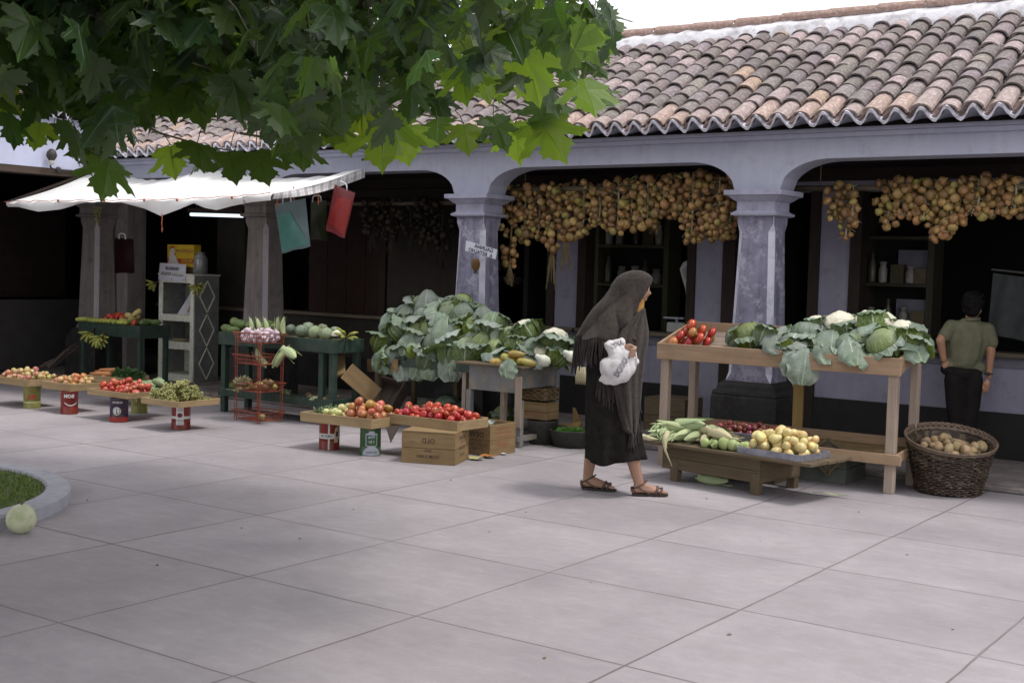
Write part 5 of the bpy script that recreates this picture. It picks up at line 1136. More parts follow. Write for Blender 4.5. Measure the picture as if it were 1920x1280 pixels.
# heap on the left stand
st = thing('produce_stand', 'dark green slatted stand under the big heap of cabbages', 'stall', (-7.1, 9.05, 0))
SO = Vector((-7.1, 9.05, 0)); x0, x1 = -7.80 - SO.x, -6.25 - SO.x
mb = MB(); mb.box(x0, x1, -.27, -.245, .575, .66); mb.build('front_rail', m_green, st, bevel=.003); mb = MB(); mb.box(x0, x1, .35, .375, .575, .66); mb.build('back_rail', m_green, st)
mb = MB(); mb.box(x0, x1, -.244, .349, .60, .622); mb.build('stand_top', m_green, st)
for x, y in ((x0 + .03, -.22), (x0 + .55, .32), (x1 - .5, -.20), (x1 - .06, -.22), (x1 - .06, .32), (x0 + .03, .32)):
    mb = MB(); mb.box(x - .022, x + .022, y - .022, y + .022, .0 if y < .2 else WALK_Z, .598); mb.build('leg', m_old if x < 0 else m_leg, st, bevel=.002)
heap = [(742, 662, 25), (775, 655, 25), (805, 668, 24), (722, 640, 24), (752, 615, 26), (785, 618, 25), (820, 640, 28), (765, 588, 27), (800, 588, 27), (832, 600, 28), (856, 622, 27), (850, 660, 27), (880, 650, 31), (908, 640, 28), (846, 582, 26), (872, 588, 30), (925, 605, 27), (895, 610, 26), (935, 652, 26), (810, 610, 26), (868, 562, 20), (790, 566, 20), (960, 630, 25), (950, 665, 22), (722, 672, 20)]
for i, (px, py, r) in enumerate(heap):
    z = max(0, (668 - py) / 215); y = 8.86 + z * .62; p = V(px, py + 6, y); cabbage(p, r / 215 * 1.02, 'waxy green cabbage with ruffled leaves in the big heap', 'cabbages in the big heap on the dark green stand', nleaf=4)
for (px, py, r, ca) in ((985, 625, 27, True), (1000, 655, 25, False), (1040, 640, 26, True), (970, 655, 27, False), (1020, 665, 20, True), (1045, 668, 20, False)):
    p = V(px, py, 8.85 + (675 - py) / 300); cabbage(p, r / 220, 'pale cauliflower among leaves on the grey green table' if ca else 'green cabbage on the grey green table beside cauliflowers', 'cauliflowers on the grey green table' if ca else 'cabbages on the grey green table', ca, 6)
for (px, py, s) in ((728, 672, .9), (752, 690, .8), (790, 690, .8), (812, 690, .75), (842, 680, .95), (870, 665, 1.1), (925, 675, .75), (740, 600, 1.0), (800, 560, 1.0), (840, 608, 1.2), (905, 590, .9), (775, 640, .9), (882, 640, .9), (935, 630, .8)):
    looseleaf(px, py - 18, 8.80 + max(0, (672 - py) / 215) * .5, 'loose waxy cabbage leaf draped over the front of the big heap', s)
o = looseleaf(955, 672, 8.47, 'loose cabbage leaf hanging over the edge of the grey green table', .62, (.1, -.25, -1), None)
herb_clump('fennel_fronds', 'feathery fennel fronds at the right end of the grey green table', V(1045, 650, 9.0), .13, .10, .11, 300, .06, M('fennel_frond', (.12, .19, .13), (.18, .26, .19), 10, .6, transl=.2), 'greens')
fen = spin_mesh('fennel_bulb', M('white_bulb_skin', (.66, .66, .60), (.52, .56, .44), 10, .5), [(.001, -.055), (.03, -.05), (.05, -.02), (.045, .02), (.028, .05), (.018, .09), (.001, .1)], 14, .12)
for px, py, s, lab in ((1020, 676, 1.0, 'white turnip lying at the front of the grey green table'), (1072, 668, .95, 'white fennel bulb at the right end of the grey green table')):
    o = bpy.data.objects.new('white_bulb', fen); COL.objects.link(o); tag(o, lab, 'vegetable'); o.location = V(px, py, 8.68); o.rotation_euler = (.5, -1.0, .6); o.scale = (s,) * 3
gou = spin_mesh('yellow_gourd', M('yellow_gourd_skin', (.42, .28, .06), (.30, .28, .08), 10, .45, rnd=.2, hue=.02), [(.001, -.075), (.02, -.07), (.034, -.035), (.036, .0), (.028, .04), (.016, .07), (.001, .082)], 12, .1)
for i, (px, py) in enumerate(((932, 678), (948, 670), (968, 664), (976, 678), (990, 680), (942, 682), (960, 676))):
    o = bpy.data.objects.new('yellow_gourd', gou); COL.objects.link(o); tag(o, 'small yellow gourd along the front of the grey green table', 'gourd', 'yellow gourds on the grey green table'); o.location = V(px, py, 8.66); o.rotation_euler = (PI / 2 + q.uniform(-.3, .3), q.uniform(-.3, .3), q.uniform(-1.4, 1.4) + PI / 2); o.scale = (.95,) * 3
# grey green table
T0 = Vector((-6.0, 8.6, 0)); tb = thing('market_table', 'worn grey green table with a mended front leg under cauliflowers', 'table', T0)
mb = MB(); mb.box(-.63, .08, -.06, .80, .668, .688); mb.build('tabletop', m_old, tb, bevel=.003)
mb = MB(); mb.box(-.52, .0, .0, .02, .455, .666); mb.build('front_apron', m_bench, tb); mb = MB(); mb.box(.0 - .018, .002, .021, .60, .49, .666); mb.build('end_apron', m_bench, tb); mb = MB(); mb.box(-.50, -.02, .30, .32, .505, .666); mb.build('drawer_back', m_bench, tb)
for x, y, zt in ((-.52, .02, .45), (.0, .58, .666), (-.52, .58, .666)): mb = MB(); mb.box(x - .025, x + .025, y - .025, y + .025, 0, zt); mb.build('leg', m_bench, tb, bevel=.003)
mb = MB(); mb.box(-.0, .055, -.03, .02, 0, .40); mb.build('leg', m_bench, tb, bevel=.003); mb = MB(); mb.box(.0, .066, -.046, -.0305, .17, .60); mb.build('leg_splint', m_leg, tb, bevel=.003); mb = MB(); mb.box(.0, .05, -.05, .62, .055, .095); mb.build('foot_rail', m_bench, tb)
# things under it
g = V(1016, 840, 8.95); t = thing('zinc_bucket', 'dark galvanised bucket standing under the grey green table', 'bucket', (g.x, g.y, 0)); mb = MB(); mb.lathe([(.001, .01), (.11, .005), (.115, 0), (.135, .20), (.14, .205), (.134, .207), (.128, .20), (.11, .015), (.001, .015)], 24); mb.build('bucket_body', m_bucket, t, True); mb = MB(); mb.tube([(.138 * math.cos(a), .138 * math.sin(a), .20 - .012) for a in [i * PI / 20 for i in range(21)]], .004, 5); mb.build('bail', m_iron, t)
g = V(1075, 838, 9.02); t = thing('zinc_basin', 'round zinc basin of green leaves on the paving behind the woman', 'basin', (g.x, g.y, 0)); mb = MB(); mb.lathe([(.001, .01), (.165, .004), (.175, 0), (.205, .135), (.218, .142), (.218, .148), (.200, .143), (.17, .02), (.001, .02)], 30); mb.build('basin_body', m_bucket, t, True); herb_clump('leafy_greens', 'bright green leaves floating in the zinc basin', (g.x - .03, g.y - .02, .115), .12, .10, .03, 150, .045, M('bright_leaf', (.09, .24, .03), (.14, .32, .06), 10, .6, transl=.2))
c_ = V(1016, 773, 8.98); t = crate('wooden_crate', 'small crate with red stencilling standing on the bucket', Vector((c_.x - .02, c_.y, .21)), .26, .2, .135, .0, m_crate, True, 'boxes under the tables'); mb = MB(); flat_text(mb, 'PORTO FINO', .040, (0, -.1015, .045), Vector((1, 0, 0)), zax, sx=.9); mb.build('stencil_lettering', m_inkr, t)
c_ = V(1010, 735, 9.0); t = thing('wicker_hamper', 'flat twig hamper lying on the stencilled crate under the table', 'hamper', (c_.x - .02, c_.y, .375)); mb = MB()
for k in range(5): mb.tube([(-.16 + .02 * i, -.1, .012 + k * .021 + .006 * math.sin(i * 1.7 + k * 3)) for i in range(17)], .009, 5); mb.tube([(.16, -.1 + .02 * i, .012 + k * .021 + .006 * math.sin(i * 1.7 + k * 3)) for i in range(11)], .009, 5)
mb.box(-.15, .15, -.09, .1, 0, .10); mb.build('wicker_side', M('wicker_twig', (.20, .14, .07), (.12, .08, .04), 30, .8), t, True)
c_ = V(1062, 788, 9.22); t = thing('straw_bag', 'straw bag with an upright flap beside the bucket', 'bag', (c_.x, c_.y, .045 if c_.y > 9.29 else 0)); mb = MB(); ms_ = M('plaited_straw', (.36, .25, .10), (.28, .19, .08), 60, .85, .01, 90)
mb.grid(lambda u, v: Vector(((.13 + .02 * v) * math.cos(2 * PI * u), .07 * math.sin(2 * PI * u), .01 + v * (.15 + .03 * math.cos(2 * PI * u)))), 24, 6, closeu=True); mb.build('bag_body', ms_, t, True); mb = MB(); mb.grid(lambda u, v: Vector((.04 + .10 * u * (1 - .75 * v), .06 - .02 * v, .14 + .16 * v)), 5, 6); mb.grid(lambda u, v: Vector((.04 + .10 * u * (1 - .75 * v), .052 - .02 * v, .14 + .16 * v)), 5, 6, flip=True); mb.build('flap', ms_, t, True)
c_ = V(1088, 705, 8.9); t = thing('dried_husks', 'dried husks hanging behind the woman beside the grey green table', 'husks', c_); mb = MB()
for i in range(6): mb.tube([(-.02 + i * .012, 0, .08), (-.03 + i * .016, -.01, .0), (-.04 + i * .018, 0, -.07)], [.008, .014, .003], 6)
mb.build('husk_bundle', m_huskd, t, True)
# artichoke-like greens on the ground in the dark
for i, (px, py, y, s) in enumerate(((838, 765, 9.3, .15), (798, 770, 9.35, .11), (862, 772, 9.25, .11), (945, 775, 9.1, .10))):
    p = V(px, py, y); p.z = max(p.z - .02, s * .7 + WALK_Z); cabbage(p, s, 'dark green cabbage lying in the shade under the stands', 'cabbages on the ground under the stands', nleaf=5)

# ------------------------------------------------------------------ right display table
TR = Vector((-3.74, 8.62, 0)); tb = thing('display_table', 'raw pine display table with sloping tray top beside the column', 'table', TR)
hw = .96; zf, zb, dp = .957, 1.115, .58
def tz(y): return zf + (zb - zf) * y / dp
mb = MB(); mb.bar((-hw, .011, zf - .062), (hw, .011, zf - .062), .022, .125); mb.build('front_rail', m_new, tb, bevel=.003)
mb = MB(); mb.bar((-hw, dp, zb - .055), (hw, dp, zb - .055), .022, .11); mb.build('back_rail', m_new, tb, bevel=.003)
for s in (-1, 1): mb = MB(); mb.bar((s * (hw - .011), .0225, zf - .056), (s * (hw - .011), dp - .0115, zb - .056), .022, .118); mb.build('side_rail', m_new, tb, bevel=.003)
mb = MB(); n = 5
for k in range(n): y0, y1 = .024 + (dp - .038) * k / n, .024 + (dp - .038) * (k + 1) / n - .004; mb.bar((-hw + .024, (y0 + y1) / 2, tz((y0 + y1) / 2) - .075), (hw - .024, (y0 + y1) / 2, tz((y0 + y1) / 2) - .075), y1 - y0, .016, up=(0, -.26, 1))
mb.build('top_boards', m_leg, tb, bevel=.002)
for s in (-1, 1):
    mb = MB(); mb.box(s * (hw - .06) - .034, s * (hw - .06) + .034, .0235, .085, 0, zf - .09); mb.build('leg', m_leg, tb, bevel=.004); mb = MB(); mb.box(s * (hw - .06) - .030, s * (hw - .06) + .030, dp - .08, dp - .012, .0, zb - .10); mb.build('leg', m_leg, tb, bevel=.004)
mb = MB(); mb.bar((-hw + .02, .0, .245), (hw + .03, .0, .245), .022, .075); mb.build('lower_rail', m_new, tb, bevel=.003); mb = MB(); mb.bar((hw - .01, .012, .245), (hw - .01, dp, .30), .02, .07); mb.build('lower_rail', m_new, tb, bevel=.003)
mb = MB(); mb.bar((-hw + .02, dp, .30), (hw - .02, dp, .30), .02, .07); mb.build('lower_rail', m_new, tb); mb = MB()
for k in range(4): mb.box(-hw + .03, hw - .022, .014 + .137 * k, .014 + .137 * k + .13, .222 + .012 * k, .234 + .012 * k)
mb.build('lower_boards', m_crate, tb)
# tomatoes on it
P = pile(17, .36, .30, .044, .10, seed=12, jit=.15)
for k, (x, y, z, r) in enumerate(P):
    o = fruits('tomato', [toms[1]] if k % 5 else [tomso[0]], [(x, y, z, r)], TR + Vector((-.755, .20, tz(.2 + y) - .066)), 0, .036, 'large red tomato on the left end of the pine display table', 'tomato', 'tomatoes on the pine display table')
def on_table(px, py, r, y, ca, lab, grp, n=6, **k):
    p = V(px, py, TR.y + y); return cabbage(p, r, lab, grp, ca, n, **k)
L1, G1 = 'waxy green cabbage on the pine display table', 'cabbages on the pine display table'; L2, G2 = 'white cauliflower in its leaves at the back of the pine table', 'cauliflowers on the pine display table'
for px, py, r, y, n in ((1405, 630, .115, .2, 4), (1438, 634, .10, .18, 5), (1508, 628, .105, .22, 6), (1480, 645, .085, .12, 6), (1658, 645, .125, .15, 5), (1590, 648, .10, .14, 6), (1625, 640, .10, .2, 6), (1705, 640, .095, .2, 6), (1550, 645, .10, .16, 6)): on_table(px, py, r, y, False, L1, G1, n)
for px, py, r, y in ((1532, 612, .085, .36), (1575, 612, .115, .34), (1632, 611, .12, .36), (1655, 612, .11, .4), (1692, 622, .09, .36), (1490, 655, .07, .1)): on_table(px, py, r, y, True, L2, G2, 6, up=(rc.uniform(-.35, 0), rc.uniform(-.2, .2), rc.uniform(0, 6)))
for px, py, s, y, rt_ in ((1512, 652, 1.0, -.01, (.0, -.12, -1)), (1498, 660, .75, -.02, (-.3, -.1, -1)), (1562, 618, 1.0, .08, (.1, -.4, -1)), (1590, 632, .8, .05, (.5, -.5, -.8)), (1712, 630, .75, .14, (.5, -.3, -1)), (1640, 598, .6, .36, (-.4, -.5, -.5)), (1700, 600, .7, .36, (.6, -.4, -.4)), (1488, 612, .85, .22, (-.3, -.6, -.5)), (1450, 618, .9, .12, (.6, -.6, -.7)), (1738, 625, .6, .3, (.2, -.3, -1)), (1395, 612, .7, .25, (-.6, -.3, -.8)), (1610, 650, .7, .03, (.2, -.6, -.6))):
    looseleaf(px, py, TR.y + y, 'loose blue green outer leaf sprawling over the pine display table', s, rt_, 'loose leaves on the pine display table')
# plywood strip and boxes behind
P = [V(1470, 690, 9.22), V(1508, 690, 9.22), V(1508, 812, 9.22), V(1484, 812, 9.22)]; o = P[0].copy(); t = thing('plywood_board', 'yellowish plywood strip standing between the pine table and black plinth', 'board', o); mb = MB(); nn = 10
for k in range(nn + 1):
    v = k / nn; z = (P[0].z + .12) * (1 - v) - o.z * 1.0 + (0.0) * v; z = (o.z + .12) * (1 - v) + .0 * v - o.z; xl = (P[0].x - o.x) + (.085 if v > .28 else .085 * max(0, (v - .12) / .16)) * 1.0; xr = P[1].x - o.x; mb.v += [Vector((xl, 0, z)), Vector((xr, 0, z)), Vector((xr, .014, z)), Vector((xl, .014, z))]
for k in range(nn):
    for i in range(4): i2 = (i + 1) % 4; mb.face((4 * k + i, 4 * k + 4 + i, 4 * k + 4 + i2, 4 * k + i2), [(k * .08, i * .1), (k * .08 + .08, i * .1), (k * .08 + .08, i * .1 + .1), (k * .08, i * .1 + .1)])
mb.face((0, 1, 2, 3)); mb.build('board', WOOD('yellow_plywood', (.36, .25, .09), (.30, .20, .07), damt=.3), t)
g = G(1290, 792, .05); t = crate('wooden_crate', 'dark plank box on the walkway behind the pine table', Vector((-5.42, 10.3, WALK_Z)), .42, .36, .30, 0, m_old, True, 'boxes under the tables')
c_ = V(1552, 905, 9.0); t = crate('wooden_crate', 'grey green slatted box under the right half of the pine table', Vector((-3.42, 9.02, 0)), .42, .42, .22, 0, M('grey_green_box', (.12, .13, .11), (.09, .10, .085), 8, .8), False, 'boxes under the tables')
a = [V(1512, 850, 8.72), V(1553, 822, 8.72), V(1593, 850, 8.72), V(1552, 888, 8.72)]; o = a[0].copy(); t = thing('picture_board', 'old framed board leaning askew against the grey green box', 'board', o); mb = MB()
for k in range(4): mb.bar(a[k] - o, a[(k + 1) % 4] - o, .015, .022)
mb.build('frame_bars', m_old, t); mb = MB(); mb.v = [p - o + Vector((0, .006, 0)) for p in a] + [p - o + Vector((0, .012, 0)) for p in a]; mb.face((3, 2, 1, 0)); mb.face((4, 5, 6, 7)); mb.build('panel', M('stained_panel', (.13, .11, .07), (.07, .06, .04), 8, .8), t)

# ------------------------------------------------------------------ low stand in front of it
a, b_ = G(1206, 824, .285), G(1520, 870, .285); e = (b_ - a); rz = math.atan2(e.y, e.x); wd = e.length; nr = Vector((-e.y, e.x, 0)).normalized()
LS = (a + b_) / 2; LS.z = 0; ls = thing('low_stand', 'low old plank stand of corn and yellow apples beside the walking woman', 'stall', LS, rz)
mb = MB()
for k in range(5): mb.box(-wd / 2 + rc.uniform(-.01, .01), wd / 2 + rc.uniform(-.01, .02), .11 * k, .11 * k + .104, .262, .285)
mb.build('top_planks', m_old, ls, bevel=.003)
inv = Matrix.Rotation(-rz, 3, 'Z'); f0 = inv @ (V(1228, 850, 7.96) - LS); f1 = inv @ (V(1432, 870, 7.96) - LS); bx0, bx1, by = f0.x, f1.x, .10
mb = MB(); mb.box(bx0, bx1, by, by + .02, .17, .26); mb.box(bx0, bx1, by, by + .02, .085, .168); mb.build('front_boards', m_old, ls, bevel=.002); mb = MB(); mb.box(bx1 - .02, bx1, by + .021, by + .50, .085, .26); mb.build('end_board', m_old, ls); mb = MB(); mb.box(bx0, bx0 + .02, by + .021, by + .50, .085, .26); mb.build('end_board', m_old, ls); mb = MB(); mb.box(bx0, bx1, by + .501, by + .52, .085, .26); mb.build('back_board', m_old, ls)
for x, y in ((bx0 + .11, by - .002), (bx1 - .04, by - .002), (bx1 - .04, by + .46), (bx0 + .11, by + .46)): mb = MB(); mb.box(x - .032, x + .032, y, y + .055, 0, .15, taper=1.15); mb.build('leg', m_old, ls, bevel=.003)
def LSp(x, y, z): return LS + Matrix.Rotation(rz, 3, 'Z') @ Vector((x, y, z))
def zinc_tray(label, c, w, d, h, rz_): 
    t = thing('zinc_tray', label, 'tray', c, rz_); mb = MB(); mb.box(-w / 2, w / 2, -d / 2, d / 2, 0, .004); mb.build('tray_floor', m_zinc, t)
    mb = MB()
    for s in (-1, 1): mb.bar((-w / 2, s * d / 2, h / 2), (w / 2, s * d / 2, h / 2), .006, h); mb.bar((s * w / 2, -d / 2, h / 2), (s * w / 2, d / 2, h / 2), .0055, h - .001)
    mb.tube([(-w / 2, -d / 2, h), (w / 2, -d / 2, h), (w / 2, d / 2, h), (-w / 2, d / 2, h)], .005, 6, closed=True); mb.build('tray_rim', m_zinc, t); return t
a, b_ = G(1388, 848, .287), G(1479, 866, .287); ta = inv @ (a - LS); tb_ = inv @ (b_ - LS); cxm = (ta.x + tb_.x) / 2 + .02; c = LSp(cxm, .20, .2865)
zinc_tray('shallow zinc tray heaped with yellow apples on the low stand', c, .50, .36, .04, rz - .02)
P = pile(62, .47, .34, .036, .09, seed=14); fruits('apple', apy, [(x, y, z + .004, r) for x, y, z, r in P], c, rz, .036, 'yellow apple heaped in the zinc tray on the low stand', 'apple', 'yellow apples in the zinc tray')
a = V(1408, 812, 8.62); c = Vector((a.x, a.y, .287)); pp = inv @ (c - LS); c = LSp(pp.x, .60, .2865); c.z = .30
c = Vector((V(1408, 815, 8.55).x, 8.55, .30)); t_ = zinc_tray('zinc tray of small dark red plums behind the low stand', c, .60, .34, .05, -.03)
mb = MB(); 
bs = thing('low_box', 'low box holding up the zinc tray of plums', 'crate', (c.x, c.y, 0)); mb.box(-.25, .25, -.13, .13, 0, .295); mb.build('box_body', m_old, bs)
P = pile(110, .56, .31, .026, .05, seed=15); fruits('plum', plm, [(x, y, z + .004, r) for x, y, z, r in P], c, 0, .022, 'small dark red plum in the back zinc tray', 'plum', 'plums in the back zinc tray')
# corn in the husk
def corn_mesh(seed, tail=True, mat_=None):
    q = random.Random(seed); mb = MB(); bd = q.uniform(-1.2, 1.2)
    prof = [(.004, -.125), (.012, -.12), (.026, -.09), (.032, -.04), (.031, .02), (.024, .07), (.014, .11), (.005, .14)]
    m = len(prof)
    def f(u, v):
        t = v * (m - 1); i = min(int(t), m - 2); fr = t - i; r = prof[i][0] * (1 - fr) + prof[i + 1][0] * fr; z = prof[i][1] * (1 - fr) + prof[i + 1][1] * fr; a = 2 * PI * u; k = 1 + .07 * math.sin(a * 5 + seed) ; return Vector((r * k * math.cos(a) + bd * z * z, r * k * math.sin(a), z))
    mb.grid(f, 16, 14, closeu=True)
    for k in range(3):
        a0 = k * 2.1 + q.random(); o = q.uniform(.5, 1)
        mb.grid(lambda u, v: Vector(((.034 + .012 * v * o) * (1 - .55 * v * v) * math.cos(a0 + (u - .5) * 1.5 * (1 - .8 * v)) + bd * (v * .2 - .1) ** 2 + .02 * v * v * math.cos(a0), (.034 + .012 * v * o) * (1 - .55 * v * v) * math.sin(a0 + (u - .5) * 1.5 * (1 - .8 * v)) + .02 * v * v * math.sin(a0), -.11 + .27 * v)), 6, 8)
    if tail: mb.tube([(bd * .02, 0, .13), (bd * .03 + .008, .004, .18), (bd * .04 + .02, 0, .22)], [.006, .004, .001], 5)
    mb.tube([(0, 0, -.15), (0, 0, -.115)], [.009, .012], 7)
    return mb.mesh('corn_ear', mat_ or m_husk, True)
CORN = [corn_mesh(k, k % 2 == 0) for k in range(5)] + [corn_mesh(9, True, m_huskd)]
def ear(px, py, y, dirv, s, label, group='ears of corn on the low stand', k=None):
    o = bpy.data.objects.new('corn_ear', CORN[rc.randrange(6) if k is None else k]); COL.objects.link(o); tag(o, label, 'corn', group); o.location = V(px, py, y); o.rotation_euler = Vector(dirv).to_track_quat('Z', 'Y').to_euler(); o.scale = (s * 1.25, s * 1.25, s * .88); return o
LC = 'ear of corn in its green husk on the low stand'
for px, py, dx, dy, dz, s in ((1230, 808, .3, -.9, -.2, 1.0), (1245, 806, .1, -1, -.3, 1.0), (1262, 818, .2, -1, -.25, .8), (1280, 815, -.3, -1, -.2, 1.0), (1302, 818, -.1, -1, -.15, 1.0), (1322, 822, .2, -1, -.1, .85), (1338, 828, .1, -1, -.1, .9), (1360, 830, -.1, -1, 0, .95), (1300, 797, 1, -.3, .15, 1.25), (1265, 800, -.9, -.3, .1, 1.0), (1325, 806, .8, -.6, 0, 1.0), (1350, 812, .9, -.5, -.1, 1.1), (1250, 822, .15, -1, -.35, .85), (1372, 826, .9, -.4, .3, .7), (1240, 812, -.6, -.8, -.1, .95)): ear(px, py, 8.02 + (828 - py) * .004, (dx, dy, dz), s * .92, LC)
ear(1298, 798, 8.2, (1, -.25, .12), 1.3, 'large pale ear of corn lying across the top of the corn heap', None, 1)
ear(1352, 815, 8.0, (.95, -.4, -.1), 1.0, 'pale dry ear of corn at the right of the corn heap', None, 5)
m_sq = M('streaked_squash', (.34, .40, .17), (.22, .31, .10), 14, .5, rnd=.25, hue=.02, c3=(.46, .46, .28), s3=18)
for px, py, s in ((1358, 832, .045), (1382, 838, .034), (1375, 818, .040), (1395, 816, .036), (1340, 835, .032), (1400, 838, .038), (1322, 833, .034)):
    o = bpy.data.objects.new('green_melon', spin_mesh('green_melon', m_sq, sphere_prof(s, 1.05), 14, .1, ribs=8, ramp=.02)); COL.objects.link(o); tag(o, 'small round pale green squash between the corn and the apples', 'squash', 'small squashes on the low stand'); p = V(px, py, 7.93); o.location = p
    o.location.z = .287 + s * .95
P0 = V(1252, 815, 7.96); t = thing('husk_strip', 'long pale husk strip hanging down from the corn heap', 'husk', P0); mb = MB(); b2 = V(1266, 873, 7.935) - P0; mb.tube([(0, 0, .02), (.008, -.06, -.03), Vector((.02, -.07, -.1)), Vector((b2.x, -.07, b2.z))], [.02, .022, .009, .002], 6); mb.build('strip', m_huskd, t, True)
P0 = V(1212, 818, 7.95); t = thing('root_stub', 'pale broken root lying on the left corner of the low stand', 'root', (P0.x, P0.y, .30)); mb = MB(); mb.tube([(-.08, 0, 0), (-.03, .01, .008), (.03, 0, .0), (.09, .02, -.002)], [.012, .022, .018, .004], 8); mb.build('stub', m_huskd, t, True)
g = G(1335, 908); t = thing('corn_husk', 'green corn husk lying on the paving under the low stand', 'husk', (g.x, g.y, .03)); o = bpy.data.objects.new('husk', CORN[1]); COL.objects.link(o); o.parent = t; o.rotation_euler = (0, PI / 2, -.1); o.scale = (1.15, 1.0, .95)
g = G(1558, 930); t = thing('corn_leaf', 'thin green corn leaf lying on the paving in front of the pine table', 'leaf', (g.x, g.y, .004)); mb = MB(); mb.grid(lambda u, v: Vector(((u - .5) * .26, (v - .5) * .03 * math.sin(PI * (.05 + .9 * u)), .004 + .012 * abs(v - .5) + .01 * math.sin(u * 5) ** 2)), 14, 3); mb.build('blade', m_husk, t, True)

# ------------------------------------------------------------------ wicker basket of potatoes
BK = Vector((-2.53, 9.02, 0)); bk = thing('wicker_basket', 'tall dark wicker basket of potatoes beside the pine table', 'basket', BK)
m_wick = M('dark_willow', (.055, .038, .027), (.03, .020, .015), 30, .6, rnd=0, c3=(.20, .15, .10), s3=22, amt3=.55); m_wickl = M('pale_willow', (.17, .12, .085), (.10, .07, .05), 30, .6)
def bkr(z): return .205 + (.292 - .205) * (z / .37) ** .9
rb = random.Random(2); mb = MB(); NS = 26
for j in range(24):
    z = .012 + j * .0148; pts = []
    for i in range(NS * 2):
        a = 2 * PI * i / (NS * 2); w__ = .011 * math.cos(a * NS + j * PI) ; zz = z + rb.uniform(-.004, .004) + .006 * math.sin(a * 3 + j); r_ = bkr(zz) + w__ + rb.uniform(-.003, .003); pts.append((r_ * math.cos(a), r_ * math.sin(a), max(.008, zz)))
    mb.tube(pts, .0085, 5, closed=True)
mb.build('woven_side', m_wick, bk, True)
mb = MB()
for i in range(NS): a = 2 * PI * i / NS; mb.tube([(bkr(z) * math.cos(a), bkr(z) * math.sin(a), z) for z in (.0, .12, .24, .365)], .006, 5)
mb.lathe([(.0, .01), (.185, .01), (.195, .03), (.275, .355), (.27, .355), (.19, .035), (0, .02)], 24); mb.build('stakes', m_wick, bk)
mb = MB()
for i in range(44):
    a = 2 * PI * i / 44; pts = []
    for k in range(6): t = k / 5; aa = a + t * .42; pts.append(((.300 + .014 * math.sin(PI * t)) * math.cos(aa), (.300 + .014 * math.sin(PI * t)) * math.sin(aa), .362 + .03 * math.sin(PI * t) - .006 * t))
    mb.tube(pts, .0078, 5)
mb.tube([(.302 * math.cos(i * PI / 24), .302 * math.sin(i * PI / 24), .362) for i in range(48)], .012, 6, closed=True); mb.build('braided_rim', m_wickl, bk, True)
for ch in bk.children:
    for v in ch.data.vertices: v.co.z *= 1 + .17 * (v.co.x * c_fwd0.x + v.co.y * c_fwd0.y) / .3 * (v.co.z / .37)
P = pile(80, .46, .44, .036, .04, seed=16, jit=.25); P = [(x, y, z, r) for x, y, z, r in P if math.hypot(x, y) < .222]; zc = .20
fruits('potato', pot, [(x, y, z, r) for x, y, z, r in P], BK + Vector((0, 0, .222)), 0, .036, 'earthy potato heaped in the tall wicker basket', 'potato', 'potatoes in the wicker basket')

# ------------------------------------------------------------------ green table, wire rack
GT = Vector((-8.75, 8.43, 0)); gt = thing('market_table', 'dark green two tier table of squash and cabbages behind the wire rack', 'table', GT)
def slab(nm, par, z0, z1, x0, x1, y0, y1, m=m_green, bev=.003, dz=.0):
    mb = MB(); mb.box(x0, x1, y0, y1, z0, z1); return mb.build(nm, m, par, bevel=bev)
slab('front_rail', gt, .675, .80, -.78, .78, 0, .022); slab('end_rail', gt, .675, .80, .758, .779, .023, .40); slab('end_rail', gt, .675, .80, -.779, -.758, .023, .40); slab('back_rail', gt, .675, .80, -.78, .78, .401, .423); slab('tabletop', gt, .765, .785, -.757, .757, .023, .40, m_old)
slab('shelf_rail', gt, .165, .245, -.78, .78, 0, .022); slab('shelf_rail', gt, .165, .245, .758, .779, .023, .40); slab('shelf', gt, .18, .20, -.757, .757, .023, .42)
for x in (-.735, .60, .735): slab('leg', gt, 0, .674 if x != .60 else .674, x - .03, x + .03, .024, .08)
for x in (-.735, .735): slab('leg', gt, 0, .674, x - .03, x + .03, .34, .398)
for i, (px, py, r, ca) in enumerate(((565, 617, .062, 0), (590, 620, .068, 0), (612, 621, .066, 0), (628, 612, .055, 0), (634, 620, .058, 1), (605, 608, .055, 0), (578, 608, .06, 0), (545, 612, .05, 0))):
    p = V(px, py, GT.y + .16 + (621 - py) * .012); p.z = .785 + r * .85 + (621 - py) * .003
    if ca: t = thing('cauliflower', 'white cauliflower at the right end of the dark green table', 'cauliflower', p); h = bpy.data.objects.new('curd', CURD[0]); COL.objects.link(h); h.parent = t; h.scale = (.62,) * 3; h = bpy.data.objects.new('outer_leaf', OUTS[1]); COL.objects.link(h); h.parent = t; h.scale = (.4,) * 3; h.location = (0, .05, -.05)
    else: o = bpy.data.objects.new('cabbage', HEADS[i % 4]); COL.objects.link(o); tag(o, 'small pale round cabbage on the dark green table', 'cabbage', 'round cabbages on the dark green table'); o.location = p; o.scale = (r / .1,) * 3; o.rotation_euler = (rc.uniform(-.5, .5), rc.uniform(-.5, .5), rc.uniform(0, 6))
gme = spin_mesh('marrow', m_melon, [(.001, -.12), (.03, -.11), (.055, -.05), (.058, .02), (.045, .08), (.02, .115), (.001, .12)], 14, .1, 0, ribs=8, ramp=.02)
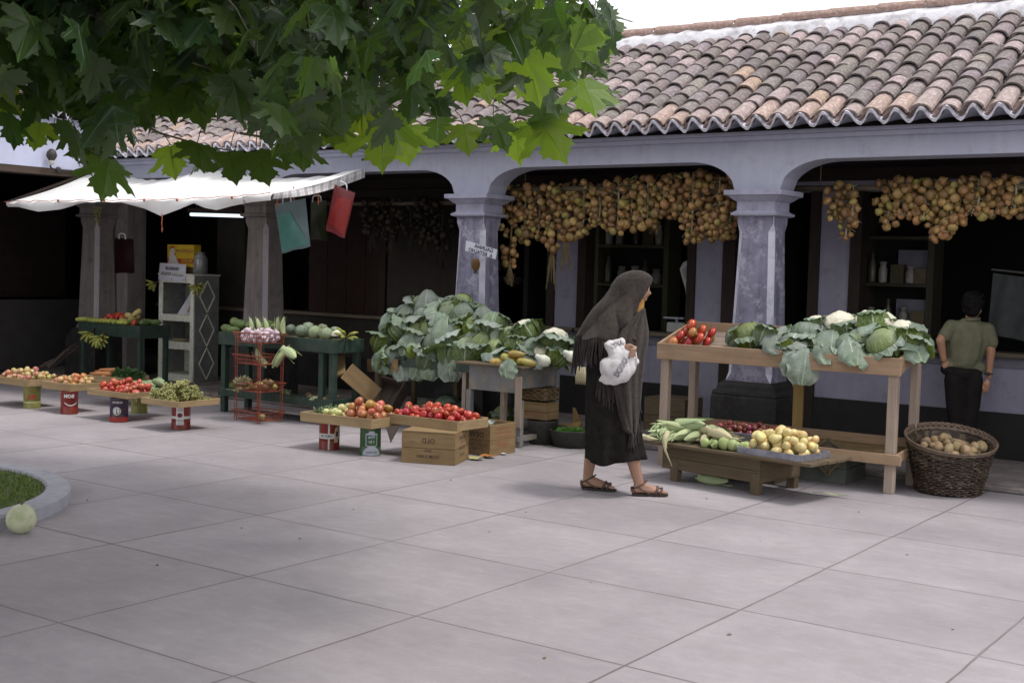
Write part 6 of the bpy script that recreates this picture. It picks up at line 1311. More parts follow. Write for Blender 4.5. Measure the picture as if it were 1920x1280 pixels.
for i, (px, py, y, s) in enumerate(((425, 615, .15, .7), (437, 618, .1, .6), (450, 608, .2, .9), (470, 610, .22, .8), (440, 604, .25, .85), (505, 608, .25, .7), (520, 612, .2, .6), (492, 612, .2, .7))):
    o = bpy.data.objects.new('marrow', gme); COL.objects.link(o); tag(o, 'dark green marrow lying at the left end of the dark green table', 'marrow', 'marrows on the dark green table'); p = V(px, py, GT.y + y); o.location = p; o.location.z = max(p.z, .785 + .055 * s); o.rotation_euler = (PI / 2, 0, rc.uniform(-1.3, 1.3) + PI / 2); o.scale = (s,) * 3
def banana_mesh(seed, m):
    mb = MB(); n = 9; pts = []; rr_ = []
    for i in range(n): t = i / (n - 1); a = -.55 + 1.1 * t; pts.append((.12 * math.sin(a) * 1.0, 0, .12 * (1 - math.cos(a)) * 1.0)); rr_.append(.016 * (math.sin(PI * (.10 + .82 * t)) ** .6) if 0 < i < n - 1 else .005)
    mb.tube(pts, rr_, 8); return mb.mesh('banana', m, True)
BAN = [banana_mesh(0, m_ban), banana_mesh(1, m_bang)]
def banana_hand(label, loc, n, rot, s=1.0, green=False, layers=2, group=None, spread=1.5):
    t = thing('banana_bunch', label, 'bananas', loc, 0, group); t.rotation_euler = rot; t.scale = (s,) * 3
    for l in range(layers):
        for i in range(n // layers):
            a = (i / max(1, n // layers - 1) - .5) * spread * 2; o = bpy.data.objects.new('banana', BAN[1 if green else 0]); COL.objects.link(o); o.parent = t
            d = Vector((math.sin(a), -.35 - .25 * l, -math.cos(a) * 1.0 + .2 * l)).normalized(); o.location = d * .085 + Vector((0, -.03 * l, .0)); z = Vector((0, 1, .25)); x = d; y = z.cross(x).normalized(); z = x.cross(y); o.rotation_euler = Matrix((x, y, z)).transposed().to_euler()
    mb = MB(); mb.tube([(0, .02, .05), (0, 0, .0), (0, -.02, -.015)], [.010, .014, .018], 7); mb.build('stalk', M('banana_stalk', (.07, .05, .03), (.04, .03, .02), 9), t, True)
    return t
p = V(648, 622, GT.y + .18); banana_hand('small hand of ripe bananas lying at the right end of the green table', Vector((p.x, p.y, .815)), 8, (-1.3, .2, .9), .8, True, 2)
for i in range(14):
    o = bpy.data.objects.new('potato' if i % 2 else 'corn_ear', pot[i % 3] if i % 2 else CORN[i % 5]); COL.objects.link(o); tag(o, 'potato lying on the lower shelf of the dark green table' if i % 2 else 'ear of corn lying on the lower shelf of the dark green table', 'potato' if i % 2 else 'corn', 'produce on the lower shelf of the green table'); o.location = GT + Vector((rc.uniform(-.65, .65), rc.uniform(.05, .3), .235)); o.rotation_euler = (PI / 2, 0, rc.uniform(0, 6)); o.scale = (.8,) * 3
p = V(430, 735, GT.y + .12); o = bpy.data.objects.new('marrow', gme); COL.objects.link(o); tag(o, 'green marrow at the left end of the lower green shelf', 'marrow'); o.location = (p.x, p.y, .25); o.rotation_euler = (PI / 2, 0, PI / 2); o.scale = (.8,) * 3
# red wire rack
RK = Vector((-8.72, 8.22, 0)); rk = thing('wire_rack', 'red wire rack with four baskets in front of the dark green table', 'rack', RK, rad(-6))
hw_, hd_ = .20, .15
def basket(z0, z1, m=m_rust, fl=.03):
    mb = MB(); a, b_ = hw_ - fl, hw_ + .015
    top = [(-b_, -hd_, z1), (b_, -hd_, z1), (b_, hd_, z1), (-b_, hd_, z1)]; bot = [(-a, -hd_ + fl, z0), (a, -hd_ + fl, z0), (a, hd_ - fl, z0), (-a, hd_ - fl, z0)]; mid_ = [tuple((p + q_) / 2 for p, q_ in zip(s, t)) for s, t in zip(top, bot)]
    mb.tube(top, .0055, 6, closed=True); mb.tube(bot, .0045, 6, closed=True); mb.tube(mid_, .003, 5, closed=True)
    for k in range(13): t = k / 12; mb.tube([(-b_ + 2 * b_ * t, -hd_, z1), (-a + 2 * a * t, -hd_ + fl, z0), (-a + 2 * a * t, hd_ - fl, z0), (-b_ + 2 * b_ * t, hd_, z1)], .0022, 4)
    for k in range(9): t = k / 8; mb.tube([(-b_, -hd_ + 2 * hd_ * t, z1), (-a, (-hd_ + fl) * (1 - 2 * t), z0), (a, (-hd_ + fl) * (1 - 2 * t), z0), (b_, -hd_ + 2 * hd_ * t, z1)], .0022, 4)
    return mb.build('wire_basket', m, rk)
BZS = ((.02, .10), (.29, .37), (.545, .625), (.745, .835))
for z0, z1 in BZS: basket(z0, z1)
for sx_ in (-1, 1):
    for sy2 in (-1, 1):
        mb = MB(); x, y = sx_ * (hw_ - .022), sy2 * (hd_ - .02)
        for o_ in (-.016, .016): mb.tube([(x + o_, y, .0), (x + o_, y, .82)], .0038, 5)
        pts = []
        for k in range(41): pts.append((x + .016 * math.cos(k * PI / 1), y, .02 + k * .02))
        mb.tube(pts, .0022, 4); mb.build('upright', m_rust, rk)
Mr = Matrix.Rotation(rad(-6), 3, 'Z')
gar = spin_mesh('garlic_bulb', m_garlic, [(.003, -.02), (.016, -.018), (.024, -.004), (.021, .01), (.010, .02), (.005, .032), (.001, .04)], 12, .0, ribs=6, ramp=.05)
P = pile(70, .36, .25, .026, .04, seed=17); fruits('garlic_bulb', [gar], [(x, y, z, r) for x, y, z, r in P], RK + Vector((0, 0, .752)), rad(-6), .022, 'white papery bulb piled in the top basket of the red rack', 'garlic', 'white bulbs in the top basket')
def cone_ear(px, py0, py1, y, lean, s):
    p = V(px, py1, y); o = bpy.data.objects.new('corn_ear', CORN[3]); COL.objects.link(o); tag(o, 'pale corn husk standing pointed up behind the white bulbs', 'corn', 'pointed corn husks on the red rack'); o.location = p + Vector((0, 0, .03)); o.rotation_euler = Vector((lean, 0, 1)).to_track_quat('Z', 'Y').to_euler(); o.scale = (s * 1.2, s * 1.2, s)
for px, ln in ((472, -.35), (486, -.5), (500, -.45), (520, .05), (530, .0)): cone_ear(px, 600, 618, 8.33, ln, .62)
ear(488, 672, 8.2, (-.55, -.2, .8), .8, 'green ear of corn standing up in the third basket of the red rack', None, 1); ear(545, 662, 8.16, (.9, -.3, -.25), 1.1, 'large green ear of corn sticking out of the third basket of the rack', None, 3); ear(522, 672, 8.22, (.5, .2, .8), .8, 'ear of corn leaning in the third basket behind the big ear', None, 2)
P = pile(16, .34, .22, .034, .02, seed=18); fruits('onion', ons, [(x, y, z, r) for x, y, z, r in P], RK + Vector((0, 0, .30)), 0, .036, 'brown onion in the second basket of the red rack', 'onion', 'onions in the second basket', 'up')
o = bpy.data.objects.new('apple', apg[0]); COL.objects.link(o); tag(o, 'single green apple in the bottom basket of the red rack', 'apple'); o.location = RK + Mr @ Vector((.15, -.08, .06))
herb_clump('corn_silk', 'reddish corn silk tangled in the second basket of the rack', RK + Vector((-.12, -.1, .36)), .06, .05, .04, 80, .05, m_huskd, 'husk')

# ------------------------------------------------------------------ cream shelf with its things
a, b_ = G(297, 712, .05), G(379, 717, .05); W = .585; SH = Vector((-11.90, 9.86, WALK_Z)); sh = thing('shelf_unit', 'chipped cream shelf unit with diamond side panels between the green tables', 'shelf', SH, rad(4))
D_, Hs = .42, 1.27
slab('face_stile', sh, 0, Hs, -W / 2, -W / 2 + .06, 0, .022, m_shelf); slab('face_stile', sh, 0, Hs, W / 2 - .06, W / 2, 0, .022, m_shelf)
for z0, z1 in ((0, .09), (.385, .475), (.72, .80), (Hs - .09, Hs)): slab('face_rail', sh, z0, z1, -W / 2 + .061, W / 2 - .061, .001, .021, m_shelf)
slab('side_panel', sh, 0, Hs - .002, W / 2 - .018, W / 2 - .001, .0225, D_, m_shelfd); slab('side_panel', sh, 0, Hs - .002, -W / 2 + .001, -W / 2 + .018, .0225, D_, m_shelfd); slab('top', sh, Hs, Hs + .018, -W / 2 - .01, W / 2 + .01, -.01, D_ + .01, m_shelf)
for z in (.075, .46, .785): slab('shelf_board', sh, z, z + .012, -W / 2 + .02, W / 2 - .02, .0225, D_ - .015, m_shelf)
slab('back_panel', sh, .05, .40, -W / 2 + .02, .06, D_ - .012, D_, m_shelf); slab('back_panel', sh, .42, 1.2, -W / 2 + .02, -.02, D_ - .012, D_, m_shelfd)
for k in range(3):
    zc_ = .22 + k * .40; mb = MB(); yy = D_ / 2 + .01
    pts = [(W / 2 + .004, yy, zc_ - .19), (W / 2 + .004, yy + .12, zc_), (W / 2 + .004, yy, zc_ + .19), (W / 2 + .004, yy - .12, zc_)]
    for i in range(4): mb.bar(pts[i], pts[(i + 1) % 4], .012, .012, up=(1, 0, 0))
    mb.build('diamond_moulding', m_shelf, sh)
def SHp(x, y, z): return SH + Matrix.Rotation(rad(4), 3, 'Z') @ Vector((x, y, z))
# chicken box
t = thing('printed_box', 'yellow and red box printed with a white hen on the cream shelf', 'box', SHp(-.02, .14, Hs + .10), rad(4))
m_yel = M('yellow_card', (.52, .36, .02), (.46, .31, .02), 6, .6); bw, bd_, bh = .44, .12, .265
mb = MB(); mb.box(-bw / 2, bw / 2, -bd_ / 2, bd_ / 2, 0, bh); mb.build('box_body', m_yel, t, bevel=.002); yy = -bd_ / 2 - .001
mb = MB(); mb.box(-bw / 2 + .001, bw / 2 - .001, yy - .0005, yy, .045, .10); mb.build('red_stripe', flatcol('red_card_print', (.35, .05, .02)), t)
def flatpoly(mb, pts, y, mi=0): b0 = len(mb.v); mb.v += [Vector((x, y, z)) for x, z in pts]; mb.face([b0 + i for i in range(len(pts))], None, mi)
mb = MB(); flatpoly(mb, [(-.205, .02), (-.185, .11), (-.175, .17), (-.16, .21), (-.135, .225), (-.105, .22), (-.09, .195), (-.092, .165), (-.10, .15), (-.07, .11), (-.03, .05), (-.01, .02)], yy - .0015); mb.build('printed_hen', m_pw, t)
mb = MB(); flatpoly(mb, [(-.165, .208), (-.185, .225), (-.16, .228), (-.165, .25), (-.14, .24), (-.125, .255), (-.11, .238), (-.09, .24), (-.095, .215), (-.13, .226)], yy - .0022); flatpoly(mb, [(-.105, .150), (-.085, .168), (-.075, .152), (-.09, .135)], yy - .0022); mb.build('red_comb', flatcol('comb_red', (.40, .04, .02)), t)
mb = MB(); flatpoly(mb, [(-.125, .19), (-.118, .196), (-.112, .19), (-.118, .184)], yy - .0025); mb.build('hen_eye', m_pd, t)
mb = MB(); flatpoly(mb, [(-.08, .206), (-.045, .206), (-.045, .20), (-.065, .196), (-.045, .19), (-.045, .184), (-.07, .184), (-.078, .19)], yy - .002); mb.build('green_mark', flatcol('mark_green', (.03, .16, .04)), t)
mb = MB(); flat_text(mb, 'GALINHA', .062, (.085, yy - .002, .188), Vector((1, 0, 0)), zax, bold=.0008, sx=.98); mb.build('red_lettering', m_inkr, t)
mb = MB(); flat_text(mb, 'MAGGI', .058, (.115, yy - .002, .073), Vector((1, 0, 0)), zax, bold=.001); mb.build('yellow_lettering', flatcol('yellow_print', (.55, .38, .04)), t)
bt = thing('wooden_block', 'dark wooden block under the yellow box on the cream shelf', 'block', SHp(.04, .16, Hs + .018), rad(4)); mb = MB(); mb.box(-.17, .13, -.05, .05, 0, .081); mb.build('block', m_old, bt)
# white price card
t = thing('price_card', 'white card with two lines of mirrored lettering pinned to the cream shelf', 'sign', SHp(-.06, -.014, Hs - .04), rad(4)); t.scale = (1.2, 1.2, 1.25); mb = MB(); mb.v = [Vector(p) for p in ((-.19, 0, -.02), (.19, -.004, -.03), (.165, .03, .135), (-.20, .03, .145))]; mb.v += [p + Vector((0, .003, 0)) for p in mb.v]; mb.face((0, 1, 2, 3)); mb.face((7, 6, 5, 4)); mb.build('card', m_sign, t)
mb = MB(); nrm = Vector((0, .2, 1)).normalized(); flat_text(mb, 'VENDE-SE', .044, (-.01, .013, .092), Vector((1, 0, -.03)), nrm, bold=.0008); flat_text(mb, 'GALINHA A RETALHO', .038, (.0, .003, .04), Vector((1, 0, -.03)), nrm, bold=.0008, sx=.82); mb.build('lettering', m_pd, t)
mb = MB()
for x in (-.17, .0, .165): mb.ell((x, -.003, -.01), .005, .003, .005, 6, 4)
mb.build('pins', m_iron, t)
# jar
t = thing('glass_jar', 'tall clouded glass jar on the cream shelf beside the yellow box', 'jar', SHp(.235, .16, Hs + .019)); m_jar = M('clouded_glass', (.24, .25, .24), (.18, .185, .18), 9, .12, spec=.7, coat=.4, c3=(.10, .11, .10), s3=6)
mb = MB(); mb.lathe([(.001, 0), (.075, 0), (.085, .012), (.088, .17), (.075, .215), (.05, .235), (.05, .26), (.001, .262)], 20); mb.build('jar_body', m_jar, t, True); mb = MB(); mb.lathe([(.001, .263), (.055, .262), (.056, .245), (.053, .243)], 18); mb.build('jar_lid', m_zinc, t, True)
# paper, dish
t = thing('printed_paper', 'white paper with a brown figure leaning inside the cream shelf', 'paper', SHp(.10, .10, .80), rad(4)); mb = MB(); mb.v = [Vector(p) for p in ((-.16, -.02, 0), (.16, -.02, 0), (.16, .16, .30), (-.02, .16, .38))]; mb.v += [p + Vector((0, .003, .001)) for p in mb.v]; mb.face((0, 1, 2, 3)); mb.face((7, 6, 5, 4)); mb.build('sheet', m_paper, t)
mb = MB(); nz = Vector((0, .5, 1)).normalized()
fig = [(.02, .02), (.05, .03), (.06, .10), (.085, .15), (.07, .22), (.11, .27), (.04, .26), (.0, .22), (.03, .17), (.02, .10)]
b0 = len(mb.v); mb.v += [Vector((x - .03, -.021 + z * .47, z * .95)) for x, z in fig]; mb.face(list(range(b0, b0 + len(fig)))); mb.build('printed_figure', M('brown_print', (.33, .22, .12), (.25, .18, .12), 20), t)
t = thing('dish', 'pale oval dish on the middle shelf of the cream unit', 'dish', SHp(-.02, .10, .472)); mb = MB(); mb.lathe([(.001, 0), (.07, 0), (.10, .035), (.098, .037), (.068, .008), (.001, .008)], 20); o = mb.build('dish_body', M('buff_dish', (.45, .36, .24), (.38, .30, .2), 9, .4), t, True)
banana_hand('greenish banana hand hung on the left edge of the cream shelf', V(292, 530, 9.78), 8, (.0, .9, .3), .75, True, 2, 'banana hands hung around the cream shelf', .8); banana_hand('green banana hand hung at the right front edge of the cream shelf', V(374, 535, 9.78), 12, (.0, -.2, .1), .85, True, 2, 'banana hands hung around the cream shelf', 1.4)

# ------------------------------------------------------------------ left table
LT = Vector((-12.0, 9.02, 0)); lt = thing('market_table', 'dark green table of tomatoes and gourds at the far left', 'table', LT)
slab('front_rail', lt, .60, .745, -.62, .50, 0, .02); slab('end_rail', lt, .60, .745, .48, .50, .021, .44); slab('tabletop', lt, .715, .735, -.62, .478, .021, .46); slab('leg', lt, 0, .598, .43, .48, .022, .07); slab('leg', lt, 0, .598, -.60, -.55, .022, .07); slab('leg', lt, WALK_Z, .598, .43, .48, .38, .43); slab('leg', lt, WALK_Z, .598, -.60, -.55, .38, .43)
for i in range(16):
    o = bpy.data.objects.new('yellow_cucumber', spin_mesh('yellow_cucumber', m_cuke, [(.001, -.08), (.018, -.07), (.027, -.03), (.027, .03), (.018, .07), (.001, .08)], 10, .1)); COL.objects.link(o); tag(o, 'yellow green cucumber in the row along the far left table', 'cucumber', 'cucumbers along the far left table'); o.location = LT + Vector((-.58 + .055 * i, .03 + rc.uniform(-.01, .03), .765 + rc.uniform(0, .01))); o.rotation_euler = (PI / 2, 0, rc.uniform(-.5, .5))
P = pile(22, .42, .24, .036, .03, seed=20); fruits('tomato', toms, [(x, y, z, r) for x, y, z, r in P], LT + Vector((-.12, .22, .75)), 0, .036, 'red tomato heaped at the back of the far left table', 'tomato', 'tomatoes on the far left table')
pepm = spin_mesh('pale_pepper', M('pale_yellow_pepper', (.50, .42, .17), (.44, .34, .13), 10, .4, rnd=.15), [(.001, -.07), (.018, -.055), (.03, -.02), (.034, .03), (.024, .055), (.001, .06)], 12, .25)
for i in range(9): o = bpy.data.objects.new('pale_pepper', pepm); COL.objects.link(o); tag(o, 'pale yellow pepper in the pile beside the far left tomatoes', 'pepper', 'pale peppers on the far left table'); o.location = LT + Vector((.14 + rc.uniform(-.08, .1), .14 + rc.uniform(-.06, .1), .78 + .05 * (i // 4))); o.rotation_euler = (rc.uniform(0, 3), rc.uniform(0, 3), rc.uniform(0, 6))
for i, (x, y, s) in enumerate(((.25, .1, .6), (.34, .2, .7), (.42, .12, .55), (.3, .28, .6), (.4, .3, .6))): o = bpy.data.objects.new('marrow', gme); COL.objects.link(o); tag(o, 'green marrow at the right end of the far left table', 'marrow', 'marrows on the far left table'); o.location = LT + Vector((x, y, .775)); o.rotation_euler = (PI / 2, 0, rc.uniform(0, 3)); o.scale = (s,) * 3
o = fruits('tomato', toms, [(.36, .035, .775 - .735, .045)], LT + Vector((0, 0, .735)), 0, .036, 'single red tomato at the front right corner of the far left table', 'tomato', None)
banana_hand('yellow green banana hand hanging at the left under the far left table', V(172, 622, 8.98), 9, (0, .25, .1), .95, True, 2, 'banana hands hanging under the far left table', 1.0); banana_hand('large yellow green banana hand hanging under the far left table', V(193, 630, 8.97), 14, (0, -.15, .0), 1.05, True, 2, 'banana hands hanging under the far left table', 1.35)
# dry branches leaning by the leftmost trays
a = G(85, 690, .3); t = thing('dry_branches', 'bundle of bare dark branches lying behind the leftmost trays', 'branches', (a.x, a.y, 0)); mb = MB(); q = random.Random(9)
for i in range(9): p0 = V(72 + q.uniform(0, 20), 690 - q.uniform(0, 8), 8.2) - Vector((a.x, a.y, 0)); p1 = V(150 + q.uniform(-20, 15), 648 + q.uniform(-8, 8), 8.7) - Vector((a.x, a.y, 0)); mb.tube([p0, p0.lerp(p1, .35) + Vector((0, 0, q.uniform(-.03, .05))), p0.lerp(p1, .7) + Vector((0, 0, q.uniform(-.03, .05))), p1], [.013, .011, .008, .004], 6)
mb.build('twigs', M('dark_branch', (.05, .035, .028), (.03, .02, .018), 14, .8), t, True)
# green melon by the kerb
g = G(22, 1004); t = thing('melon', 'pale green melon on the paving against the round kerb', 'melon', (g.x - .02, g.y + .07, .078)); o = bpy.data.objects.new('melon_skin', spin_mesh('melon', M('pale_melon', (.50, .50, .36), (.40, .43, .26), 9, .5, c3=(.22, .27, .12), s3=12), sphere_prof(.08, 1.02, 10), 20, .05, ribs=10, ramp=.015)); COL.objects.link(o); o.parent = t
mb = MB(); mb.tube([(0, 0, .076), (.01, 0, .09), (.02, .005, .098)], [.008, .005, .004], 6); mb.build('stalk', m_twig, t, True)

# ------------------------------------------------------------------ strings of onions under the arches
m_ond = M('shade_painted_onion_skin', (.026, .017, .010), (.018, .012, .007), 9, .6, rnd=.3); onsd = []  # onion skin darkened to paint in the shade of the left arch
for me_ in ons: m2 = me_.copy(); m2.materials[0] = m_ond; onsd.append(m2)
def onion_string(label, top, length, n, width, group, dry=0, kinds=None):
    kinds = kinds or ons
    t = thing('onion_string', label, 'onions', top, 0, group); q = random.Random(int(top.x * 977) % 9999)
    mb = MB(); mb.tube([(0, 0, -.01), (.01, 0, -length * .5), (0, 0, -length * .95)], [.005, .011, .005], 6)
    for i in range(int(n * .7)): z = -q.random() * length; a = q.random() * 6.28; mb.tube([(0, 0, z), (math.cos(a) * .05, math.sin(a) * .05, z + q.uniform(-.01, .03)), (math.cos(a) * .08, math.sin(a) * .08, z + q.uniform(-.04, .02))], [.004, .003, .001], 4)
    if dry:
        for i in range(26): a = q.random() * 6.28; z = -length; mb.tube([(0, 0, z + .05), (math.cos(a) * .03, math.sin(a) * .03, z - q.uniform(.05, .2)), (math.cos(a) * .06, math.sin(a) * .05, z - q.uniform(.12, .38) * dry)], [.005, .004, .002], 4)
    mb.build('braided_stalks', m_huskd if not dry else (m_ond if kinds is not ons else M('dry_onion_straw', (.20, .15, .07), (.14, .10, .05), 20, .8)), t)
    pts = []; n = int(n * 1.1)
    for i in range(n):
        for k in range(24):
            z = -length * (i + q.random()) / n; w__ = width * (1 - .55 * (-z / length) ** 2); a = q.random() * 2 * PI; r_ = w__ * (.35 + .65 * math.sqrt(q.random())); p = Vector((r_ * math.cos(a), r_ * math.sin(a) * .62, z)); rad_ = q.choice((.028, .033, .037, .041, .046))
            if all((p - p2).length > (rad_ + r2) * .80 for p2, r2 in pts): pts.append((p, rad_)); break
    for p, r_ in pts:
        o = bpy.data.objects.new('onion', kinds[q.choice((0, 1, 2, 0, 1, 2, 0, 1, 3))]); COL.objects.link(o); o.parent = t; o.location = p; s = r_ / .036; o.scale = (s, s, s * q.uniform(.85, 1.0)); o.rotation_euler = (q.uniform(-1.6, 1.6), q.uniform(-1.6, 1.6), q.uniform(0, 6.28))
    return t
OY = 9.92; GRP = 'onion strings hanging under the middle arch'
MIDS = [(960, 345, 500, .14, 30), (985, 350, 455, .15, 30), (1012, 345, 448, .15, 32), (1040, 350, 470, .15, 34), (1065, 340, 452, .15, 32), (1095, 342, 440, .15, 32), (1125, 350, 425, .14, 26), (1160, 340, 438, .16, 34), (1185, 332, 430, .16, 32), (1215, 338, 428, .16, 32), (1245, 330, 405, .16, 28), (1272, 326, 410, .16, 30), (1300, 322, 455, .16, 44), (1325, 325, 452, .16, 42), (1350, 330, 448, .15, 40), (1370, 345, 452, .11, 30), (1230, 330, 400, .15, 26), (1145, 345, 430, .14, 28), (1080, 345, 450, .14, 28), (1000, 350, 440, .14, 26)]
nm = ['first', 'second', 'third', 'fourth', 'fifth', 'sixth', 'seventh', 'eighth', 'ninth', 'tenth', 'eleventh', 'twelfth', 'thirteenth', 'fourteenth', 'fifteenth', 'sixteenth', 'seventeenth', 'eighteenth', 'nineteenth', 'twentieth']
order = sorted(range(len(MIDS)), key=lambda i: MIDS[i][0])
for k, i in enumerate(order):
    px, py0, py1, wdt, n = MIDS[i]; y = OY + (.09 if i >= 16 else (k % 2) * .05); a = V(px, py0, y); b_ = V(px, py1, y)
    lab = 'string of brown onions under the middle arch, %s from the middle column' % nm[k]
    onion_string(lab, a, a.z - b_.z, n, wdt, GRP, 1.0 if px in (1065, 1040) else (.5 if px in (960, 1230) else 0))
RGT = [(1568, 345, 410, .10, 14), (1588, 385, 448, .09, 12), (1600, 345, 420, .09, 10), (1668, 338, 432, .12, 24), (1700, 335, 405, .14, 26), (1735, 335, 415, .14, 28), (1765, 345, 452, .15, 38), (1800, 335, 420, .14, 28), (1835, 335, 405, .14, 26), (1870, 330, 405, .14, 28), (1905, 330, 408, .14, 26), (1720, 340, 410, .12, 20), (1785, 340, 435, .12, 24)]
order = sorted(range(len(RGT)), key=lambda i: RGT[i][0])
for k, i in enumerate(order):
    px, py0, py1, wdt, n = RGT[i]; y = 9.98 + (k % 2) * .05; a = V(px, py0, y); b_ = V(px, py1, y)
    onion_string('string of brown onions on the pole of the right arch, %s from the right column' % nm[k], a, a.z - b_.z, n, wdt, 'onion strings hanging under the right arch', 0)
for k, (px, py0, py1) in enumerate(((700, 380, 440), (735, 375, 450), (770, 372, 445), (800, 375, 455), (830, 380, 470))):
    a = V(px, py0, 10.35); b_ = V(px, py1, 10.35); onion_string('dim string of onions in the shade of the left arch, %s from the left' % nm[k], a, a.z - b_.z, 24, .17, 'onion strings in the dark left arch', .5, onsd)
# poles
for lab, x0, x1, py, y in (('round pole of onion strings across the middle arch', -7.2, -4.4, 350, OY + .02), ('round pole of onion strings across the right arch', -4.25, -1.5, 352, 10.02), ('round pole of onion strings across the dark left arch', -10.1, -7.4, 380, 10.35)):
    a = V(1200 if x0 == -7.2 else (1580 if x0 > -5 else 760), py, y); o = thing('hanging_pole', lab, 'pole', (x0, y, a.z)); mb = MB(); mb.tube([(0, 0, 0), ((x1 - x0) / 2, 0, -.012), (x1 - x0, 0, 0)], .024, 8); mb.build('pole', m_sill, o, True); mb = MB()
    for f_ in (.1, .9): mb.tube([((x1 - x0) * f_, 0, -.03), ((x1 - x0) * f_, 0, 2.47 - a.z)], .004, 4)
    mb.build('tie', m_string, o)
p = V(180, 392, 9.3); t = thing('grape_bunch', 'green grape bunch hanging in front of the leftmost pillar', 'grapes', p); o = bpy.data.objects.new('berries', gbs[1]); COL.objects.link(o); o.parent = t; o.rotation_euler = (0, PI / 2, 0); o.location = (.0, 0, -.07); o.scale = (1.0,) * 3; mb = MB(); mb.tube([(0, 0, .1), (0, 0, -.02)], .004, 5); mb.build('stalk', m_twig, t)

# ------------------------------------------------------------------ inside the shops
m_bot = M('dull_white_jar', (.26, .255, .235), (.19, .185, .17), 12, .4, rnd=.3); m_botd = M('dull_dark_bottle', (.08, .075, .05), (.05, .05, .035), 12, .3, rnd=.3); m_botb = M('dull_brown_box', (.08, .062, .034), (.055, .045, .024), 12, .7, rnd=.3)
jar_ = MB(); jar_.lathe([(.001, 0), (.04, 0), (.045, .01), (.045, .12), (.03, .14), (.03, .16), (.036, .161), (.036, .18), (.001, .182)], 14); jar_ = [jar_.mesh('jar', m_bot, True)]
bo = MB(); bo.lathe([(.001, 0), (.033, 0), (.035, .01), (.035, .15), (.014, .2), (.014, .25), (.001, .252)], 12); bo = bo.mesh('bottle', m_botd, True)
bx = MB(); bx.box(-.06, .06, -.05, .05, 0, .16); bx = bx.mesh('box', m_botb)
def row(xs, y, z, kinds, lab, grp, s=1.0):
    for i, x in enumerate(xs):
        k = kinds[i % len(kinds)]; me = jar_[0] if k == 'j' else (bo if k == 'b' else bx); nmx = {'j': 'jar', 'b': 'bottle', 'x': 'carton'}[k]; o = bpy.data.objects.new(nmx, me); COL.objects.link(o); tag(o, 'dull %s on %s' % ({'j': 'white jar', 'b': 'dark bottle', 'x': 'brown carton'}[k], lab), nmx, '%s: %s' % (grp, nmx)); o.location = (x, y, z); o.scale = (s * rc.uniform(.85, 1.1),) * 2 + (s * rc.uniform(.8, 1.2),)
def shelving(lab, x0, x1, y, zs, m=m_gwood, dpt=.28, top=2.2, mull=None):
    t = thing('shop_shelf', lab, 'shelf', ((x0 + x1) / 2, y, WALK_Z)); w_ = x1 - x0
    for x in (-w_ / 2, w_ / 2): mb = MB(); mb.box(x - .03, x + .03, 0, dpt, 0, top - WALK_Z); mb.build('upright', m, t)
    for z in zs: mb = MB(); mb.box(-w_ / 2 + .031, w_ / 2 - .031, 0.002, dpt, z - WALK_Z, z + .03 - WALK_Z); mb.build('shelf_board', m, t)
    mb = MB(); mb.box(-w_ / 2, w_ / 2, dpt + .001, dpt + .015, 0, top - WALK_Z); mb.build('back_board', m_dark, t)
    return t
shelving('olive painted shop shelf seen through the middle opening behind the woman', -7.05, -6.2, 11.5, (.75, 1.35, 1.76), m_gwood)
row((-6.95, -6.82, -6.62, -6.45, -6.34), 11.6, 1.792, 'jjbxj', 'the top shelf behind the woman', 'goods on the top olive shelf', 1.05); row((-6.95, -6.78, -6.62, -6.5, -6.36), 11.6, 1.382, 'bjjbj', 'the middle shelf behind the woman', 'goods on the middle olive shelf', 1.1)
shelving('dim shop shelf with hanging cups seen left of the white pier', -8.6, -7.3, 11.6, (1.44, .9), m_dwood)
row((-8.5, -8.38, -8.2, -8.05, -7.9, -7.7, -7.55, -7.4), 11.7, 1.472, 'jjbjbjxj', 'the dim shelf left of the white pier', 'goods on the dim shelf', 1.1)
for i in range(8):
    t = thing('hanging_cup', 'dull cup hanging from the dim shelf left of the white pier', 'cup', (-8.45 + i * .15, 11.62, 1.33), 0, 'cups hanging from the dim shelf'); mb = MB(); mb.lathe([(.001, 0), (.025, 0), (.045, .05), (.048, .08), (.044, .08), (.022, .006)], 12); mb.build('cup_body', m_bot, t, True); mb = MB(); mb.tube([(.045, 0, .06), (.07, 0, .055), (.072, 0, .03), (.04, 0, .025)], .005, 5); mb.build('handle', m_bot, t, True)
t = shelving('glazed shop cabinet seen through the right opening behind the cauliflowers', -3.98, -3.36, 11.1, (1.02, 1.44, 1.86), WOOD('dark_olive_cabinet', (.05, .045, .03), (.035, .03, .022), damt=.2))
for z in (1.47, 1.03): 
    mb = MB(); mb.box(-.01, .28, .10, .11, z - WALK_Z + .05, z + .30 - WALK_Z); mb.build('paper_lining', M('grey_paper_lining', (.16, .16, .20), (.11, .11, .14), 5, .9), t)
row((-3.9, -3.8, -3.66, -3.55, -3.45), 11.16, 1.472, 'bjxjx', 'the upper shelf of the right cabinet', 'goods on the upper cabinet shelf', 1.0); row((-3.9, -3.74, -3.6, -3.46), 11.16, 1.052, 'jbjx', 'the lower shelf of the right cabinet', 'goods on the lower cabinet shelf', 1.0)
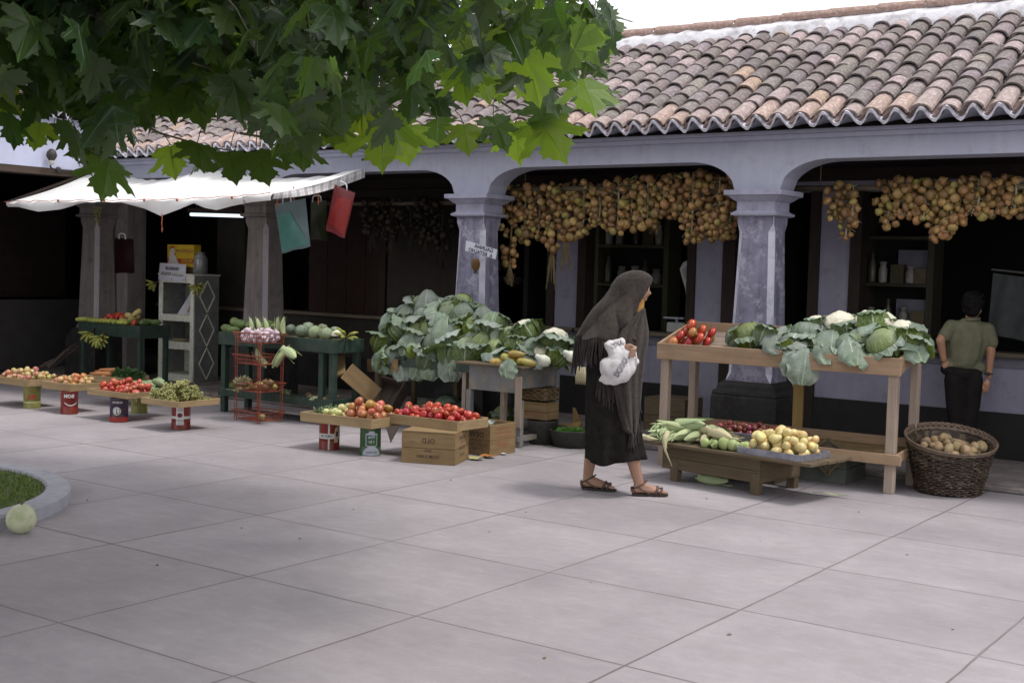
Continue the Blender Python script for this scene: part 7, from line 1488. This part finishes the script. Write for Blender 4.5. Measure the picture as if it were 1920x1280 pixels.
# weighing scale
p = V(1285, 620, 10.95); t = thing('weighing_scale', 'tall fan faced shop scale partly behind the white pier', 'scale', (p.x, p.y, .926)); m_sc = flatcol('cream_enamel', (.42, .42, .40), .35)
mb = MB(); mb.box(-.16, .14, -.1, .1, .0, .10); mb.build('scale_base', m_sc, t, bevel=.01); mb = MB(); mb.box(-.20, .02, -.09, .09, .135, .15); mb.bar((-.09, 0, .10), (-.09, 0, .136), .03, .03); mb.build('scale_pan', m_zinc, t)
mb = MB(); fo = [(.06, .10), (.0, .42), (-.07, .62), (-.03, .69), (.12, .74), (.27, .69), (.31, .62), (.22, .42), (.16, .10)]; n = len(fo); mb.v = [Vector((x, -.04, z)) for x, z in fo] + [Vector((x, .04, z)) for x, z in fo]; mb.face(list(range(n))[::-1]); mb.face([n + i for i in range(n)])
for i in range(n): i2 = (i + 1) % n; mb.face((i, i2, n + i2, n + i))
mb.build('fan_housing', m_sc, t, bevel=.006); mb = MB(); fi = [(.055, .35), (-.035, .61), (.0, .65), (.12, .69), (.24, .65), (.275, .61), (.18, .35)]; flatpoly(mb, fi, -.0415); mb.build('dial_face', M('dial_card', (.25, .25, .25), (.20, .20, .20), 6, .4), t); mb = MB(); flatpoly(mb, [(.06, .38), (.0, .52), (.05, .56), (.14, .58), (.18, .38)], -.043); mb.build('dial_chart', m_paper, t)
# dark cloth hung at the far right
a = [V(1862, 512, 10.5), V(1925, 520, 10.5), V(1925, 640, 10.5), V(1850, 625, 10.5)]; o = a[0].copy(); t = thing('hanging_cloth', 'dark grey cloth hung in the opening beside the boy', 'cloth', o); mb = MB(); mb.grid(lambda u, v: (a[0] * (1 - u) + a[1] * u) * (1 - v) + (a[3] * (1 - u) + a[2] * u) * v - o + Vector((0, .02 * math.sin(u * 9 + v * 2), 0)), 14, 10); mb.build('cloth', M('grey_green_cloth', (.045, .05, .05), (.03, .034, .034), 9, .9), t, True); mb = MB(); mb.bar(a[0] - o + Vector((-.02, .03, .03)), a[1] - o + Vector((.05, .03, .03)), .015, .015); mb.build('rod', m_iron, t)
# small dim counter fruit on the left bay sill
for i, (x, lab) in enumerate(((-8.4, 'dim banana hand on the shop sill behind the green table'), (-7.9, 'dim banana hand on the shop sill left of the cabbage heap'))): banana_hand(lab, Vector((x, VW - .0, .98)), 8, (-1.2, 0, .3), .8, False, 2, 'banana hands on the dim sill')

# litter on the paving
ql = random.Random(44); m_lit = M('brown_litter_leaf', (.16, .09, .04), (.09, .055, .03), 12, .8, rnd=.4); lits = []
for k in range(3):
    mb = MB(); mb.grid(lambda u, v: Vector(((u - .5) * .05 * (1 - .6 * abs(v - .5)), (v - .5) * .035 * math.sin(PI * (.08 + .84 * u)), .004 + .010 * abs(v - .5) + .006 * math.sin(u * 5 + k) ** 2)), 7, 4); lits.append(mb.mesh('fallen_leaf', m_lit, True))
for px, py in ((398, 862), (432, 936), (170, 938), (920, 997), (984, 960), (1110, 1092), (1330, 935), (1420, 1015), (1500, 905), (1370, 1190), (560, 1010), (660, 955), (1610, 960), (1490, 930), (1015, 1234), (300, 1060), (1700, 1040), (1780, 1180), (455, 990), (850, 900)):
    g = G(px + ql.uniform(-6, 6), py); o = bpy.data.objects.new('fallen_leaf', lits[ql.randrange(3)]); COL.objects.link(o); tag(o, 'tiny curled brown leaf lying on the open paving', 'leaf', 'fallen leaves on the paving'); o.location = (g.x, g.y, 0); o.rotation_euler = (0, 0, ql.uniform(0, 6)); s_ = ql.uniform(.2, .5); o.scale = (s_,) * 3
# ------------------------------------------------------------------ people
f0 = c_fwd0
class Fig:
    def __init__(s, base): s.b = Vector(base)
    def P(s, px, py, dy=0.0):
        r = ray(px, py); t = (s.b - CAM).dot(f0) / r.dot(f0); return CAM + r * t + f0 * dy - s.b
m_skin = M('weathered_skin', (.34, .20, .14), (.29, .165, .115), 14, .55, .003, 60, spec=.35); m_skinb = M('brown_skin', (.42, .23, .14), (.36, .19, .115), 14, .55, .003, 60, spec=.35)
m_hair = M('dark_hair', (.022, .016, .014), (.012, .009, .008), 40, .5, .004, 80, stretch=(1, 1, 6)); m_haird = M('black_hair', (.009, .008, .008), (.006, .005, .005), 40, .85, .006, 90, spec=.12)
m_shawl = M('grey_brown_wool', (.054, .045, .041), (.034, .029, .026), 40, .95, .005, 240, c3=(.066, .057, .053), s3=120, sheen=.08, spec=.05)
m_skirt = M('black_skirt_cloth', (.022, .019, .018), (.013, .011, .011), 20, .95, .004, 120, spec=.05); m_must = M('mustard_scarf', (.40, .22, .05), (.30, .15, .03), 20, .8)
m_sand = M('brown_sandal_leather', (.10, .055, .045), (.07, .04, .035), 20, .5); m_sole = M('dark_sole', (.035, .028, .024), (.025, .02, .018), 20, .7)
m_bagw = M('white_cotton_bag', (.62, .60, .60), (.53, .51, .52), 9, .9, .006, 40, c3=(.40, .38, .38), s3=7, amt3=.5)
W = Fig((-4.2, 7.30, 0)); P = W.P
wo = thing('person', 'woman walking in a fringed dark shawl over her head with a white cloth bag', 'person', W.b)
mb = MB(); hp = P(1128, 700)
# torso, hidden under the clothes, carries everything
mb.caps(P(1150, 725), P(1152, 640), .10, .10); mb.caps(P(1152, 640), P(1165, 590), .10, .08); mb.caps(P(1165, 590), P(1185, 560), .075, .05)
# head turned a little away, bent forward
hd = Euler((0, 0, 0)); R_ = Matrix((c_right, f0, zax)).transposed()
rotc = R_ @ Matrix.Rotation(rad(22), 3, 'Y'); re = rotc.to_euler()
mb.ell(P(1190, 537, .0), .090, .070, .092, 16, 10, re); mb.ell(P(1205, 548, .01), .045, .052, .066, 14, 9, re); mb.ell(P(1207, 559, .012), .026, .032, .022, 10, 7, re)
mb.caps(P(1213.5, 541, .014), P(1218.5, 550, .016), .008, .012, 8); mb.ell(P(1213.5, 555, .014), .010, .018, .008, 8, 6); mb.ell(P(1213, 538.5, .014), .012, .045, .010, 10, 6)
for px, dy in ((1197, -.060),): mb.ell(P(1190, 545, dy - .01), .018, .010, .030, 8, 6, re)
# legs
LEG = []
for (hx, hy, tx, ty, kx, ky, kdy) in ((1191, 929, 1243, 930, 1176, 800, -.085), (1096, 917, 1150, 921, 1124, 800, .05)):
    h, t_ = G(hx, hy) - W.b, G(tx, ty) - W.b; fw = (t_ - h).normalized(); sd_ = Vector((fw.y, -fw.x, 0)); ak = h + fw * .02 + zax * .095; kn = P(kx, ky, kdy); LEG.append((h, t_, fw, sd_))
    mb.caps(P(1150, 725, kdy * .8), kn, .07, .052); mb.caps(kn, kn.lerp(ak, .45) - fw * .012, .052, .050); mb.caps(kn.lerp(ak, .45) - fw * .012, ak, .050, .034)
    mb.caps(ak - zax * .01, h + fw * .012 + zax * .048, .033, .030); mb.caps(ak - zax * .02, h + fw * .13 + zax * .043, .032, .026)
    for k in (-1, 1): mb.caps(h + fw * .03 + zax * .046 + sd_ * .008 * k, h + fw * .16 + zax * .036 + sd_ * .018 * k, .024, .017)
    for k in range(5): e_ = .205 - .011 * k; mb.caps(h + fw * .16 + zax * .034 + sd_ * (.026 - .013 * k), h + fw * e_ + zax * .030 + sd_ * (.029 - .0145 * k), .0105, .009 if k else .012, 7)
# near arm: elbow hidden in the shawl, forearm and fist at the mouth of the bag
el, wr_ = P(1138, 640, -.13), P(1164, 646, -.235); mb.caps(P(1160, 600, -.07), el, .04, .036); mb.caps(el, wr_, .036, .025)
hc = P(1173, 650, -.275); mb.ell(hc, .042, .026, .038, 12, 8, Euler((0, rad(25), rad(35)))); 
for k in range(4):
    a = hc + c_right * (.014 - .003 * k) + zax * (.022 - .015 * k) - f0 * .012; b_ = a + c_right * .026 - f0 * .012 - zax * .006; c2_ = b_ - c_right * .008 - f0 * .016 - zax * .012; d2 = c2_ - c_right * .026 - f0 * .002 - zax * .002
    mb.caps(a, b_, .0095, .009, 8); mb.caps(b_, c2_, .009, .0085, 8); mb.caps(c2_, d2, .0085, .0075, 8)
a = hc - c_right * .008 + zax * .028 - f0 * .008; mb.caps(a, a + c_right * .024 - zax * .004 - f0 * .018, .010, .009, 8); mb.caps(a + c_right * .024 - zax * .004 - f0 * .018, a + c_right * .04 - zax * .018 - f0 * .026, .009, .008, 8)
melt(mb, 'body', m_skin, wo, .0048, 2)
mb = MB(); mb.ell(P(1214, 541.5, -.012), .006, .007, .004, 8, 6); mb.build('eye', m_hair, wo, True)
mb = MB(); mb.caps(P(1211, 557, .0), P(1213.5, 557.5, .018), .004, .003, 7); mb.build('lips', M('lip_tone', (.30, .11, .08)), wo, True)
mb = MB()
for i in range(26):
    t = i / 25; y = -.062 + .075 * t; mb.tube([P(1198, 520, y * .8), P(1211, 525, y), P(1214.5 - 3 * abs(t - .5), 533, y), P(1212, 543 + 3 * math.sin(i * 2.3), y - .006)], [.006, .007, .006, .002], 5)
mb.build('hair', m_hair, wo, True)
# mustard scarf at the throat
mb = MB(); mb.caps(P(1198, 566, -.015), P(1194, 588, -.03), .038, .042); mb.caps(P(1194, 588, -.03), P(1196, 608, -.05), .042, .026); mb.ell(P(1190, 600, -.01), .045, .07, .05); melt(mb, 'scarf', m_must, wo, .007, 2)
# shawl over head and back
RG = [(508.5, 1186, 1199, .03), (511, 1176, 1208, .052), (516, 1165, 1217, .072), (523, 1156, 1222.5, .086), (533, 1149, 1221.5, .094), (545, 1143, 1217, .098), (556, 1135, 1212, .104), (567, 1125, 1206, .118), (580, 1113, 1203, .14), (594, 1103, 1203, .165), (610, 1094, 1208, .19), (622, 1088, 1207, .205), (634, 1081, 1206, .215)]
OPEN = [2, 2, 4, 14, 28, 38, 42, 42, 40, 34, 22, 12, 10]
def shawl(u, v):
    t = v * (len(RG) - 1); i = min(int(t), len(RG) - 2); fr = t - i; fr2 = fr
    py, xb, xf, hw2 = [RG[i][k] * (1 - fr2) + RG[i + 1][k] * fr2 for k in range(4)]; op = rad(OPEN[i] * (1 - fr) + OPEN[i + 1] * fr); a = op + (2 * PI - 2 * op) * u
    d = max(0, v - .18); fold = 1 + d * (.50 * (abs(math.sin(a * 2.3 + v * 4.5)) - .6) + .30 * (abs(math.sin(a * 4.1 - v * 6 + 1)) - .6)) + .22 * d * mnoise.noise(Vector((a * 2.2, v * 5, 0)))
    xc, ax2 = (xb + xf) / 2, (xf - xb) / 2; c = math.cos(a); s = math.sin(a); px = xc + ax2 * c * (1 + (fold - 1) * .25); pyy = py + (0 if v < .75 else (v - .75) * 4 * (2 * max(0, c) + 3 * math.sin(a * 7)))
    return P(px, pyy, hw2 * s * fold)
mb = MB(); mb.grid(shawl, 110, 60); o = mb.build('shawl', m_shawl, wo, True); so_ = o.modifiers.new('s', 'SOLIDIFY'); so_.thickness = .007
# crossing fold from the throat down to the wrist and the long hanging end
PR = [(578, 1204, 1207, .06), (600, 1180, 1210, .12), (620, 1160, 1213, .17), (640, 1150, 1211.5, .205), (665, 1147, 1206, .215), (690, 1145, 1203, .215), (714, 1144.5, 1200, .21), (740, 1149, 1198, .20), (765, 1154, 1196, .195), (786, 1160, 1194, .19), (800, 1163.5, 1192, .188), (808, 1176, 1190, .188)]
def panel(u, v):
    t = v * (len(PR) - 1); i = min(int(t), len(PR) - 2); fr = t - i; py, xl, xr, hw2 = [PR[i][k] * (1 - fr) + PR[i + 1][k] * fr for k in range(4)]
    px = xl + (xr - xl) * u; y = -hw2 * math.sqrt(max(.02, 1 - (max(0, u - .15) * 1.12) ** 2)) - .012 * math.sin(u * 11 + v * 5) * (.4 + v) - .008 * math.sin(u * 23 - v * 4)
    return P(px, py - 4 * math.sin(u * 8) * v, y - .02)
mb = MB(); mb.grid(panel, 36, 50); o = mb.build('shawl_end', m_shawl, wo, True); so_ = o.modifiers.new('s', 'SOLIDIFY'); so_.thickness = .007
q = random.Random(3); mb = MB()
def strand(p, L, sway=.012):
    pts = [p]; d = Vector((q.uniform(-sway, sway), q.uniform(-sway, sway), 0))
    for k in range(1, 5): pts.append(p + d * k / 4 * 1.5 + Vector((q.uniform(-.003, .003), q.uniform(-.003, .003), -L * k / 4)))
    mb.tube(pts, [.0042, .0046, .004, .004, .0022], 5)
for i in range(88):
    u = .34 + .44 * i / 87; p = shawl(u, 1.0); strand(p + zax * .004, q.uniform(.15, .22) * (1.15 if .44 < u < .56 else .9))
mb.build('fringe', m_shawl, wo, True); mb = MB()
for i in range(34): u = i / 33; strand(panel(u, 1.0) + zax * .004, q.uniform(.08, .115), .01)
for i in range(30): v = .62 + .37 * i / 29; strand(panel(.985, v), q.uniform(.07, .11), .02)
for i in range(26): a_ = P(1118 + 30 * i / 25, 700 + 14 * i / 25, -.19); strand(a_, q.uniform(.10, .20), .012)
mb.build('fringe', m_shawl, wo, True)
# skirt
SK = [(625, 1115, 1195, .13), (650, 1107, 1198, .16), (700, 1102, 1197, .17), (750, 1101, 1195, .175), (800, 1101, 1197, .18), (840, 1102, 1203, .185), (862, 1102, 1208, .19)]
def skirt(u, v):
    t = v * (len(SK) - 1); i = min(int(t), len(SK) - 2); fr = t - i; py, xb, xf, hw2 = [SK[i][k] * (1 - fr) + SK[i + 1][k] * fr for k in range(4)]; a = 2 * PI * u; f_ = 1 + v * (.10 * math.sin(a * 6 + 1 + v) + .06 * math.sin(a * 10 + v * 3) + .05 * mnoise.noise(Vector((a * 3, v * 4, 2)))); c = math.cos(a)
    return P((xb + xf) / 2 + (xf - xb) / 2 * c * (1 + (f_ - 1) * .5), py + v * v * (-7 * max(0, c) ** 2 + 4 * math.sin(a * 3 + 2)), hw2 * math.sin(a) * f_)
mb = MB(); mb.grid(skirt, 80, 30, closeu=True); o = mb.build('skirt', m_skirt, wo, True); so_ = o.modifiers.new('s', 'SOLIDIFY'); so_.thickness = .006
# sandals
for h, t_, fw, sd_ in LEG:
    sn = thing('sandal', '', ''); del sn['label']; del sn['category']; sn.parent = wo
    mb = MB(); outl = [(-.022, .0), (-.015, .024), (.03, .028), (.09, .027), (.15, .040), (.19, .036), (.222, .012), (.226, -.004), (.20, -.034), (.15, -.040), (.09, -.028), (.03, -.028), (-.015, -.024)]; n = len(outl)
    for z0 in (.004, .018): mb.v += [h + fw * x + sd_ * y + zax * z0 for x, y in outl]
    mb.face(list(range(n))[::-1]); mb.face([n + i for i in range(n)])
    for i in range(n): i2 = (i + 1) % n; mb.face((i, i2, n + i2, n + i))
    mb.obox(h + fw * .012 + zax * .004 - zax * .002, fw, sd_, zax, .05, .05, .012); mb.build('sole', m_sole, sn, bevel=.003)
    mb = MB()
    def st(pts, r=.006): mb.tube([h + fw * x + sd_ * y + zax * z for x, y, z in pts], r, 6)
    st([(.13, .040, .018), (.145, .030, .052), (.15, .0, .064), (.145, -.030, .052), (.13, -.040, .018)], .009); st([(.16, .040, .018), (.175, .028, .044), (.18, .0, .054), (.175, -.028, .044), (.16, -.038, .018)], .009); st([(.145, .034, .03), (.162, .012, .058), (.172, -.02, .050), (.178, -.036, .03)], .007)
    st([(-.02, .0, .05), (.0, .032, .062), (.045, .036, .085), (.075, .0, .105), (.045, -.036, .085), (.0, -.032, .062), (-.02, .0, .05)], .006); st([(-.012, .02, .018), (-.022, .012, .04), (-.024, 0, .056), (-.022, -.012, .04), (-.012, -.02, .018)], .010); st([(.01, .034, .066), (.09, .036, .018)], .005); st([(.01, -.034, .066), (.09, -.036, .018)], .005)
    mb.build('straps', m_sand, sn, True)
# white bag
bgp = P(1150, 688, -.275); bag = thing('cloth_bag', 'white cotton bag with dark mirrored letters in the hand of the shawled woman', 'bag', W.b + bgp)
def B(px, py, dy): return P(px, py, dy) - bgp
mb = MB(); re2 = R_.to_euler()
mb.ell(B(1152, 685, -.275), .116, .066, .094, 16, 10, re2); mb.caps(B(1142, 690, -.275), B(1122, 705, -.27), .055, .012); mb.caps(B(1165, 676, -.275), B(1181, 672, -.275), .06, .03); mb.caps(B(1157, 668, -.272), B(1169, 655, -.265), .05, .03); mb.caps(B(1149, 666, -.27), B(1143, 643, -.262), .055, .038); mb.caps(B(1140, 641, -.262), B(1160, 638, -.262), .036, .024); mb.caps(B(1147, 664, -.27), B(1166, 664, -.27), .052, .046); mb.caps(B(1140, 646, -.262), B(1162, 650, -.262), .040, .03); mb.caps(B(1150, 705, -.272), B(1132, 706, -.272), .03, .025)
o = melt(mb, 'bag_cloth', m_bagw, bag, .0075, 4)
for v in o.data.vertices:
    c = v.co; c += (c.normalized() if c.length > .01 else zax) * (.005 * math.sin(c.z * 60 + 18 * c.dot(c_right)) * (.4 + max(0, c.z) * 6) + .013 * mnoise.noise(c * 16) + .005 * abs(math.sin(math.atan2(c.dot(c_right) - .05, c.z - .12) * 9 + c.z * 5)))
mb = MB(); vs, fs = text_mesh('AXKXI', .05, True, .003); b0 = len(mb.v); an = rad(60)
from mathutils.bvhtree import BVHTree
bv = BVHTree.FromPolygons([v.co.copy() for v in o.data.vertices], [tuple(p.vertices) for p in o.data.polygons])
def onbag(x, z):
    s_ = c_right * x + zax * z - f0 * .4; hit = bv.ray_cast(s_, f0); return (hit[0] - f0 * .0035) if hit[0] is not None else c_right * x + zax * z - f0 * .06
ctr = (B(1158, 680, 0).dot(c_right), B(1158, 680, 0).z)
for x, y in vs: xx, yy = x * math.cos(an) - y * math.sin(an), x * math.sin(an) + y * math.cos(an); mb.v.append(onbag(ctr[0] + xx, ctr[1] + yy))
for f_ in fs: mb.face([b0 + i for i in f_])
m_wi = M('washed_ink', (.15, .15, .17), (.30, .30, .32), 30, .9); mb.build('lettering', m_wi, bag); mb = MB()
vs, fs = text_mesh('AXK', .04, True, .0025); b0 = len(mb.v); ctr = (B(1151, 640, 0).dot(c_right), B(1151, 640, 0).z); an = rad(20)
for x, y in vs: xx, yy = x * math.cos(an) - y * math.sin(an), x * math.sin(an) + y * math.cos(an); mb.v.append(onbag(ctr[0] + xx, ctr[1] + yy))
for f_ in fs: mb.face([b0 + i for i in f_])
mb.build('lettering', m_wi, bag)
mb = MB(); mb.tube([B(1177, 645, -.285), B(1183, 652, -.30), B(1185.5, 668, -.30), B(1184, 684, -.285)], .006, 6); mb.build('drawstring', m_bagw, bag, True)

# boy at the counter, seen from behind
bx_ = V(1813, 866, 10.32); BY = Fig((bx_.x, bx_.y, WALK_Z)); P = BY.P
bo_ = thing('person', 'boy seen from behind in an olive shirt and dark trousers at the right counter', 'person', BY.b)
mb = MB()
mb.caps(P(1808, 690, .03), P(1815, 625, .03), .065, .07); mb.caps(P(1820, 612, .03), P(1824, 590, .02), .05, .045); rh = Matrix.Rotation(rad(35), 3, 'Z') @ Matrix((c_right, f0, zax)).transposed(); rhe = (Matrix((c_right, f0, zax)).transposed() @ Matrix.Rotation(rad(-35), 3, 'Z')).to_euler()
mb.ell(P(1825, 572, .02), .075, .088, .098, 16, 10, rhe); mb.ell(P(1829, 581, .045), .058, .06, .07, 12, 8, rhe); mb.ell(P(1838.5, 582, .0), .010, .014, .022, 8, 6); mb.ell(P(1808, 578, .01), .008, .014, .022, 8, 6); mb.caps(P(1842, 577, .10), P(1844, 582, .115), .009, .012, 8); mb.ell(P(1838, 588, .08), .025, .025, .02, 8, 6)
# left arm, elbow out, hand at the hip; right arm hanging
sl_, sr_ = P(1782, 614, .02), P(1856, 622, .0); e1, w1 = P(1760, 637, -.04), P(1768, 674, -.02); mb.caps(sl_, e1, .045, .036); mb.caps(e1, w1, .036, .024)
h1 = P(1772, 683, -.01); mb.ell(h1, .03, .018, .036, 10, 7, Euler((0, .3, .6)))
for k in range(4): a = h1 + c_right * (.004 + .010 * k - .015) - zax * .022; mb.caps(a, a + c_right * .016 - zax * .02 + f0 * .004, .0085, .008, 7); mb.caps(a + c_right * .016 - zax * .02 + f0 * .004, a + c_right * .036 - zax * .024 + f0 * .012, .008, .007, 7)
a = h1 + c_right * .022 + zax * .008; mb.caps(a, a + c_right * .03 - zax * .008 - f0 * .006, .009, .007, 7)
e2, w2_ = P(1855, 662, -.03), P(1852, 705, -.02); mb.caps(sr_, e2, .045, .036); mb.caps(e2, w2_, .035, .023); h2 = P(1849, 719, -.02); mb.ell(h2, .028, .018, .038, 10, 7, R_.to_euler())
for k in range(4):
    a = h2 + c_right * (-.020 + .012 * k) - zax * .028; L_ = (.028, .034, .036, .030)[k]; b2_ = a - zax * L_ * .7 - c_right * .004 + f0 * .004; mb.caps(a, b2_, .0085, .008, 7); mb.caps(b2_, b2_ - zax * L_ * .55 - c_right * .010 + f0 * .010, .008, .0065, 7)
a = h2 - c_right * .026 + zax * .006; mb.caps(a, a - c_right * .012 - zax * .03, .009, .008, 7); mb.caps(a - c_right * .012 - zax * .03, a - c_right * .006 - zax * .05, .008, .0065, 7)
for px, dy in ((1797, .03), (1825, -.02)): mb.caps(P(px - (0 if px < 1810 else 8), 800, dy), P(px - (0 if px < 1810 else 14), 855, dy), .026, .026)
melt(mb, 'body', m_skinb, bo_, .0048, 2)
mb = MB(); mb.ell(P(1823.5, 568, .012), .085, .096, .095, 18, 12, rhe); mb.ell(P(1820, 582, -.03), .062, .045, .055, 12, 8, rhe); mb.caps(P(1815, 556, -.01), P(1832, 553, .03), .045, .04)
for i in range(20): q_ = random.Random(i); mb.caps(P(1806 + q_.uniform(0, 34), 552 + q_.uniform(0, 22), -.05), P(1806 + q_.uniform(0, 36), 556 + q_.uniform(0, 26), -.07), .012, .006, 6)
melt(mb, 'hair', m_haird, bo_, .007, 1)
m_shirt = M('olive_knit_shirt', (.17, .17, .11), (.13, .13, .085), 10, .95, .006, 140, c3=(.15, .15, .10), s3=90, spec=.05); m_trou = M('dark_trousers', (.016, .013, .013), (.010, .009, .009), 10, .9, .004, 60, spec=.15)
mb = MB(); mb.ell(P(1808, 682, .02), .124, .092, .06, 16, 8, R_.to_euler()); mb.ell(P(1817, 634, .02), .156, .10, .165, 20, 12, R_.to_euler()); mb.ell(P(1809, 668, .02), .130, .095, .12, 20, 10, R_.to_euler()); mb.caps(P(1792, 614, .02), P(1847, 617, .02), .060, .060); mb.caps(P(1812, 668, .02), P(1818, 636, .02), .118, .128); mb.caps(P(1794, 672, .02), P(1792, 636, .02), .07, .075); mb.caps(P(1826, 674, .015), P(1840, 638, .015), .066, .074)
mb.caps(P(1785, 612, .02), P(1770, 629, -.02), .058, .054); mb.caps(P(1852, 618, .005), P(1857, 641, -.018), .060, .057); mb.caps(P(1814, 604, .01), P(1832, 604, .03), .04, .04); mb.caps(P(1778, 684, .02), P(1835, 690, .0), .05, .055)
o = melt(mb, 'shirt', m_shirt, bo_, .0075, 5)
for v in o.data.vertices: c = v.co; zz = c.z; v.co += -f0 * (.006 * math.sin(c.dot(c_right) * 38 + zz * 22) * max(0, 1.1 - abs(zz - .75) * 2.2))
mb = MB(); mb.tube([P(1822 + 15 * math.cos(t), 598.5 - 1.5 * math.cos(t), .02 - .062 * math.sin(t)) for t in [i * 2 * PI / 24 for i in range(24)]], .012, 8, closed=True); mb.build('collar', m_shirt, bo_, True)
mb = MB(); mb.ell(P(1803, 700, .02), .128, .105, .075, 16, 8, R_.to_euler()); mb.caps(P(1792, 712, .01), P(1793, 760, .02), .088, .074); mb.caps(P(1822, 712, .0), P(1820, 760, -.02), .088, .068); mb.caps(P(1793, 760, .02), P(1798, 815, .02), .074, .058); mb.caps(P(1820, 760, -.02), P(1812, 815, -.03), .066, .056); mb.caps(P(1798, 815, .02), P(1797, 852, .03), .058, .055); mb.caps(P(1812, 815, -.03), P(1812, 852, -.03), .056, .055); mb.caps(P(1777, 692, .02), P(1833, 694, .0), .052, .05)
o = melt(mb, 'trousers', m_trou, bo_, .008, 3)
for dy, px in ((.06, 1798), (.0, 1813)):
    mb = MB(); a = P(px, 860, dy); mb.caps(Vector((a.x, a.y, .03)), Vector((a.x, a.y, .03)) + f0 * .14, .036, .03); mb.build('shoe', m_sole, bo_, True)
mb = MB(); a = P(1851.5, 700, -.021); mb.tube([a + c_right * .028 * math.cos(t) + f0 * .024 * math.sin(t) for t in [i * PI / 8 for i in range(16)]], .007, 6, closed=True); mb.obox(a - f0 * .030 - c_right * .012, c_right, f0, zax, .026, .008, .028); mb.build('wristwatch', m_iron, bo_, True)
# ------------------------------------------------------------------ light
w = bpy.data.worlds.new('World'); scene.world = w; w.use_nodes = True; nt = w.node_tree; nt.nodes.clear()
out = nt.nodes.new('ShaderNodeOutputWorld'); bg = nt.nodes.new('ShaderNodeBackground'); nt.links.new(bg.outputs[0], out.inputs[0])
SUN_EL, SUN_AZ = 66, 75          # azimuth: degrees the sun stands to the right of straight behind the camera
sd = (-c_fwd0 * math.cos(rad(SUN_AZ)) + c_right * math.sin(rad(SUN_AZ))) * math.cos(rad(SUN_EL)) + zax * math.sin(rad(SUN_EL))
sky = nt.nodes.new('ShaderNodeTexSky'); sky.sky_type = 'NISHITA'; sky.sun_disc = False; sky.sun_elevation = rad(SUN_EL); sky.sun_rotation = math.atan2(sd.x, sd.y); sky.dust_density = 3; sky.air_density = 1.2
# bright overcast: a cloud sheet over the clear sky
tc = nt.nodes.new('ShaderNodeTexCoord'); no = nt.nodes.new('ShaderNodeTexNoise'); no.inputs['Scale'].default_value = 2.0; no.inputs['Detail'].default_value = 6; nt.links.new(tc.outputs['Generated'], no.inputs['Vector'])
cl = nt.nodes.new('ShaderNodeMapRange'); cl.inputs[1].default_value = .25; cl.inputs[2].default_value = .75; cl.inputs[3].default_value = .72; cl.inputs[4].default_value = .95; nt.links.new(no.outputs['Fac'], cl.inputs[0])
mx = nt.nodes.new('ShaderNodeMix'); mx.data_type = 'RGBA'; nt.links.new(cl.outputs[0], mx.inputs[0]); nt.links.new(sky.outputs[0], mx.inputs[6]); mx.inputs[7].default_value = (11.2, 11.1, 11.35, 1); nt.links.new(mx.outputs[2], bg.inputs['Color']); bg.inputs['Strength'].default_value = .10
sl = bpy.data.lights.new('sun', 'SUN'); sl.energy = 1.5; sl.angle = rad(11); sl.color = (1, .96, .90); so = bpy.data.objects.new('sun', sl); COL.objects.link(so); so.rotation_euler = (-sd).to_track_quat('-Z', 'Y').to_euler(); so.location = (0, 0, 12)
scene.view_settings.view_transform = 'Standard'; scene.view_settings.look = 'None'; scene.view_settings.exposure = .62; scene.view_settings.gamma = 1; scene.view_settings.use_curve_mapping = False
scene.cycles.max_bounces = 8; scene.cycles.diffuse_bounces = 4; scene.cycles.transparent_max_bounces = 8
